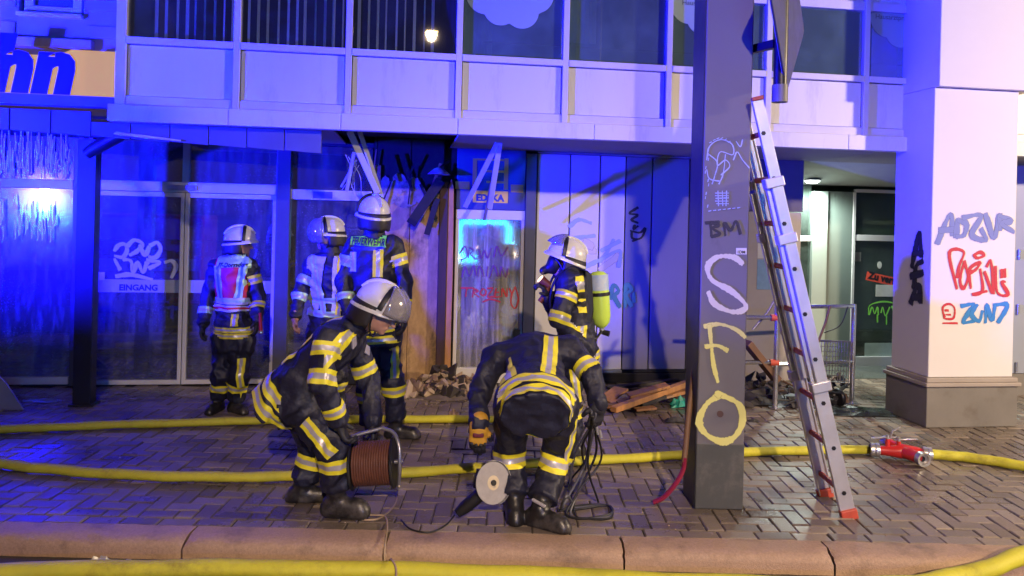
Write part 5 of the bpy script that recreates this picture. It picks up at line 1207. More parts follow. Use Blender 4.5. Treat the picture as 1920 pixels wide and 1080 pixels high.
# ================================================================== emergency vehicles and street lamps behind the photographer
M_VRED = mat('vehicle_red', (0.45, 0.02, 0.02), 0.3, var=0.05, bump=0, coat=0.5); M_VWHITE = mat('vehicle_white', (0.6, 0.6, 0.6), 0.35, bump=0)
M_VGLASS = mat('vehicle_glass', (0.01, 0.012, 0.015), 0.05, bump=0); M_TYRE = mat('tyre', (0.02, 0.02, 0.02), 0.8)
M_LENS = emit_mat('beacon_lens', (0.03, 0.55, 1.0), 500.0); M_HEAD = emit_mat('headlamp_lens', (1.0, 0.85, 0.6), 14.0); M_TAIL = emit_mat('tail_lens', (1.0, 0.05, 0.02), 8.0)
def vehicle(name, label, loc, rz, Lg, Wd, H, cab, lights):
    """front towards local +y; parts: body, cab glass, wheels, bumper, lamps and blue beacons"""
    t = thing(name, label, 'fire engine', loc, rz); w = Wd / 2
    MB().prism([(-Lg, 0.45), (-Lg, H), (-cab, H), (-0.25, H - 0.05), (-0.02, 1.25), (0, 0.45)], lambda y, z, d: (d, y, z), -w, w).build('body', M_VRED, t, 0.04)
    MB().prism([(-0.235, H - 0.25), (-0.02, 1.42), (0.015, 1.42), (-0.20, H - 0.25)], lambda y, z, d: (d, y, z), -w + 0.12, w - 0.12).build('windscreen', M_VGLASS, t, 0.01)
    for s in (-1, 1):
        MB().box(s * (w + 0.004), -0.4, 1.35, s * (w - 0.01), -1.15, H - 0.3).build('side_window', M_VGLASS, t)
        for y in (-0.75, -Lg + 0.9):
            wh = MB().cyl((s * (w - 0.24), y, 0.45), (s * (w + 0.01), y, 0.45), 0.45, n=24).build('wheel', M_TYRE, t, 0.02)
            MB().cyl((s * (w + 0.011), y, 0.45), (s * (w + 0.03), y, 0.45), 0.24, n=20).build('rim', M_ALU, wh)
        MB().cyl((s * (w - 0.3), 0.02, 0.72), (s * (w - 0.3), 0.05, 0.72), 0.07, n=16).build('headlight', M_HEAD, t)
    MB().box(-w, -0.02, 0.3, w, 0.06, 0.62).build('bumper', M_VWHITE, t, 0.02)
    MB().box(-w - 0.006, -Lg + 0.1, 0.95, w + 0.006, -0.5, 1.12).build('side_stripe', M_VWHITE, t)
    if H > 2.5:     # lit blue ring of the front flashers round the grille
        ring = [(-0.72, 0.70), (-0.60, 0.60), (0.60, 0.60), (0.72, 0.70), (0.75, 1.5), (0.62, 1.66), (-0.62, 1.66), (-0.75, 1.5), (-0.72, 0.70)]
        MB().tube([(a, 0.10, b) for a, b in ring], 0.085, 8).build('flasher_ring', emit_mat('flasher_blue', (0.02, 0.40, 1.0), 17.0), t)
        MB().cyl((-0.85, 0.1, 0.62), (-0.85, 0.14, 0.62), 0.10, n=16).build('flasher', emit_mat('flasher_white', (0.5, 0.85, 1.0), 40.0), t)
        MB().cyl((0.62, 0.1, 0.15), (0.62, 0.14, 0.15), 0.06, n=16).build('red_lamp', M_TAIL, t)
    for (x, y, z, p, r) in lights:
        b = MB().cyl((x, y, z - 0.06), (x, y, z + 0.06), 0.075, n=16).build('beacon', M_LENS, t)
        if p > 0: light_at('beacon_lamp', b, (x, y, z + 0.165 if z > 2 else z + 0.16), p, BLUE, r)
    return t
# ================================================================== figures: one continuous surface each, grown from a distance field
def npv(v): return np.array([v[0], v[1], v[2]], dtype=np.float64)
def surface_nets(F, org, h):
    ins = F < 0; nx, ny, nz = F.shape
    cnt = np.zeros((nx - 1, ny - 1, nz - 1), np.int8)
    for i in (0, 1):
        for j in (0, 1):
            for k in (0, 1): cnt += ins[i:nx - 1 + i, j:ny - 1 + j, k:nz - 1 + k]
    act = (cnt > 0) & (cnt < 8); idx = -np.ones(act.shape, np.int64); cells = np.argwhere(act); idx[act] = np.arange(len(cells))
    acc = np.zeros((len(cells), 3)); num = np.zeros(len(cells)); ci, cj, ck = cells.T
    for ax in range(3):
        o1, o2 = [a for a in range(3) if a != ax]
        for p in (0, 1):
            for q in (0, 1):
                c0 = np.zeros(3, int); c0[o1] = p; c0[o2] = q; c1 = c0.copy(); c1[ax] = 1
                f0 = F[ci + c0[0], cj + c0[1], ck + c0[2]]; f1 = F[ci + c1[0], cj + c1[1], ck + c1[2]]
                m = (f0 < 0) != (f1 < 0); t = np.where(m, f0 / np.where(f0 - f1 == 0, 1, f0 - f1), 0)
                pt = np.tile(c0.astype(float), (len(cells), 1)); pt[:, ax] += t
                acc += pt * m[:, None]; num += m
    V = org + (cells + acc / num[:, None]) * h
    quads = []
    for ax in range(3):
        sl0 = [slice(None)] * 3; sl1 = [slice(None)] * 3; sl0[ax] = slice(0, -1); sl1[ax] = slice(1, None)
        a, b = ins[tuple(sl0)], ins[tuple(sl1)]; e = np.argwhere(a != b); o1, o2 = (ax + 1) % 3, (ax + 2) % 3
        lim = np.array(act.shape)
        e = e[(e[:, o1] > 0) & (e[:, o2] > 0) & (e[:, o1] < lim[o1]) & (e[:, o2] < lim[o2])]
        q = []
        for d1, d2 in ((-1, -1), (0, -1), (0, 0), (-1, 0)):
            c = e.copy(); c[:, o1] += d1; c[:, o2] += d2; q.append(idx[c[:, 0], c[:, 1], c[:, 2]])
        q = np.stack(q, 1); fl = a[e[:, 0], e[:, 1], e[:, 2]]
        q = np.where(fl[:, None], q, q[:, ::-1]); quads.append(q)
    return V, np.concatenate(quads), cells
class Body:
    def __init__(s, h=0.0105): s.p = []; s.h = h
    def cap(s, a, b, ra, rb, tag='', m=0, side=None, sy=1.0, k=0.02, flat=False):
        s.p.append(('c', npv(a), npv(b), ra, rb, tag, m, None if side is None else npv(side), sy, k, flat)); return s
    def ell(s, c, rad, ax, tag='', m=0, k=0.012):
        s.p.append(('e', npv(c), np.array(rad, float), np.array([npv(v) for v in ax]), tag, m, k)); return s
    def mesh(s, ground=True, fold=0.0, cloth=(), seed=0):
        h = s.h; lo = np.full(3, 9e9); hi = -lo; bbs = []
        for p in s.p:
            if p[0] == 'c':
                r = max(p[3], p[4]) * max(1, p[8]); a = np.minimum(p[1], p[2]) - r; b = np.maximum(p[1], p[2]) + r
            else: r = p[2].max(); a, b = p[1] - r, p[1] + r
            bbs.append((a, b)); lo = np.minimum(lo, a); hi = np.maximum(hi, b)
        lo -= 4 * h; hi += 4 * h
        if ground: lo[2] = -3 * h
        n = np.ceil((hi - lo) / h).astype(int) + 1
        F = np.full(n, 1.0); best = np.full(n, 9.0); lab = np.full(n, -1, np.int16)
        for pi, (p, (a, b)) in enumerate(zip(s.p, bbs)):
            i0 = np.maximum(((a - 0.05 - lo) / h).astype(int), 0); i1 = np.minimum(((b + 0.05 - lo) / h).astype(int) + 2, n)
            if (i1 <= i0).any(): continue
            X = (lo[0] + np.arange(i0[0], i1[0]) * h)[:, None, None]; Y = (lo[1] + np.arange(i0[1], i1[1]) * h)[None, :, None]; Z = (lo[2] + np.arange(i0[2], i1[2]) * h)[None, None, :]
            if p[0] == 'c':
                A, B_, ra, rb, sd, sy, k, flat = p[1], p[2], p[3], p[4], p[7], p[8], p[9], p[10]
                w = B_ - A; L_ = np.linalg.norm(w) + 1e-9; w = w / L_
                if sd is None:
                    sd = np.array([1., 0, 0]) if abs(w[0]) < 0.8 else np.array([0, 1., 0])
                sd = sd - w * sd.dot(w); sd /= np.linalg.norm(sd); t_ = np.cross(w, sd)
                dx, dy, dz = X - A[0], Y - A[1], Z - A[2]
                hh = dx * w[0] + dy * w[1] + dz * w[2]; xs = dx * sd[0] + dy * sd[1] + dz * sd[2]; ys = (dx * t_[0] + dy * t_[1] + dz * t_[2]) / sy
                t = np.clip(hh / L_, 0, 1); r = np.sqrt(xs * xs + ys * ys)
                rad = ra + (rb - ra) * t
                if flat: d = np.maximum((r - rad) * min(1, sy), np.abs(hh - L_ / 2) - L_ / 2)
                else: d = (np.sqrt(r * r + (hh - t * L_) ** 2) - rad) * min(1, sy ** 0.5)
            else:
                c, rad, ax, k = p[1], p[2], p[3], p[6]
                dx, dy, dz = X - c[0], Y - c[1], Z - c[2]
                q = [(dx * ax[i][0] + dy * ax[i][1] + dz * ax[i][2]) / rad[i] for i in range(3)]
                k0 = np.sqrt(q[0] ** 2 + q[1] ** 2 + q[2] ** 2); d = (k0 - 1.0) * rad.min() * 0.5 + (k0 - 1.0) * rad.mean() * 0.5
            sl = tuple(slice(i0[j], i1[j]) for j in range(3)); f = F[sl]
            hq = np.clip(0.5 + 0.5 * (f - d) / k, 0, 1); F[sl] = f * (1 - hq) + d * hq - k * hq * (1 - hq)
            bq = best[sl]; mk = d < bq; bq[mk] = d[mk]; lb = lab[sl]; lb[mk] = pi
        if fold > 0:
            rg = np.random.RandomState(seed); band = np.argwhere(np.abs(F) < 0.035); P = lo + band * h
            lb = lab[band[:, 0], band[:, 1], band[:, 2]]; isc = np.isin(lb, [i for i, p in enumerate(s.p) if p[5 if p[0] == 'c' else 4] in cloth or not cloth])
            v = np.zeros(len(P))
            for q in range(5):
                d1 = rg.randn(3); d1 /= np.linalg.norm(d1); d2 = rg.randn(3); f1 = rg.uniform(28, 60)
                v += np.sin(P @ d1 * f1 + 1.6 * np.sin(P @ d2 * 9 + rg.rand() * 6) + rg.rand() * 6) * rg.uniform(0.5, 1)
            v = (1.0 - np.abs(v)) / 1.6; v = np.clip(-v, -0.9, 0.9)
            F[band[:, 0], band[:, 1], band[:, 2]] += fold * v * isc
        if ground:
            Zs = (lo[2] + np.arange(n[2]) * h)[None, None, :]; F = np.maximum(F, -Zs + 0.0005)
        s.V, s.Q, cells = surface_nets(F, lo, h)
        near = np.clip(np.round((s.V - lo) / h).astype(int), 0, np.array(n) - 1)
        vl = lab[near[:, 0], near[:, 1], near[:, 2]]; vl[vl < 0] = 0
        s.vl = vl; tags = [p[5 if p[0] == 'c' else 4] for p in s.p]; ms = np.array([p[6 if p[0] == 'c' else 5] for p in s.p])
        s.tags = np.array(tags); s.qm = ms[vl[s.Q[:, 0]]]; s.qt = s.tags[vl[s.Q[:, 0]]]; s.bvh = None
        return s
    def build(s, name, mats, parent, smooth=True):
        me = bpy.data.meshes.new(name); me.from_pydata(s.V.tolist(), [], s.Q.tolist())
        for m in mats: me.materials.append(m)
        me.polygons.foreach_set('material_index', s.qm.astype(np.int32)); me.polygons.foreach_set('use_smooth', np.ones(len(s.Q), bool)); me.update()
        return link(bpy.data.objects.new(name, me), parent)
    def tree(s):
        if s.bvh is None: s.bvh = BVHTree.FromPolygons(s.V.tolist(), s.Q.tolist())
        return s.bvh
    def patch(s, name, parent, mats, tags, planes, off=0.004, split=None, mi=None):
        """piece of tape or cloth following the body: the faces with these tags inside all half spaces, lifted off by off.
        split = (point, axis, [offsets], [material index]) cuts it into coloured bands"""
        C_ = s.V[s.Q].mean(1); ok = np.isin(s.qt, list(tags))
        for p, nn in planes: ok &= ((C_ - npv(p)) @ npv(nn)) > -0.03
        q = s.Q[ok]
        if len(q) == 0: return None
        u, inv = np.unique(q, return_inverse=True); inv = inv.reshape(q.shape)
        me = bpy.data.meshes.new(name); me.from_pydata(s.V[u].tolist(), [], inv.tolist())
        b = bmesh.new(); b.from_mesh(me)
        for p, nn in planes:
            bmesh.ops.bisect_plane(b, geom=b.verts[:] + b.edges[:] + b.faces[:], plane_co=Vector(p), plane_no=Vector(nn), clear_inner=True)
        if split:
            pt, ax, offs, mis = split; pt = Vector(pt); ax = Vector(ax).normalized()
            for o in offs: bmesh.ops.bisect_plane(b, geom=b.verts[:] + b.edges[:] + b.faces[:], plane_co=pt + ax * o, plane_no=ax)
            for f in b.faces:
                t = (f.calc_center_median() - pt).dot(ax); k = sum(1 for o in offs if t > o); f.material_index = mis[k]
        seen = set(); isl = []
        for f in b.faces:
            if f in seen: continue
            st_ = [f]; seen.add(f); cur = []
            while st_:
                g = st_.pop(); cur.append(g)
                for e in g.edges:
                    for h2 in e.link_faces:
                        if h2 not in seen: seen.add(h2); st_.append(h2)
            isl.append(cur)
        if len(isl) > 1:
            big = max(isl, key=len)
            bmesh.ops.delete(b, geom=[g for c2 in isl if c2 is not big for g in c2], context='FACES')
        b.normal_update()
        for _ in range(2): bmesh.ops.smooth_vert(b, verts=[v for v in b.verts if not v.is_boundary], factor=0.5, use_axis_x=True, use_axis_y=True, use_axis_z=True)
        b.normal_update()
        mv = {v: v.normal.copy() for v in b.verts}
        for v in b.verts: v.co += mv[v] * off
        for f in b.faces: f.smooth = True
        b.to_mesh(me); b.free()
        if len(me.polygons) == 0: bpy.data.meshes.remove(me); return None
        for m in mats: me.materials.append(m)
        return link(bpy.data.objects.new(name, me), parent)
    def band(s, parent, tags, p, ax, w, planes=(), off=0.005, name='reflective_band', mats=None, solid=False):
        ax = Vector(ax).normalized(); p = Vector(p)
        pl = [(p - ax * w / 2, ax), (p + ax * w / 2, -ax)] + list(planes)
        return s.patch(name, parent, mats or [M_RYEL, M_RSIL], tags, pl, off, None if solid else (p, ax, [-w * 0.18, w * 0.18], [0, 1, 0]))
    def text(s, parent, body, m, centre, xa, ya, nrm, width, height, off=0.012, name='lettering'):
        me = text_data(body, size=0.1, bold=0.004)
        b = bmesh.new(); b.from_mesh(me); bmesh.ops.triangulate(b, faces=b.faces); b.to_mesh(me); b.free()
        xs = [v.co.x for v in me.vertices]; ys = [v.co.y for v in me.vertices]
        xa, ya, nrm = Vector(xa).normalized(), Vector(ya).normalized(), Vector(nrm).normalized(); T = s.tree()
        for v in me.vertices:
            p = Vector(centre) + xa * ((v.co.x - min(xs)) / (max(xs) - min(xs)) - 0.5) * width + ya * ((v.co.y - min(ys)) / (max(ys) - min(ys)) - 0.5) * height
            h_ = T.ray_cast(p + nrm * 0.5, -nrm)
            v.co = (h_[0] if h_[0] is not None else p) + nrm * off
        me.materials.clear(); me.materials.append(m)
        return link(bpy.data.objects.new(name, me), parent)

M_NAVY = mat('turnout_cloth', (0.017, 0.018, 0.042), 0.58, var=0.45, scale=9, bump=0.7, bscale=22, bdist=0.014, spec=0.5)
M_NAVY2 = mat('turnout_trousers', (0.014, 0.015, 0.036), 0.55, var=0.45, scale=9, bump=0.7, bscale=22, bdist=0.014, spec=0.5)
M_SKIN = mat('skin', (0.50, 0.27, 0.20), 0.5, var=0.12, scale=14, bump=0.1, bscale=150)
M_BOOT = mat('boot_leather', (0.018, 0.017, 0.018), 0.38, var=0.4, scale=12, bump=0.3, dirt=(0.10, 0.09, 0.085), dirt_scale=6, dirt_lo=0.5, dirt_hi=0.75)
M_RYEL = mat('fluorescent_yellow', (0.85, 0.76, 0.03), 0.55, var=0.12, scale=18, bump=0.1)
M_RSIL = mat('reflective_silver', (0.50, 0.48, 0.52), 0.35, 0.25, var=0.15, scale=18, bump=0.05)
M_RGRN = mat('reflective_lime', (0.25, 0.90, 0.06), 0.5, var=0.1, scale=18, bump=0.05)
M_RCY = mat('reflective_pale', (0.42, 0.68, 0.45), 0.4, 0.2, var=0.15, scale=18, bump=0.05)  # vest strap tone; on left-side bands it paints blue light onto yellow tape
M_VRED2 = mat('vest_red', (0.62, 0.02, 0.04), 0.6, var=0.25, scale=10, bump=0.2)
M_VWHT = mat('vest_white', (0.55, 0.55, 0.56), 0.6, var=0.2, scale=10, bump=0.2)
M_HELM = mat('helmet_white', (0.68, 0.67, 0.66), 0.3, var=0.10, scale=5, bump=0.02, dirt=(0.24, 0.21, 0.19), dirt_scale=6, dirt_lo=0.55, dirt_hi=0.8)
M_BLACK = mat('black_rubber', (0.012, 0.012, 0.014), 0.5, var=0.3)
M_LEATH = mat('neck_leather', (0.022, 0.018, 0.02), 0.55, var=0.4, scale=10, bump=0.3)
M_GLOVE = mat('glove_dark', (0.02, 0.02, 0.028), 0.6, var=0.4, scale=20, bump=0.2)
M_GLOVEY = mat('glove_amber', (0.62, 0.33, 0.03), 0.6, var=0.2, scale=20, bump=0.2)
M_VISOR = glass_mat('visor', tint=(0.80, 0.78, 0.80), refl=0.10, film=0.35, base_film=0.16, film_col=(0.5, 0.48, 0.5), streak=(8, 8, 8), lo=0.3, hi=0.8, rough=0.12)
BODY_M = [M_NAVY, M_NAVY2, M_SKIN, M_BOOT, M_LEATH]

def helmet(parent, c, fwd, up, s=1.0, visor=None, flap=True, band=True):
    f = Vector(fwd).normalized(); u = Vector(up); u = (u - f * u.dot(f)).normalized(); r = f.cross(u); c = Vector(c)
    P = lambda th, ph, k=1.0, dz=0.0: c + (r * (0.119 * math.sin(th) * math.sin(ph)) + f * (0.142 * math.cos(th) * math.sin(ph)) + u * (0.126 * math.cos(ph))) * (k * s) + u * (dz * s)
    mb = MB(); nt_, npn = 40, 14; vs = []
    rim = lambda th: R(86 + 12 * (1 - math.cos(th)) / 2)
    for i in range(npn):
        for j in range(nt_):
            th = 2 * math.pi * j / nt_; vs.append(P(th, max(0.02, rim(th) * i / (npn - 1)), 1.0 + 0.012 * math.cos(2 * th) * (i / npn)))
    for kk, dz in ((1.07, -0.004), (1.14, -0.016), (1.145, -0.026), (1.02, -0.02)):
        for j in range(nt_):
            th = 2 * math.pi * j / nt_; q = 1.0 + (kk - 1.0) * (1.25 if math.cos(th) > 0.3 else 0.8); vs.append(P(th, rim(th), q, dz - 0.01 * (1 - math.cos(th))))
    rows = npn + 4
    fs = [(i * nt_ + j, i * nt_ + (j + 1) % nt_, (i + 1) * nt_ + (j + 1) % nt_, (i + 1) * nt_ + j) for i in range(rows - 1) for j in range(nt_)]
    fs.append(tuple(range(nt_)))
    hm = mb.add(vs, fs).build('helmet', M_HELM, parent, smooth=True, angle=50)
    # raised ridge along the crown
    rd = MB(); pth = [P(0, R(62), 1.02)] + [P(0, R(a), 1.03) for a in (40, 20)] + [P(math.pi, R(a), 1.03) for a in (1, 25, 50)] + [P(math.pi, R(72), 1.01)]
    rd.tube(smooth_path(pth, 4), 0.010 * s, 8, flat=1.4).build('crest', M_HELM, hm, smooth=True)
    if band:
        q = []
        for a in range(-92, 93, 8):
            ph = R(abs(a)); th = math.pi / 2 if a > 0 else -math.pi / 2
            q.append(P(th - math.copysign(0.22, a) * 0.0, max(ph, 0.01), 1.03) + f * (0.035 * s))
        MB().tube(q, 0.008 * s, 6, flat=2.2).build('visor_rim', M_BLACK, hm, smooth=True)
    if visor is not None:      # (start, end) angles from the crown and how far it is swung up
        a0, a1, k_ = visor; v_ = MB(); vv = []; na, nb2 = 10, 16
        for i in range(na + 1):
            ph = R(a0 + (a1 - a0) * i / na)
            for j in range(nb2 + 1):
                th = R(-72 + 144 * j / nb2); vv.append(P(th, ph, k_) + f * (0.012 * s))
        v_.add(vv, [(i * (nb2 + 1) + j, i * (nb2 + 1) + j + 1, (i + 1) * (nb2 + 1) + j + 1, (i + 1) * (nb2 + 1) + j) for i in range(na) for j in range(nb2)])
        vo = v_.build('visor', M_VISOR, hm, smooth=True); so = vo.modifiers.new('solid', 'SOLIDIFY'); so.thickness = 0.003
    if flap:
        v_ = MB(); vv = []; nb2 = 20; na = 6
        for i in range(na + 1):
            for j in range(nb2 + 1):
                th = R(82 + 196 * j / nb2); b = P(th, rim(th), 1.05 + 0.08 * math.sin(i / na * 2.2) - 0.07 * i / na, 0.004 - 0.022 * i)
                vv.append(b + u * (0.006 * math.sin(j * 1.7) * i / na))
        v_.add(vv, [(i * (nb2 + 1) + j, i * (nb2 + 1) + j + 1, (i + 1) * (nb2 + 1) + j + 1, (i + 1) * (nb2 + 1) + j) for i in range(na) for j in range(nb2)])
        fo = v_.build('neck_guard', M_LEATH, hm, smooth=True); so = fo.modifiers.new('solid', 'SOLIDIFY'); so.thickness = 0.004
    MB().tube(smooth_path([P(math.pi / 2, R(96), 0.93), c + r * (0.075 * s) + f * 0.03 - u * (0.13 * s), c + f * (0.055 * s) - u * (0.175 * s), c - r * (0.075 * s) + f * 0.03 - u * (0.13 * s), P(-math.pi / 2, R(96), 0.93)]), 0.006, 6).build('chin_strap', M_BLACK, hm, smooth=True)
    return hm
def hand(parent, w, d, n, side, curl=0.6, m=None, s=1.0, name='glove', m2=None, bulk=1.0):
    """palm with four fingers of unequal length and a thumb; n points out of the palm, side towards the thumb"""
    m = m or M_GLOVE; d = Vector(d).normalized(); n = Vector(n); n = (n - d * n.dot(d)).normalized(); sd = Vector(side); sd = (sd - d * sd.dot(d) - n * sd.dot(n)).normalized(); w = Vector(w)
    B = Body(0.0055 * s)
    B.cap(w - d * 0.03 * s, w + d * 0.025 * s, 0.034 * s * bulk, 0.036 * s * bulk, 'cuff', 0, n, 1.15)
    for q in range(4):
        o = sd * ((1.5 - q) * 0.021 * s); kn = w + d * ((0.088, 0.094, 0.09, 0.08)[q] * s) + o
        B.cap(w + d * 0.02 * s + o * 0.7, kn, 0.019 * s * bulk, 0.015 * s * bulk, 'palm', 0, k=0.012)
        ln = (0.072, 0.080, 0.074, 0.060)[q] * s; p = kn; a = curl * 0.5
        for j, fr in enumerate((0.44, 0.31, 0.25)):
            dd = d * math.cos(a) + n * math.sin(a); p2 = p + dd * ln * fr; B.cap(p, p2, (0.0125 - 0.0008 * j) * s * bulk, (0.0118 - 0.0008 * j) * s * bulk, 'finger', 1 if m2 else 0, k=0.003); p = p2; a += curl
    t0 = w + d * 0.028 * s + sd * 0.030 * s; t1 = t0 + (d * 0.55 + sd * 0.72 + n * 0.35).normalized() * 0.04 * s; t2 = t1 + (d * 0.8 + sd * 0.12 + n * (0.4 + curl * 0.4)).normalized() * 0.034 * s
    B.cap(w + d * 0.02 * s + sd * 0.012 * s, t0, 0.018 * s * bulk, 0.016 * s * bulk, 'palm', 0, k=0.01).cap(t0, t1, 0.0155 * s * bulk, 0.013 * s * bulk, 'thumb', 0, k=0.006).cap(t1, t2, 0.013 * s * bulk, 0.011 * s * bulk, 'thumb', 1 if m2 else 0, k=0.004)
    B.mesh(ground=False); return B.build(name, [m, m2 or m], parent)
def firefighter(label, base, J, sc=1.0, fold=0.014, seed=1, head=True, jacket_hem=0.13, arms=True):
    """J: joints in the thing's own coordinates. Returns (thing, Body)"""
    t = thing('person', label, 'person', base, 0, 'firefighters')
    B = Body(0.0105); S = (J['sR'] - J['sL']).normalized(); pel, ch = J['pel'], J['chest']; ax = (ch - pel).normalized(); fw = J.get('tf', S.cross(ax)).normalized()
    TS = (ax.cross(fw)).normalized() if 'tf' in J else S
    B.cap(pel - ax * jacket_hem * sc, pel + ax * 0.14 * sc, 0.192 * sc, 0.170 * sc, 'torso', 0, TS, 0.78, 0.012, True)
    B.cap(pel + ax * 0.06 * sc, ch - ax * 0.05 * sc, 0.160 * sc, 0.176 * sc, 'torso', 0, TS, 0.72, 0.05)
    B.cap(J['sL'] + S * 0.03 * sc, J['sR'] - S * 0.03 * sc, 0.090 * sc, 0.090 * sc, 'torso', 0, fw, 0.95, 0.05)
    so_ = J.get('seat', Vector((0, 0, 0))); B.cap(J['hL'] + so_, J['hR'] + so_, J.get('sr', 0.130) * sc, J.get('sr', 0.130) * sc, 'seat', 1, fw, 0.95, 0.05)
    nk = J['neck']; B.cap(ch, nk, 0.085 * sc, 0.07 * sc, 'collar', 0, S, 0.95, 0.03)
    nd = (J['head'] - nk).normalized()
    B.cap(nk - nd * 0.06 * sc, nk + nd * 0.035 * sc, 0.083 * sc, 0.078 * sc, 'collar', 0, S, 0.95, 0.008, True)
    for q in 'LR':
        sh, el, wr = J['s' + q], J['e' + q], J['w' + q]
        B.cap(sh, el, 0.074 * sc, 0.063 * sc, 'uarm' + q, 0, k=0.04); B.cap(el, wr, 0.063 * sc, 0.050 * sc, 'farm' + q, 0, k=0.03)
        dw = (wr - el).normalized(); B.cap(wr - dw * 0.10 * sc, wr - dw * 0.0 * sc, 0.053 * sc, 0.056 * sc, 'farm' + q, 0, k=0.008, flat=True)
        hp, kn, an, to = J['h' + q], J['k' + q], J['a' + q], J['t' + q].normalized()
        B.cap(hp, kn, 0.104 * sc, 0.083 * sc, 'thigh' + q, 1, k=0.05); B.cap(kn, an + (kn - an) * 0.3, 0.083 * sc, 0.074 * sc, 'calf' + q, 1, k=0.04)
        ds = (an - kn).normalized(); B.cap(kn + ds * 0.14 * sc, an - ds * 0.055 * sc, 0.076 * sc, 0.082 * sc, 'calf' + q, 1, k=0.010, flat=True)
        B.cap(an - ds * 0.12 * sc, an, 0.060 * sc, 0.052 * sc, 'boot' + q, 3, k=0.02)
        gz_ = Vector((an.x, an.y, 0)); hz = max(an.z - 0.045, 0.045)
        B.cap(Vector((an.x, an.y, hz)) - to * 0.035 * sc, Vector((an.x, an.y, hz - 0.005)) + to * 0.135 * sc, 0.052 * sc, 0.046 * sc, 'boot' + q, 3, k=0.02)
        B.cap(Vector((an.x, an.y, hz - 0.03)) - to * 0.05 * sc, Vector((an.x, an.y, hz - 0.03)) + to * 0.15 * sc, 0.05 * sc, 0.050 * sc, 'boot' + q, 3, k=0.01)
    if head:
        f, u = J['fwd'].normalized(), J['up']; u = (u - f * u.dot(f)).normalized(); r = f.cross(u); c = J['head']
        B.cap(nk - nd * 0.04, c - u * 0.04 * sc, 0.056 * sc, 0.058 * sc, 'skin', 2, k=0.02)
        B.ell(c + u * 0.02 * sc, (0.073 * sc, 0.093 * sc, 0.10 * sc), (r, f, u), 'skin', 2)
        B.ell(c - u * 0.055 * sc + f * 0.035 * sc, (0.052 * sc, 0.055 * sc, 0.055 * sc), (r, f, u), 'skin', 2, 0.03)
        B.cap(c + f * 0.088 * sc + u * 0.008 * sc, c + f * 0.112 * sc - u * 0.028 * sc, 0.010 * sc, 0.0145 * sc, 'skin', 2, k=0.012)
        B.cap(c + f * 0.085 * sc - u * 0.062 * sc - r * 0.018 * sc, c + f * 0.085 * sc - u * 0.062 * sc + r * 0.018 * sc, 0.011 * sc, 0.011 * sc, 'skin', 2, k=0.010)
        B.cap(c + f * 0.078 * sc + u * 0.022 * sc - r * 0.035 * sc, c + f * 0.078 * sc + u * 0.022 * sc + r * 0.035 * sc, 0.012 * sc, 0.012 * sc, 'skin', 2, k=0.012)
        B.ell(c - u * 0.095 * sc + f * 0.072 * sc, (0.02 * sc, 0.018 * sc, 0.016 * sc), (r, f, u), 'skin', 2, 0.02)
        for q in (-1, 1): B.ell(c + r * (q * 0.076 * sc) - u * 0.012 * sc - f * 0.005, (0.012 * sc, 0.02 * sc, 0.032 * sc), (r, f, u), 'skin', 2, 0.008)
    B.mesh(True, fold, ('torso', 'seat', 'uarmL', 'uarmR', 'farmL', 'farmR', 'thighL', 'thighR', 'calfL', 'calfR'), seed)
    B.build('body', BODY_M, t)
    if head:
        for q in (-1, 1):
            e = MB(); p = c + f * 0.083 * sc + r * (q * 0.031 * sc) + u * 0.006 * sc
            e.lathe([(0.0001, -0.011), (0.007, -0.008), (0.011, 0.0), (0.007, 0.008), (0.0001, 0.011)], p, f, 12).build('eye', mat('eye_dark', (0.06, 0.045, 0.04), 0.15, bump=0), t, smooth=True)
            e = MB(); p2 = c + f * 0.094 * sc + u * 0.024 * sc
            e.tube([p2 + r * (q * 0.014), p2 + r * (q * 0.03) + u * 0.004, p2 + r * (q * 0.048) - f * 0.012], 0.004, 6).build('eyebrow', mat('hair_brown', (0.05, 0.03, 0.02), 0.8), t, smooth=True)
    return t, B
def limb_band(B, t, a, b, tags, u, w=0.075, off=0.006, **kw):
    a, b = Vector(a), Vector(b); ax = b - a; return B.band(t, tags, a + ax * u, ax, w, off=off, **kw)
def torso_axes(J):
    ax = (J['chest'] - J['pel']).normalized(); S = (J['sR'] - J['sL']).normalized(); fw = J['tf'].normalized() if 'tf' in J else S.cross(ax).normalized()
    S = ax.cross(fw).normalized(); return ax, S, fw

# ---------------------------------------------------------------- firefighter with FEUERWEHR on the back
def mk(base, d): return {k: (D(*v) - base if isinstance(v, tuple) else Vector(v)) for k, v in d.items()}
b_ = G(722, 822); b_.z = 0
J = mk(b_, dict(pel=(700, 612, 5.80), chest=(698, 472, 5.80), neck=(702, 432, 5.80), head=(701, 408, 5.80), sL=(662, 464, 5.80), sR=(737, 462, 5.80), eL=(645, 525, 5.78), wL=(650, 582, 5.66), eR=(757, 525, 5.80), wR=(758, 588, 5.72),
    hL=(683, 628, 5.80), hR=(722, 628, 5.82), kL=(690, 722, 5.62), kR=(737, 716, 5.78), aL=(697, 805, 5.66), aR=(743, 797, 5.82), tL=[0.5, -0.8, 0], tR=[1, -0.12, 0], fwd=[-0.55, 0.82, 0.02], up=[0, 0, 1]))
J['tf'] = Vector((0.12, 1, 0))
tC, B = firefighter('firefighter seen from behind with bright FEUERWEHR lettering across the back', b_, J, seed=3)
ax, S, fw = torso_axes(J); back = -fw
S = Vector((1, 0.05, 0)).normalized()
helmet(tC, J['head'] + Vector((0, 0, 0.045)), J['fwd'], J['up'])
yk = D(692, 450, 5.6) - b_
pl = lambda p, n: (Vector(p), Vector(n))
x0, x1 = D(654, 450, 5.66) - b_, D(722, 450, 5.66) - b_
mid_ = lambda px, py, y=5.66: D(px, py, y) - b_
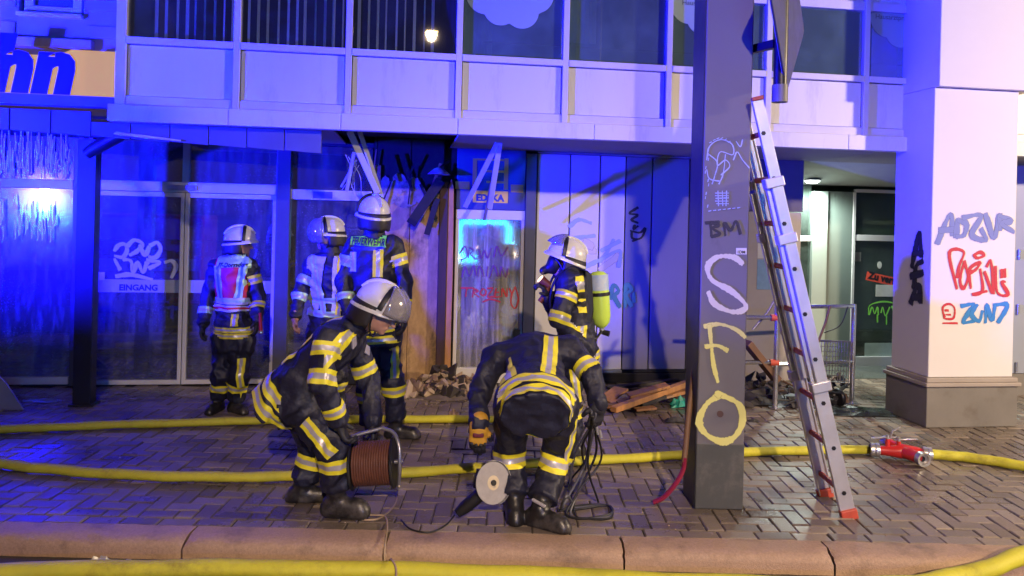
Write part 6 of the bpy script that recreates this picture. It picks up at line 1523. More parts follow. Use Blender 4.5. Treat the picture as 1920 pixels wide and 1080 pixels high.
bk = [pl(J['chest'] + back * 0.03, back)]
B.patch('back_label', tC, [M_RGRN], ('torso',), bk + [pl(mid_(654, 450), (1, 0, 0)), pl(mid_(722, 450), (-1, 0, 0)), pl(mid_(690, 462), (0.05, 0, 1)), pl(mid_(690, 444), (0.05, 0, -1))], 0.006)
B.patch('back_label_lower', tC, [mat('label_blue', (0.02, 0.03, 0.25), 0.5)], ('torso',), bk + [pl(mid_(655, 450), (1, 0, 0)), pl(mid_(721, 450), (-1, 0, 0)), pl(mid_(690, 470), (0.05, 0, 1)), pl(mid_(690, 463), (0.05, 0, -1))], 0.005)
B.text(tC, 'FEUERWEHR', M_INK, mid_(688, 453), (1, 0, -0.03), (0, 0, 1), back, (x1 - x0).x * 0.94, 0.058, 0.020)
for px, py0, py1 in ((660, 473, 510), (708, 468, 520)):
    B.band(tC, ('torso',), mid_(px, 490), S, 0.075 if px > 690 else 0.06, bk + [pl(mid_(px, py0), (0, 0, -1)), pl(mid_(px, py1), (0, 0, 1))], mats=[M_RYEL if px > 690 else M_RCY, M_RSIL])
for o in (-0.085, 0.0): B.band(tC, ('torso',), J['pel'] + ax * o, ax, 0.06)
limb_band(B, tC, J['sR'], J['eR'], ('uarmR',), 0.42, 0.085); limb_band(B, tC, J['sL'], J['eL'], ('uarmL',), 0.42, 0.085, mats=[M_RCY, M_RSIL])
limb_band(B, tC, J['eR'], J['wR'], ('farmR',), 0.72, 0.06); limb_band(B, tC, J['eL'], J['wL'], ('farmL',), 0.6, 0.06, mats=[M_RCY, M_RSIL])
limb_band(B, tC, J['kR'], J['aR'], ('calfR', 'thighR'), 0.16, 0.085); limb_band(B, tC, J['kL'], J['aL'], ('calfL', 'thighL'), 0.22, 0.085)
B.band(tC, ('thighR', 'calfR'), mid_(737, 690), (1, 0, 0.08), 0.06, [pl(mid_(737, 648), (0, 0, -1)), pl(mid_(740, 712), (0, 0, 1)), pl(J['kR'], (0.2, -1, 0))])
B.patch('thigh_pocket', tC, [M_NAVY], ('thighR',), [pl(J['kR'] + Vector((0.0, 0, 0.10)), (0, 0, 1)), pl(J['kR'] + Vector((0, 0, 0.28)), (0, 0, -1)), pl(J['kR'], (-0.3, -1, 0)), pl(J['kR'] + Vector((-0.01, 0, 0)), (-1, 0, 0))], 0.016)
hand(tC, J['wR'] - Vector((0, 0, 0.01)), (0, -0.1, -1), (-1, 0.2, 0), (0, -1, 0), 0.5)
hand(tC, J['wL'] - Vector((0, 0, 0.01)), (0.1, -0.2, -1), (1, 0.2, 0), (0, -1, 0), 0.5)

# ---------------------------------------------------------------- firefighter in the red vest at the left
b_ = G(424, 771); b_.z = 0
J = mk(b_, dict(pel=(437, 628, 6.46), chest=(437, 506, 6.46), neck=(446, 480, 6.46), head=(450, 458, 6.46), sL=(405, 502, 6.46), sR=(470, 502, 6.46), eL=(389, 560, 6.44), wL=(381, 606, 6.36), eR=(484, 556, 6.46), wR=(482, 598, 6.36),
    hL=(421, 640, 6.46), hR=(453, 640, 6.46), kL=(414, 706, 6.40), kR=(450, 706, 6.38), aL=(408, 753, 6.46), aR=(441, 755, 6.44), tL=[-0.1, -1, 0], tR=[0.75, -0.6, 0], fwd=[1, 0.30, -0.05], up=[0, 0, 1]))
J['tf'] = Vector((0.25, 1, 0))
tA, B = firefighter('firefighter from behind wearing a red vest with pale reflective straps', b_, J, sc=0.90, seed=5)
ax, S, fw = torso_axes(J); back = -fw; S = Vector((1, 0, 0))
helmet(tA, J['head'] + Vector((0, 0, 0.04)), J['fwd'], J['up'], 0.93)
mid_ = lambda px, py, y=6.3: D(px, py, y) - b_
bk = [pl(J['chest'] + back * 0.0, back)]
vz = [pl(mid_(437, 560), (0, 0, 1))]
B.patch('vest', tA, [M_VRED2], ('torso', 'collar'), bk + vz + [pl(mid_(397, 500), (1, 0, 0)), pl(mid_(456, 500), (-1, 0, 0)), pl(mid_(437, 488), (0, 0, -1))], 0.010)
B.patch('vest_yoke', tA, [M_RCY], ('torso', 'collar'), bk + [pl(mid_(437, 503), (0, 0, 1)), pl(mid_(437, 478), (0, 0, -1)), pl(mid_(400, 490), (1, 0, 0)), pl(mid_(463, 490), (-1, 0, 0))], 0.013)
B.text(tA, 'FF-Dorndorf', M_INK, mid_(430, 497), (1, 0, 0.05), (0, 0, 1), back, 0.25, 0.040, 0.026)
for px in (406, 446):
    B.band(tA, ('torso',), mid_(px, 530), (1, 0, 0.12 if px < 430 else -0.12), 0.06, bk + [pl(mid_(px, 500), (0, 0, -1)), pl(mid_(px, 560), (0, 0, 1))], 0.014, mats=[M_RCY, mat('strap_blue', (0.12, 0.25, 0.5), 0.4)])
for o in (566, 580):
    B.band(tA, ('torso',), mid_(437, o), (0, 0, 1), 0.055, (), 0.013, mats=[M_VWHT, M_VRED2 if o > 570 else M_RCY])
for o in (621, 632): B.band(tA, ('torso',), mid_(437, o), (0, 0, 1), 0.045)
B.band(tA, ('torso',), mid_(436, 600), S, 0.06, bk + [pl(mid_(436, 590), (0, 0, -1)), pl(mid_(436, 613), (0, 0, 1))])
limb_band(B, tA, J['sR'], J['eR'], ('uarmR',), 0.42, 0.075); limb_band(B, tA, J['eR'], J['wR'], ('farmR',), 0.42, 0.06); limb_band(B, tA, J['eL'], J['wL'], ('farmL',), 0.5, 0.06, mats=[M_RCY, M_RSIL])
for q in 'LR': limb_band(B, tA, J['k' + q], J['a' + q], ('calf' + q, 'thigh' + q), 0.36, 0.07)
B.band(tA, ('thighR', 'calfR'), mid_(449, 700), (1, 0, 0.05), 0.055, [pl(mid_(449, 674), (0, 0, -1)), pl(mid_(449, 750), (0, 0, 1)), pl(J['kR'], (0.1, -1, 0))])
hand(tA, J['wR'], (0.05, -0.1, -1), (-1, 0, 0), (0, -1, 0), 0.5, s=0.92); hand(tA, J['wL'], (-0.05, -0.1, -1), (1, 0, 0), (0, -1, 0), 0.5, s=0.92)
rt = thing('hand_torch', 'slim red torch held by the firefighter in the red vest', 'torch', D(487, 600, 6.3))
MB().cyl((0, 0, 0.06), (0.012, 0, -0.09), 0.012, 0.016, 12).build('barrel', mat('torch_red', (0.5, 0.02, 0.03), 0.4), rt, smooth=True)
MB().cyl((0.012, 0, -0.091), (0.013, 0, -0.11), 0.018, 0.02, 12).build('lamp_ring', M_COUP, rt, smooth=True)

# ---------------------------------------------------------------- firefighter in the white vest, face in profile
b_ = G(612, 790); b_.z = 0
Y = 6.35
b_ = Vector((D(614, 600, Y).x, Y, 0))
J = mk(b_, dict(pel=(616, 612, Y), chest=(614, 496, Y), neck=(619, 466, Y), head=(614, 443, Y), sL=(585, 498, Y), sR=(644, 498, Y + .05), eL=(564, 548, Y - .06), wL=(554, 592, Y - .15), eR=(656, 550, Y), wR=(652, 600, Y - .1),
    hL=(602, 628, Y), hR=(630, 628, Y), kL=(600, 705, Y), kR=(632, 705, Y), aL=(598, 768, Y), aR=(632, 768, Y), tL=[-0.7, -0.7, 0], tR=[-0.5, -0.8, 0], fwd=[-1, -0.35, -0.12], up=[0, 0, 1]))
J['tf'] = Vector((-0.35, -1, 0))
tB, B = firefighter('firefighter facing left in an open white vest with visor lowered', b_, J, sc=0.94, seed=8)
helmet(tB, J['head'] + Vector((0.01, 0, 0.042)), J['fwd'], (-0.05, 0, 1), 0.95, visor=(30, 128, 1.22))
mid_ = lambda px, py, y=6.2: D(px, py, y) - b_
fr_ = [pl(J['chest'], (-0.3, -1, 0)), pl(mid_(614, 590), (0, 0, 1)), pl(mid_(614, 482), (0, 0, -1))]
B.patch('vest_half', tB, [M_VWHT], ('torso',), fr_ + [pl(mid_(606, 500), (-1, 0, 0.1))], 0.010)
B.patch('vest_half', tB, [M_VWHT], ('torso',), fr_ + [pl(mid_(622, 500), (1, 0, 0.0))], 0.010)
B.band(tB, ('torso',), mid_(594, 530), (1, 0, 0.25), 0.05, fr_, 0.014, mats=[M_RCY, M_RSIL]); B.band(tB, ('torso',), mid_(634, 530), (1, 0, 0.0), 0.05, fr_, 0.014, mats=[M_RYEL, M_RSIL])
for py in (565, 590): B.band(tB, ('torso',), mid_(614, py), (0, 0, 1), 0.05, (), 0.013, mats=[M_RCY, M_RSIL])
limb_band(B, tB, J['sL'], J['eL'], ('uarmL',), 0.55, 0.07, mats=[M_RCY, M_RSIL]); limb_band(B, tB, J['eL'], J['wL'], ('farmL',), 0.25, 0.065, mats=[M_RCY, M_RSIL])
for q in 'LR': limb_band(B, tB, J['k' + q], J['a' + q], ('calf' + q, 'thigh' + q), 0.3, 0.07)
hand(tB, J['wL'], (0, -0.1, -1), (1, 0, 0), (0, -1, 0), 0.5, m=M_SKIN, s=0.9, name='hand'); hand(tB, J['wR'], (0, -0.1, -1), (-1, 0, 0), (0, -1, 0), 0.5, s=0.92)

# ---------------------------------------------------------------- stooping firefighter with the cable reel
b_ = G(610, 958); b_.z = 0
J = mk(b_, dict(pel=(548, 728, 4.38), chest=(638, 636, 4.33), neck=(672, 606, 4.32), head=(712, 584, 4.30), sR=(614, 640, 4.14), sL=(660, 632, 4.50), eR=(602, 716, 4.06), wR=(636, 790, 4.14), eL=(690, 710, 4.54), wL=(700, 790, 4.42),
    hR=(556, 752, 4.32), hL=(560, 752, 4.45), kR=(624, 838, 4.22), kL=(590, 840, 4.52), aR=(632, 930, 4.26), aL=(566, 912, 4.50), tR=[1, -0.12, 0], tL=[0.95, 0.1, 0], fwd=[0.86, -0.12, -0.50], up=[0.5, 0, 0.86]))
J['tf'] = Vector((0.72, 0.0, -0.69))
tD, B = firefighter('stooping firefighter in side view with white helmet holding the cable reel', b_, J, seed=11, jacket_hem=0.17)
ax, S, fw = torso_axes(J)
helmet(tD, J['head'] + Vector((0.0, 0, 0.04)), (0.88, -0.1, -0.46), (0.46, 0, 0.88), 1.02, visor=(22, 96, 1.20))
for o in (-0.115, -0.022): B.band(tD, ('torso',), J['pel'] + ax * o, ax, 0.075, off=0.007)
mid_ = lambda px, py, y=4.1: D(px, py, y) - b_
# stripe over the back and yoke, seen edge on
B.band(tD, ('torso',), J['chest'], (0, 1, 0), 0.06, [pl(J['pel'] + ax * 0.09, ax), pl(J['chest'] + Vector((0, 0, 0.0)), (-0.69, 0, 0.72))], off=0.007)
limb_band(B, tD, J['sR'], J['eR'], ('uarmR',), 0.22, 0.075); limb_band(B, tD, J['sR'], J['eR'], ('uarmR', 'farmR'), 0.90, 0.085)
limb_band(B, tD, J['eR'], J['wR'], ('farmR',), 0.70, 0.065)
B.band(tD, ('uarmR', 'torso'), mid_(632, 650), (0.8, 0, -0.55), 0.07, [pl(mid_(632, 625), (0, 0, -1)), pl(mid_(632, 690), (0, 0, 1)), pl(J['sR'] + Vector((0, 0.12, 0)), (0, -1, 0)), pl(J['sR'] + Vector((0.01, 0, 0)), (1, 0, 0))])
limb_band(B, tD, J['sL'], J['eL'], ('uarmL',), 0.75, 0.075)
limb_band(B, tD, J['kR'], J['aR'], ('calfR', 'thighR'), 0.30, 0.085); limb_band(B, tD, J['kL'], J['aL'], ('calfL', 'thighL'), 0.30, 0.085)
tn = (J['kR'] - J['hR']).normalized(); sdn = tn.cross(Vector((0, -1, 0))).normalized()
B.band(tD, ('thighR', 'calfR'), J['kR'] + (J['hR'] - J['kR']) * 0.4, sdn, 0.07, [pl(J['kR'], (0.0, -1, 0)), pl(J['hR'] + tn * 0.15, tn), pl(J['kR'] + tn * 0.05, -tn)])
B.patch('thigh_pocket', tD, [M_NAVY], ('thighR',), [pl(J['kR'] - tn * 0.06, -tn), pl(J['hR'] + tn * 0.14, tn), pl(J['kR'], (0, -1, 0)), pl(J['kR'] + (J['hR'] - J['kR']) * 0.4 + sdn * 0.045, sdn)], 0.014)
for (px, py, w_, h_2, rot) in ((662, 642, 0.06, 0.055, 0.5), (686, 656, 0.06, 0.06, -0.1)):     # pale chest labels
    p = mid_(px, py, 4.2); T = B.tree().ray_cast(mid_(px, py, 3.6), Vector((ray(px, py))).normalized())
    if T[0] is not None:
        c_ = T[0]; n_ = T[1]; xa = Vector((math.cos(rot), 0, -math.sin(rot))); xa = (xa - n_ * xa.dot(n_)).normalized(); ya = n_.cross(xa)
        MB().add([c_ + n_ * 0.012 + xa * (a * w_ / 2) + ya * (b * h_2 / 2) for a, b in ((-1, -1), (1, -1), (1, 1), (-1, 1))] + [c_ + xa * (a * w_ / 2) + ya * (b * h_2 / 2) for a, b in ((-1, -1), (1, -1), (1, 1), (-1, 1))], [(0, 1, 2, 3), (7, 6, 5, 4), (0, 4, 5, 1), (1, 5, 6, 2), (2, 6, 7, 3), (3, 7, 4, 0)]).build('chest_label', mat('label_grey', (0.36, 0.34, 0.40), 0.6), tD, 0.004)
gl1 = hand(tD, J['wR'], (0.35, 0.05, -0.93), (0.9, 0, 0.3), (0, 0.4, -0.2), 0.75)
gl2 = hand(tD, J['wL'], (0.1, -0.1, -1), (-0.9, 0, 0.1), (0, -1, 0), 0.8)
# the reel
rb_ = G(700, 912); rb_.z = 0
reel = thing('cable_reel', 'metal cable reel wound with brown cable held above the paving', 'cable reel', rb_)
RY = 4.30; c0_, c1_ = D(662, 870, RY) - rb_, D(738, 866, RY) - rb_
axr = (c1_ - c0_).normalized(); rd_ = 0.142
MB().lathe([(0.03, -0.006), (rd_, -0.006), (rd_ + 0.006, 0.0), (rd_, 0.008), (0.03, 0.008)], c0_, axr, 36).build('flange', M_BLACK, reel, smooth=True, angle=40)
MB().lathe([(0.03, -0.006), (rd_, -0.006), (rd_ + 0.006, 0.0), (rd_, 0.008), (0.03, 0.008)], c1_, axr, 36).build('flange', M_BLACK, reel, smooth=True, angle=40)
m_ = MB(); Lr = (c1_ - c0_).length; prof = []; nw = 15
for k in range(nw * 6 + 1):
    h2 = 0.012 + (Lr - 0.024) * k / (nw * 6); prof.append((0.120 + 0.006 * abs(math.sin(math.pi * k / 6)), h2))
m_.lathe(prof, c0_, axr, 36).build('wound_cable', mat('cable_brown', (0.16, 0.06, 0.035), 0.55, var=0.35, scale=20), reel, smooth=True, angle=80)
fr_m = mat('reel_frame', (0.42, 0.42, 0.46), 0.35, 0.7, var=0.2)
e1 = c1_ + axr * 0.035; e0 = c0_ - axr * 0.03; up_ = Vector((0, 0, 1))
MB().tube(smooth_path([e1 + Vector((0, -0.02, -0.15)), e1 + Vector((0.01, -0.06, -0.02)), e1 + Vector((0.0, -0.04, 0.10)), e1 + Vector((-0.04, 0, 0.165)), e1 + Vector((-0.11, 0.02, 0.185))]), 0.011, 10).build('frame_tube', fr_m, reel, smooth=True)
MB().tube(smooth_path([e0 + Vector((0, -0.02, -0.14)), e0 + Vector((-0.0, -0.04, 0.0)), e0 + Vector((0.0, 0, 0.14)), e1 + Vector((-0.11, 0.02, 0.185))]), 0.011, 10).build('frame_tube', fr_m, reel, smooth=True)
MB().cyl(e0, e1 + axr * 0.02, 0.012, n=12).build('axle', fr_m, reel, smooth=True)
cab = thing('loose_cable', 'thin pale cable running from the reel in a loop and over the kerb', 'cable', G(735, 955))
cb_ = G(735, 955)
pts = [rb_ + e1 + Vector((0.01, -0.06, -0.12)), G(746, 915, 0.04), G(741, 945, 0.012), G(715, 970, 0.010), G(690, 975, 0.010), G(674, 972, 0.010), G(680, 966, 0.014), G(705, 966, 0.020), G(722, 968, 0.018), Vector((G(728, 985).x, 4.14, 0.012)), Vector((G(730, 1000).x, 3.95, 0.012)), Vector((G(724, 1020).x, 3.895, -0.03)), Vector((D(724, 1040, 3.87).x, 3.86, -0.08)), Vector((D(730, 1075, 3.7).x, 3.76, RZ + 0.105)), Vector((D(734, 1085, 3.5).x, 3.64, RZ + 0.07)), Vector((-0.55, 3.3, RZ + 0.01))]
MB().tube([p - cb_ for p in smooth_path(pts, 8)], 0.0055, 8).build('sleeve', mat('cable_tan', (0.38, 0.28, 0.18), 0.5, var=0.2), cab, smooth=True)
cab2 = thing('loose_cable', 'thin black cable lying on the paving from the grinder to the kerb', 'cable', G(800, 995)); cb2 = G(800, 995)
MB().tube([p - cb2 for p in smooth_path([G(852, 966, 0.02), G(835, 985, 0.007), G(805, 998, 0.007), G(770, 992, 0.007), G(752, 975, 0.007)], 8)], 0.005, 8).build('sleeve', M_BLACK, cab2, smooth=True)

# ---------------------------------------------------------------- bent firefighter with the angle grinder, from behind
b_ = G(1000, 985); b_.z = 0
J = mk(b_, dict(pel=(1005, 748, 4.20), chest=(1003, 658, 4.62), neck=(1003, 650, 4.72), head=(1003, 680, 4.86), sL=(926, 672, 4.58), sR=(1070, 656, 4.58), eL=(899, 738, 4.50), wL=(898, 795, 4.34), eR=(1108, 700, 4.46), wR=(1122, 756, 4.36),
    hL=(962, 768, 4.26), hR=(1048, 768, 4.26), kL=(956, 848, 4.46), kR=(1046, 848, 4.44), aL=(966, 946, 4.28), aR=(1012, 954, 4.22), tL=[-0.1, 1, 0], tR=[0.85, -0.5, 0], fwd=[0, 0.6, -0.8], up=[0, 0.8, 0.6]))
J['tf'] = Vector((0.0, 0.54, -0.84)); J['seat'] = Vector((0, 0.03, 0.045)); J['sr'] = 0.105
tE, B = firefighter('firefighter bent double seen from behind, holding angle grinder and cables', b_, J, seed=14, jacket_hem=0.15)
ax, S, fw = torso_axes(J); back = -fw; S = Vector((1, 0, 0))
helmet(tE, J['head'] + Vector((0, 0.02, 0.02)), (0, 0.5, -0.85), (0, 0.85, 0.5))
mid_ = lambda px, py, y=4.2: D(px, py, y) - b_
for o in (-0.095, 0.005): B.band(tE, ('torso',), J['pel'] + ax * o, ax, 0.078, off=0.007)
for px, dx in ((946, 0.16), (1030, -0.10)):
    B.band(tE, ('torso',), mid_(px, 690, 4.4), Vector((1, 0, 0)) + Vector((0, dx, 0)), 0.085, [pl(J['pel'] + ax * 0.055, ax), pl(J['chest'] - ax * 0.02, -ax), pl(J['pel'] + back * 0.02, back)], off=0.007)
limb_band(B, tE, J['sR'], J['eR'], ('uarmR',), 0.80, 0.085); None
B.band(tE, ('calfL', 'thighL'), mid_(955, 864, 4.36), (-0.08, 0.1, 1), 0.088)
B.band(tE, ('calfR', 'thighR'), mid_(1040, 868, 4.36), (0.25, 0.1, 1), 0.088)
B.band(tE, ('thighR', 'calfR'), mid_(1078, 820, 4.3), (0.3, 1, 0.1), 0.06, [pl(J['kR'] + Vector((0.03, 0, 0)), (1, 0, 0)), pl(mid_(1070, 790), (0, 0, -1)), pl(mid_(1070, 880), (0, 0, 1))])
MB().beam(mid_(998, 936, 4.19), mid_(1022, 950, 4.14), 0.02, 0.012).build('boot_strap', M_RSIL, tE, 0.003)
g1 = hand(tE, J['wL'] + Vector((0, 0, -0.005)), (-0.05, -0.1, -1), (0.15, 1, -0.1), (1, 0.1, 0), 0.45, m=M_GLOVEY, m2=M_GLOVE, s=1.08, bulk=1.25)
for k in range(4):   # knuckle pads
    p = J['wL'] + Vector((-0.036 + 0.025 * k, -0.045, -0.105 - 0.006 * (k in (1, 2))))
    MB().lathe([(0.0095, -0.008), (0.0085, 0.006), (0.001, 0.009)], p, (0, -1, 0), 8).build('knuckle_pad', M_BLACK, g1, smooth=True)
mb = MB(); c_ = J['wL'] + Vector((0, -0.045, -0.052)); mb.box(c_.x - 0.032, c_.y - 0.006, c_.z - 0.014, c_.x + 0.032, c_.y + 0.01, c_.z + 0.014); mb.build('back_pad', mat('glove_maroon', (0.16, 0.02, 0.04), 0.6), g1, 0.008)
hand(tE, J['wR'] + Vector((0, 0, -0.005)), (-0.15, -0.1, -1), (-0.4, 0.9, 0), (-1, -0.3, 0), 0.75, s=1.05, bulk=1.1)
# grinder
gb = G(900, 972); gb.z = 0
gr = thing('angle_grinder', 'teal angle grinder with grey cutting disc held just above the paving', 'angle grinder', gb)
GY = 4.26; gp_ = lambda px, py, y=GY: D(px, py, y) - gb
a, b2 = gp_(858, 962), gp_(924, 908); M_GT = mat('grinder_teal', (0.02, 0.16, 0.20), 0.4, var=0.2); dgr = (b2 - a).normalized()
MB().tube([a, a + dgr * 0.05, a + dgr * 0.14, a + dgr * 0.20], 0.036, 16, rr=[0.026, 0.036, 0.038, 0.040]).build('handle', M_BLACK, gr, smooth=True)
MB().tube([a + dgr * 0.19, a + dgr * 0.22, b2], 0.042, 16, rr=[0.042, 0.044, 0.036]).build('motor_housing', M_GT, gr, smooth=True)
dn = Vector((0.55, -0.75, 0.25)).normalized(); dc = gp_(918, 905) + dn * 0.035
MB().cyl(b2 - dgr * 0.02, dc - dn * 0.012, 0.034, 0.03, 16).build('gear_head', M_COUP, gr, smooth=True)
MB().lathe([(0.012, -0.003), (0.115, -0.003), (0.115, 0.003), (0.012, 0.003)], dc, dn, 40).build('cutting_disc', mat('disc_grey', (0.33, 0.31, 0.31), 0.7, var=0.2, scale=20), gr, smooth=True, angle=30)
MB().lathe([(0.04, 0.004), (0.038, 0.0045), (0.018, 0.0045)], dc, dn, 24).build('disc_label', mat('disc_label_cream', (0.6, 0.5, 0.34), 0.6), gr)
MB().cyl(dc, dc + dn * 0.012, 0.016, n=12).build('clamp_nut', M_DARKM, gr)
m_ = MB(); vv = []
perp = dn.cross(Vector((0, 0, 1))).normalized(); pz = dn.cross(perp)
for k in range(19):
    an_ = R(100 + 180 * k / 18); q = perp * math.cos(an_) + pz * math.sin(an_)
    vv += [dc - dn * 0.018 + q * 0.122, dc + dn * 0.012 + q * 0.122, dc - dn * 0.018 + q * 0.03]
m_.add(vv, [(3 * k, 3 * k + 1, 3 * k + 4, 3 * k + 3) for k in range(18)] + [(3 * k, 3 * k + 3, 3 * k + 5, 3 * k + 2) for k in range(18)])
gdn = m_.build('disc_guard', M_COUP, gr, smooth=True); so = gdn.modifiers.new('s', 'SOLIDIFY'); so.thickness = 0.002
MB().tube([gp_(900, 880, 4.30), gp_(893, 915, 4.28)], 0.02, 12).build('side_grip', M_BLACK, gr, smooth=True)
# cable bundle in the right hand
hp_ = J['wR'] + b_ + Vector((-0.02, -0.02, -0.10))
cbn = thing('cable_bundle', 'bundle of grey electric cables hanging from the bent firefighter to the paving', 'cable bundle', G(1105, 950)); cbb = G(1105, 950)
rc = random.Random(9); M_CG = mat('cable_grey', (0.10, 0.10, 0.12), 0.45, var=0.3)
for k in range(9):
    o = Vector((rc.uniform(-0.03, 0.03), rc.uniform(-0.03, 0.03), rc.uniform(-0.02, 0.03)))
    end = G(1085 + rc.uniform(-25, 45), 905 + rc.uniform(-25, 45), 0.008)
    midp = (hp_ + o + end) / 2 + Vector((rc.uniform(-0.05, 0.05), rc.uniform(-0.05, 0.05), rc.uniform(-0.06, 0.02)))
    ps = [hp_ + o + Vector((0, 0, 0.05)), hp_ + o, midp, end]
    if k in (0, 1, 2): ps = [hp_ + o, midp, G(1082, 925, 0.1), G(1062 + 8 * k, 965, 0.01), G(1100, 972, 0.008), G(1145, 963 + 4 * k, 0.008), G(1140, 948, 0.008), G(1090, 948 + 3 * k, 0.008), G(1045, 958, 0.01)]
    if k == 3: ps = [hp_ + o, midp, G(1060, 940, 0.12), G(1052, 952, 0.05), G(1062, 930, 0.16), G(1075, 945, 0.03)]
    MB().tube([p - cbb for p in smooth_path(ps, 8)], 0.0065 if k % 3 else 0.008, 7).build('cable', M_CG if k % 2 else M_BLACK, cbn, smooth=True)
for (px, py) in ((1124, 806), (1118, 800)):
    p = D(px, py, 4.36) - cbb; MB().cyl(p, p + Vector((0.012, 0, -0.045)), 0.009, n=10).build('plug', M_COUP, cbn, smooth=True)

# ---------------------------------------------------------------- firefighter with breathing apparatus
b_ = Vector((D(1072, 700, 5.4).x, 5.4, 0)); Y = 5.4
J = mk(b_, dict(pel=(1082, 640, Y), chest=(1072, 528, Y), neck=(1064, 508, Y), head=(1058, 490, Y), sL=(1070, 530, Y - .17), sR=(1074, 526, Y + .17), eL=(1048, 598, Y - .24), wL=(1078, 640, Y - .20), eR=(1040, 585, Y + .16), wR=(1028, 556, Y - .02),
    hL=(1082, 655, Y - .09), hR=(1084, 655, Y + .09), kL=(1066, 750, Y - .08), kR=(1068, 750, Y + .1), aL=(1072, 832, Y - .08), aR=(1076, 826, Y + .1), tL=[-1, -0.1, 0], tR=[-1, 0.1, 0], fwd=[-0.97, 0.0, 0.12], up=[0.12, 0, 1]))
J['tf'] = Vector((-1, 0.0, 0.0))
tF, B = firefighter('firefighter with breathing apparatus facing left and looking up beside white panels', b_, J, sc=0.96, seed=17)
helmet(tF, J['head'] + Vector((0.02, 0, 0.042)), (-0.95, 0.0, 0.2), (0.2, 0, 1), 1.0, visor=(8, 62, 1.22))
mid_ = lambda px, py, y=5.2: D(px, py, y) - b_
f_ = J['fwd'].normalized(); h_c = J['head']
mk_ = Body(0.008); mk_.ell(h_c + f_ * 0.06 - Vector((0, 0, 0.02)), (0.07, 0.065, 0.085), (Vector((0, 1, 0)), f_, Vector((0, 0, 1))), 'm', 0); mk_.cap(h_c + f_ * 0.10 - Vector((0, 0, 0.06)), h_c + f_ * 0.15 - Vector((0, 0, 0.09)), 0.035, 0.03, 'm', 0); mk_.mesh(False)
mo = mk_.build('breathing_mask', [M_BLACK], tF)
limb_band(B, tF, J['sL'], J['eL'], ('uarmL',), 0.38, 0.06); limb_band(B, tF, J['sL'], J['eL'], ('uarmL', 'farmL'), 0.98, 0.075)
ax, S, fw = torso_axes(J)
for o in (-0.085, 0.0): B.band(tF, ('torso',), J['pel'] + ax * o, ax, 0.06)
B.band(tF, ('torso',), mid_(1090, 630), (1, 0, -0.1), 0.07, [pl(J['pel'], (0, -1, 0)), pl(mid_(1090, 612), (0, 0, -1))])
for q in 'LR': limb_band(B, tF, J['k' + q], J['a' + q], ('calf' + q, 'thigh' + q), 0.3, 0.08)
B.band(tF, ('thighL',), J['kL'] + Vector((0.02, 0, 0.25)), (1, 0, 0.15), 0.06, [pl(J['kL'], (0, -1, 0))])
hand(tF, J['wR'] + Vector((0, 0, 0)), (-0.5, -0.2, 0.8), (-0.8, 0, -0.5), (0, -1, 0), 0.9, s=0.95); hand(tF, J['wL'], (0.6, 0, -0.8), (-0.8, 0, -0.5), (0, 1, 0), 0.6, s=0.95)
# shoulder strap patches
B.patch('shoulder_strap', tF, [M_RYEL, M_BLACK, M_RSIL], ('torso', 'uarmL'), [pl(mid_(1079, 540), (1, 0, 0.15)), pl(mid_(1094, 540), (-1, 0, -0.15)), pl(mid_(1086, 518), (0, 0, -1)), pl(mid_(1088, 588), (0, 0, 1)), pl(J['chest'] + Vector((0, -0.05, 0)), (0, -1, 0))], 0.014, (mid_(1086, 590), (0, 0, 1), [0.05, 0.09, 0.11, 0.16, 0.18, 0.23], [0, 1, 0, 1, 0, 2, 0]))
sb = D(1122, 612, 5.42)
scba = thing('breathing_apparatus', 'yellow-green air cylinder on a black back frame worn on the back', 'air cylinder', (sb.x, sb.y, sb.z))
s_ = lambda px, py, y=5.42: D(px, py, y) - sb
t0, t1 = s_(1121, 508), s_(1128, 612); da = (t1 - t0).normalized(); Lb = (t1 - t0).length
M_CYL = mat('cylinder_lime', (0.58, 0.82, 0.10), 0.4, var=0.12, scale=6, bump=0.05)
prof = [(0.001, 0.0), (0.04, 0.006), (0.062, 0.025), (0.070, 0.05), (0.072, Lb * 0.5), (0.071, Lb * 0.8), (0.060, Lb * 0.93), (0.035, Lb), (0.02, Lb + 0.01)]
bt = MB().lathe(prof, t0, da, 28).build('cylinder', M_CYL, scba, smooth=True, angle=60)
MB().lathe([(0.0735, Lb * 0.06), (0.0735, Lb * 0.34)], t0, da, 28).build('cylinder_label', mat('label_blue_white', (0.25, 0.40, 0.70), 0.5, col2=(0.6, 0.66, 0.7), scale=9, bump=0), bt, smooth=True)
MB().lathe([(0.0745, Lb * 0.38), (0.077, Lb * 0.385), (0.077, Lb * 0.44), (0.0745, Lb * 0.445)], t0, da, 28).build('cylinder_strap', M_BLACK, scba, smooth=True)
MB().cyl(t1, t1 + da * 0.05, 0.018, n=12).build('valve', M_COUP, scba, smooth=True)
MB().cyl(t1 + da * 0.04 + Vector((0.0, 0, 0)), t1 + da * 0.05 + Vector((0.05, -0.02, 0)), 0.018, 0.022, n=12).build('valve_knob', M_BLACK, scba, smooth=True)
MB().prism([(-0.03, 0.02), (0.0, 0.0), (0.02, 0.2), (0.0, 0.45), (-0.05, 0.47), (-0.06, 0.2)], lambda x, z, d: (x - 0.07, d, z - 0.06), -0.13, 0.13).build('back_frame', M_BLACK, scba, 0.012)
for q in (-0.1, 0.1): MB().tube(smooth_path([(-0.10, q, 0.40), (-0.22, q * 1.3, 0.44), (-0.33, q * 1.35, 0.34), (-0.36, q * 1.3, 0.16), (-0.26, q * 1.4, -0.02), (-0.12, q, -0.02)]), 0.018, 8, flat=0.5).build('harness_strap', M_BLACK, scba, smooth=True)
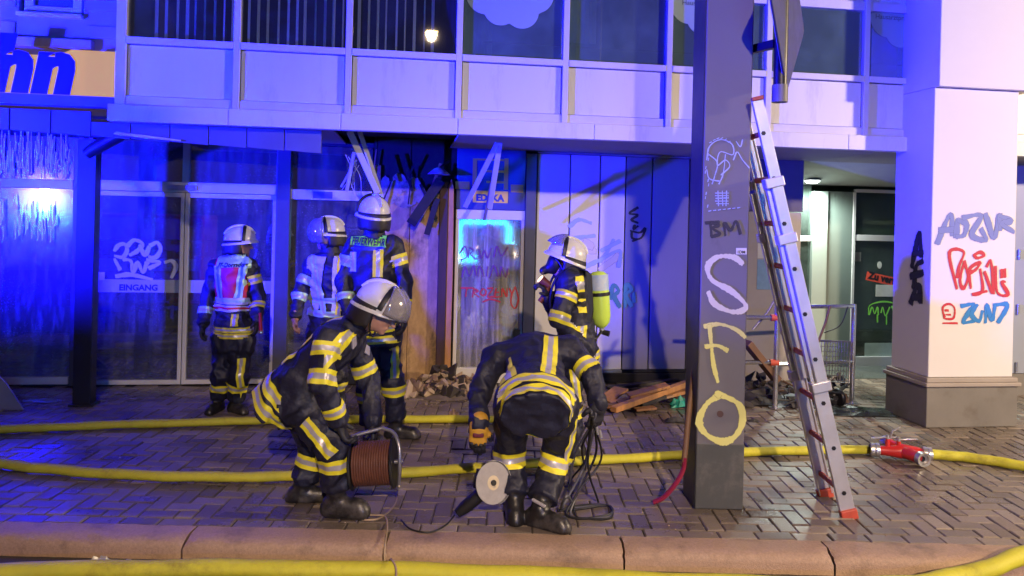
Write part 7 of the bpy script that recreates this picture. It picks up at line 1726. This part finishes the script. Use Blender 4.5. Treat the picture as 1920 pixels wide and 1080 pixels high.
MB().tube(smooth_path([(-0.08, -0.1, 0.0), (-0.16, -0.17, 0.12), (-0.22, -0.16, 0.30), (-0.30, -0.10, 0.46), (-0.36, -0.04, 0.50)]), 0.010, 8).build('air_hose', M_BLACK, scba, smooth=True)
MB().tube(smooth_path([(0.02, -0.03, -0.03), (-0.04, -0.12, -0.07), (-0.14, -0.16, -0.02), (-0.2, -0.15, 0.05)]), 0.009, 8).build('air_hose', M_BLACK, scba, smooth=True)
tp = D(1020, 540, 5.36); torch = thing('angle_torch', 'brown-red angle torch raised in the hand of the apparatus wearer', 'torch', tp); tt = lambda px, py, y=5.36: D(px, py, y) - tp
M_TR = mat('torch_brown', (0.20, 0.05, 0.04), 0.45, var=0.2)
MB().cyl(tt(1014, 524), tt(1030, 536), 0.034, 0.026, 16).build('head', M_TR, torch, smooth=True)
MB().tube([tt(1028, 533), tt(1026, 548), tt(1012, 566)], 0.02, 12).build('body', M_TR, torch, smooth=True)
MB().cyl(tt(1013.6, 523.5), tt(1012, 522), 0.026, n=16).build('lens', emit_mat('torch_lens', (1.0, 0.6, 0.4), 6.0), torch)
# the engine whose grille lights mirror in the white door, and the command van at the left
vehicle('fire_engine', 'red fire engine with blue flashing lights parked behind the photographer, mirrored in the door', (3.0, -5.6, RZ), 0.0, 7.0, 2.4, 2.95, 1.7,
        [(-0.75, 0.07, 1.05, 0, .08), (0.75, 0.07, 1.05, 0, .08), (-0.8, -0.7, 3.05, LAMP_BLUE_ENGINE, .1), (0.8, -0.7, 3.05, LAMP_BLUE_ENGINE, .1)])
vehicle('command_van', 'red command van with blue roof light standing left of the photographer beside the kerb', (-8.05, 2.85, RZ), R(90), 4.6, 1.9, 1.74, 1.4,
        [(0.0, -2.3, 1.82, LAMP_BLUE_VAN, .10)])
def street_lamp(label, loc, h, aim, power, col, spot=R(150)):
    t = thing('street_lamp', label, 'street lamp', loc, 0, 'street lamps')
    d = (Vector(aim) - Vector(loc)); d.z = 0; d.normalize()
    MB().cyl((0, 0, 0), (0, 0, h - 0.1), 0.09, 0.05, 16).build('pole', M_DARKM, t, smooth=True)
    MB().tube([(0, 0, h - 0.15), (0, 0, h), d * 0.3 + Vector((0, 0, h + 0.12)), d * 0.9 + Vector((0, 0, h + 0.15))], 0.04, 10).build('arm', M_DARKM, t, smooth=True)
    c = d * 1.05 + Vector((0, 0, h + 0.13))
    MB().box(c.x - 0.22, c.y - 0.22, c.z, c.x + 0.22, c.y + 0.22, c.z + 0.1).build('lamp_head', M_DARKM, t, 0.03)
    MB().box(c.x - 0.16, c.y - 0.16, c.z - 0.03, c.x + 0.16, c.y + 0.16, c.z - 0.002).build('lamp_glass', emit_mat('street_lamp_glass', (1.0, 0.62, 0.22), 20.0), t)
    light_at('lamp_bulb', t, c + Vector((0, 0, -0.12)), power, col, 0.12, 'SPOT', spot, Vector(aim) - Vector(loc) - c)
    return t
street_lamp('street lamp across the road whose light mirrors in the upper window', (1.75, -9.6, RZ), 6.9, (2.0, 1.6, 0.0), LAMP_STREET, (1.0, 0.72, 0.46), R(52))
street_lamp('street lamp on the right beyond the frame lighting the white column', (10.2, 2.65, RZ), 3.9, (1.0, 6.0, 1.2), LAMP_RIGHT, WARM, R(170))
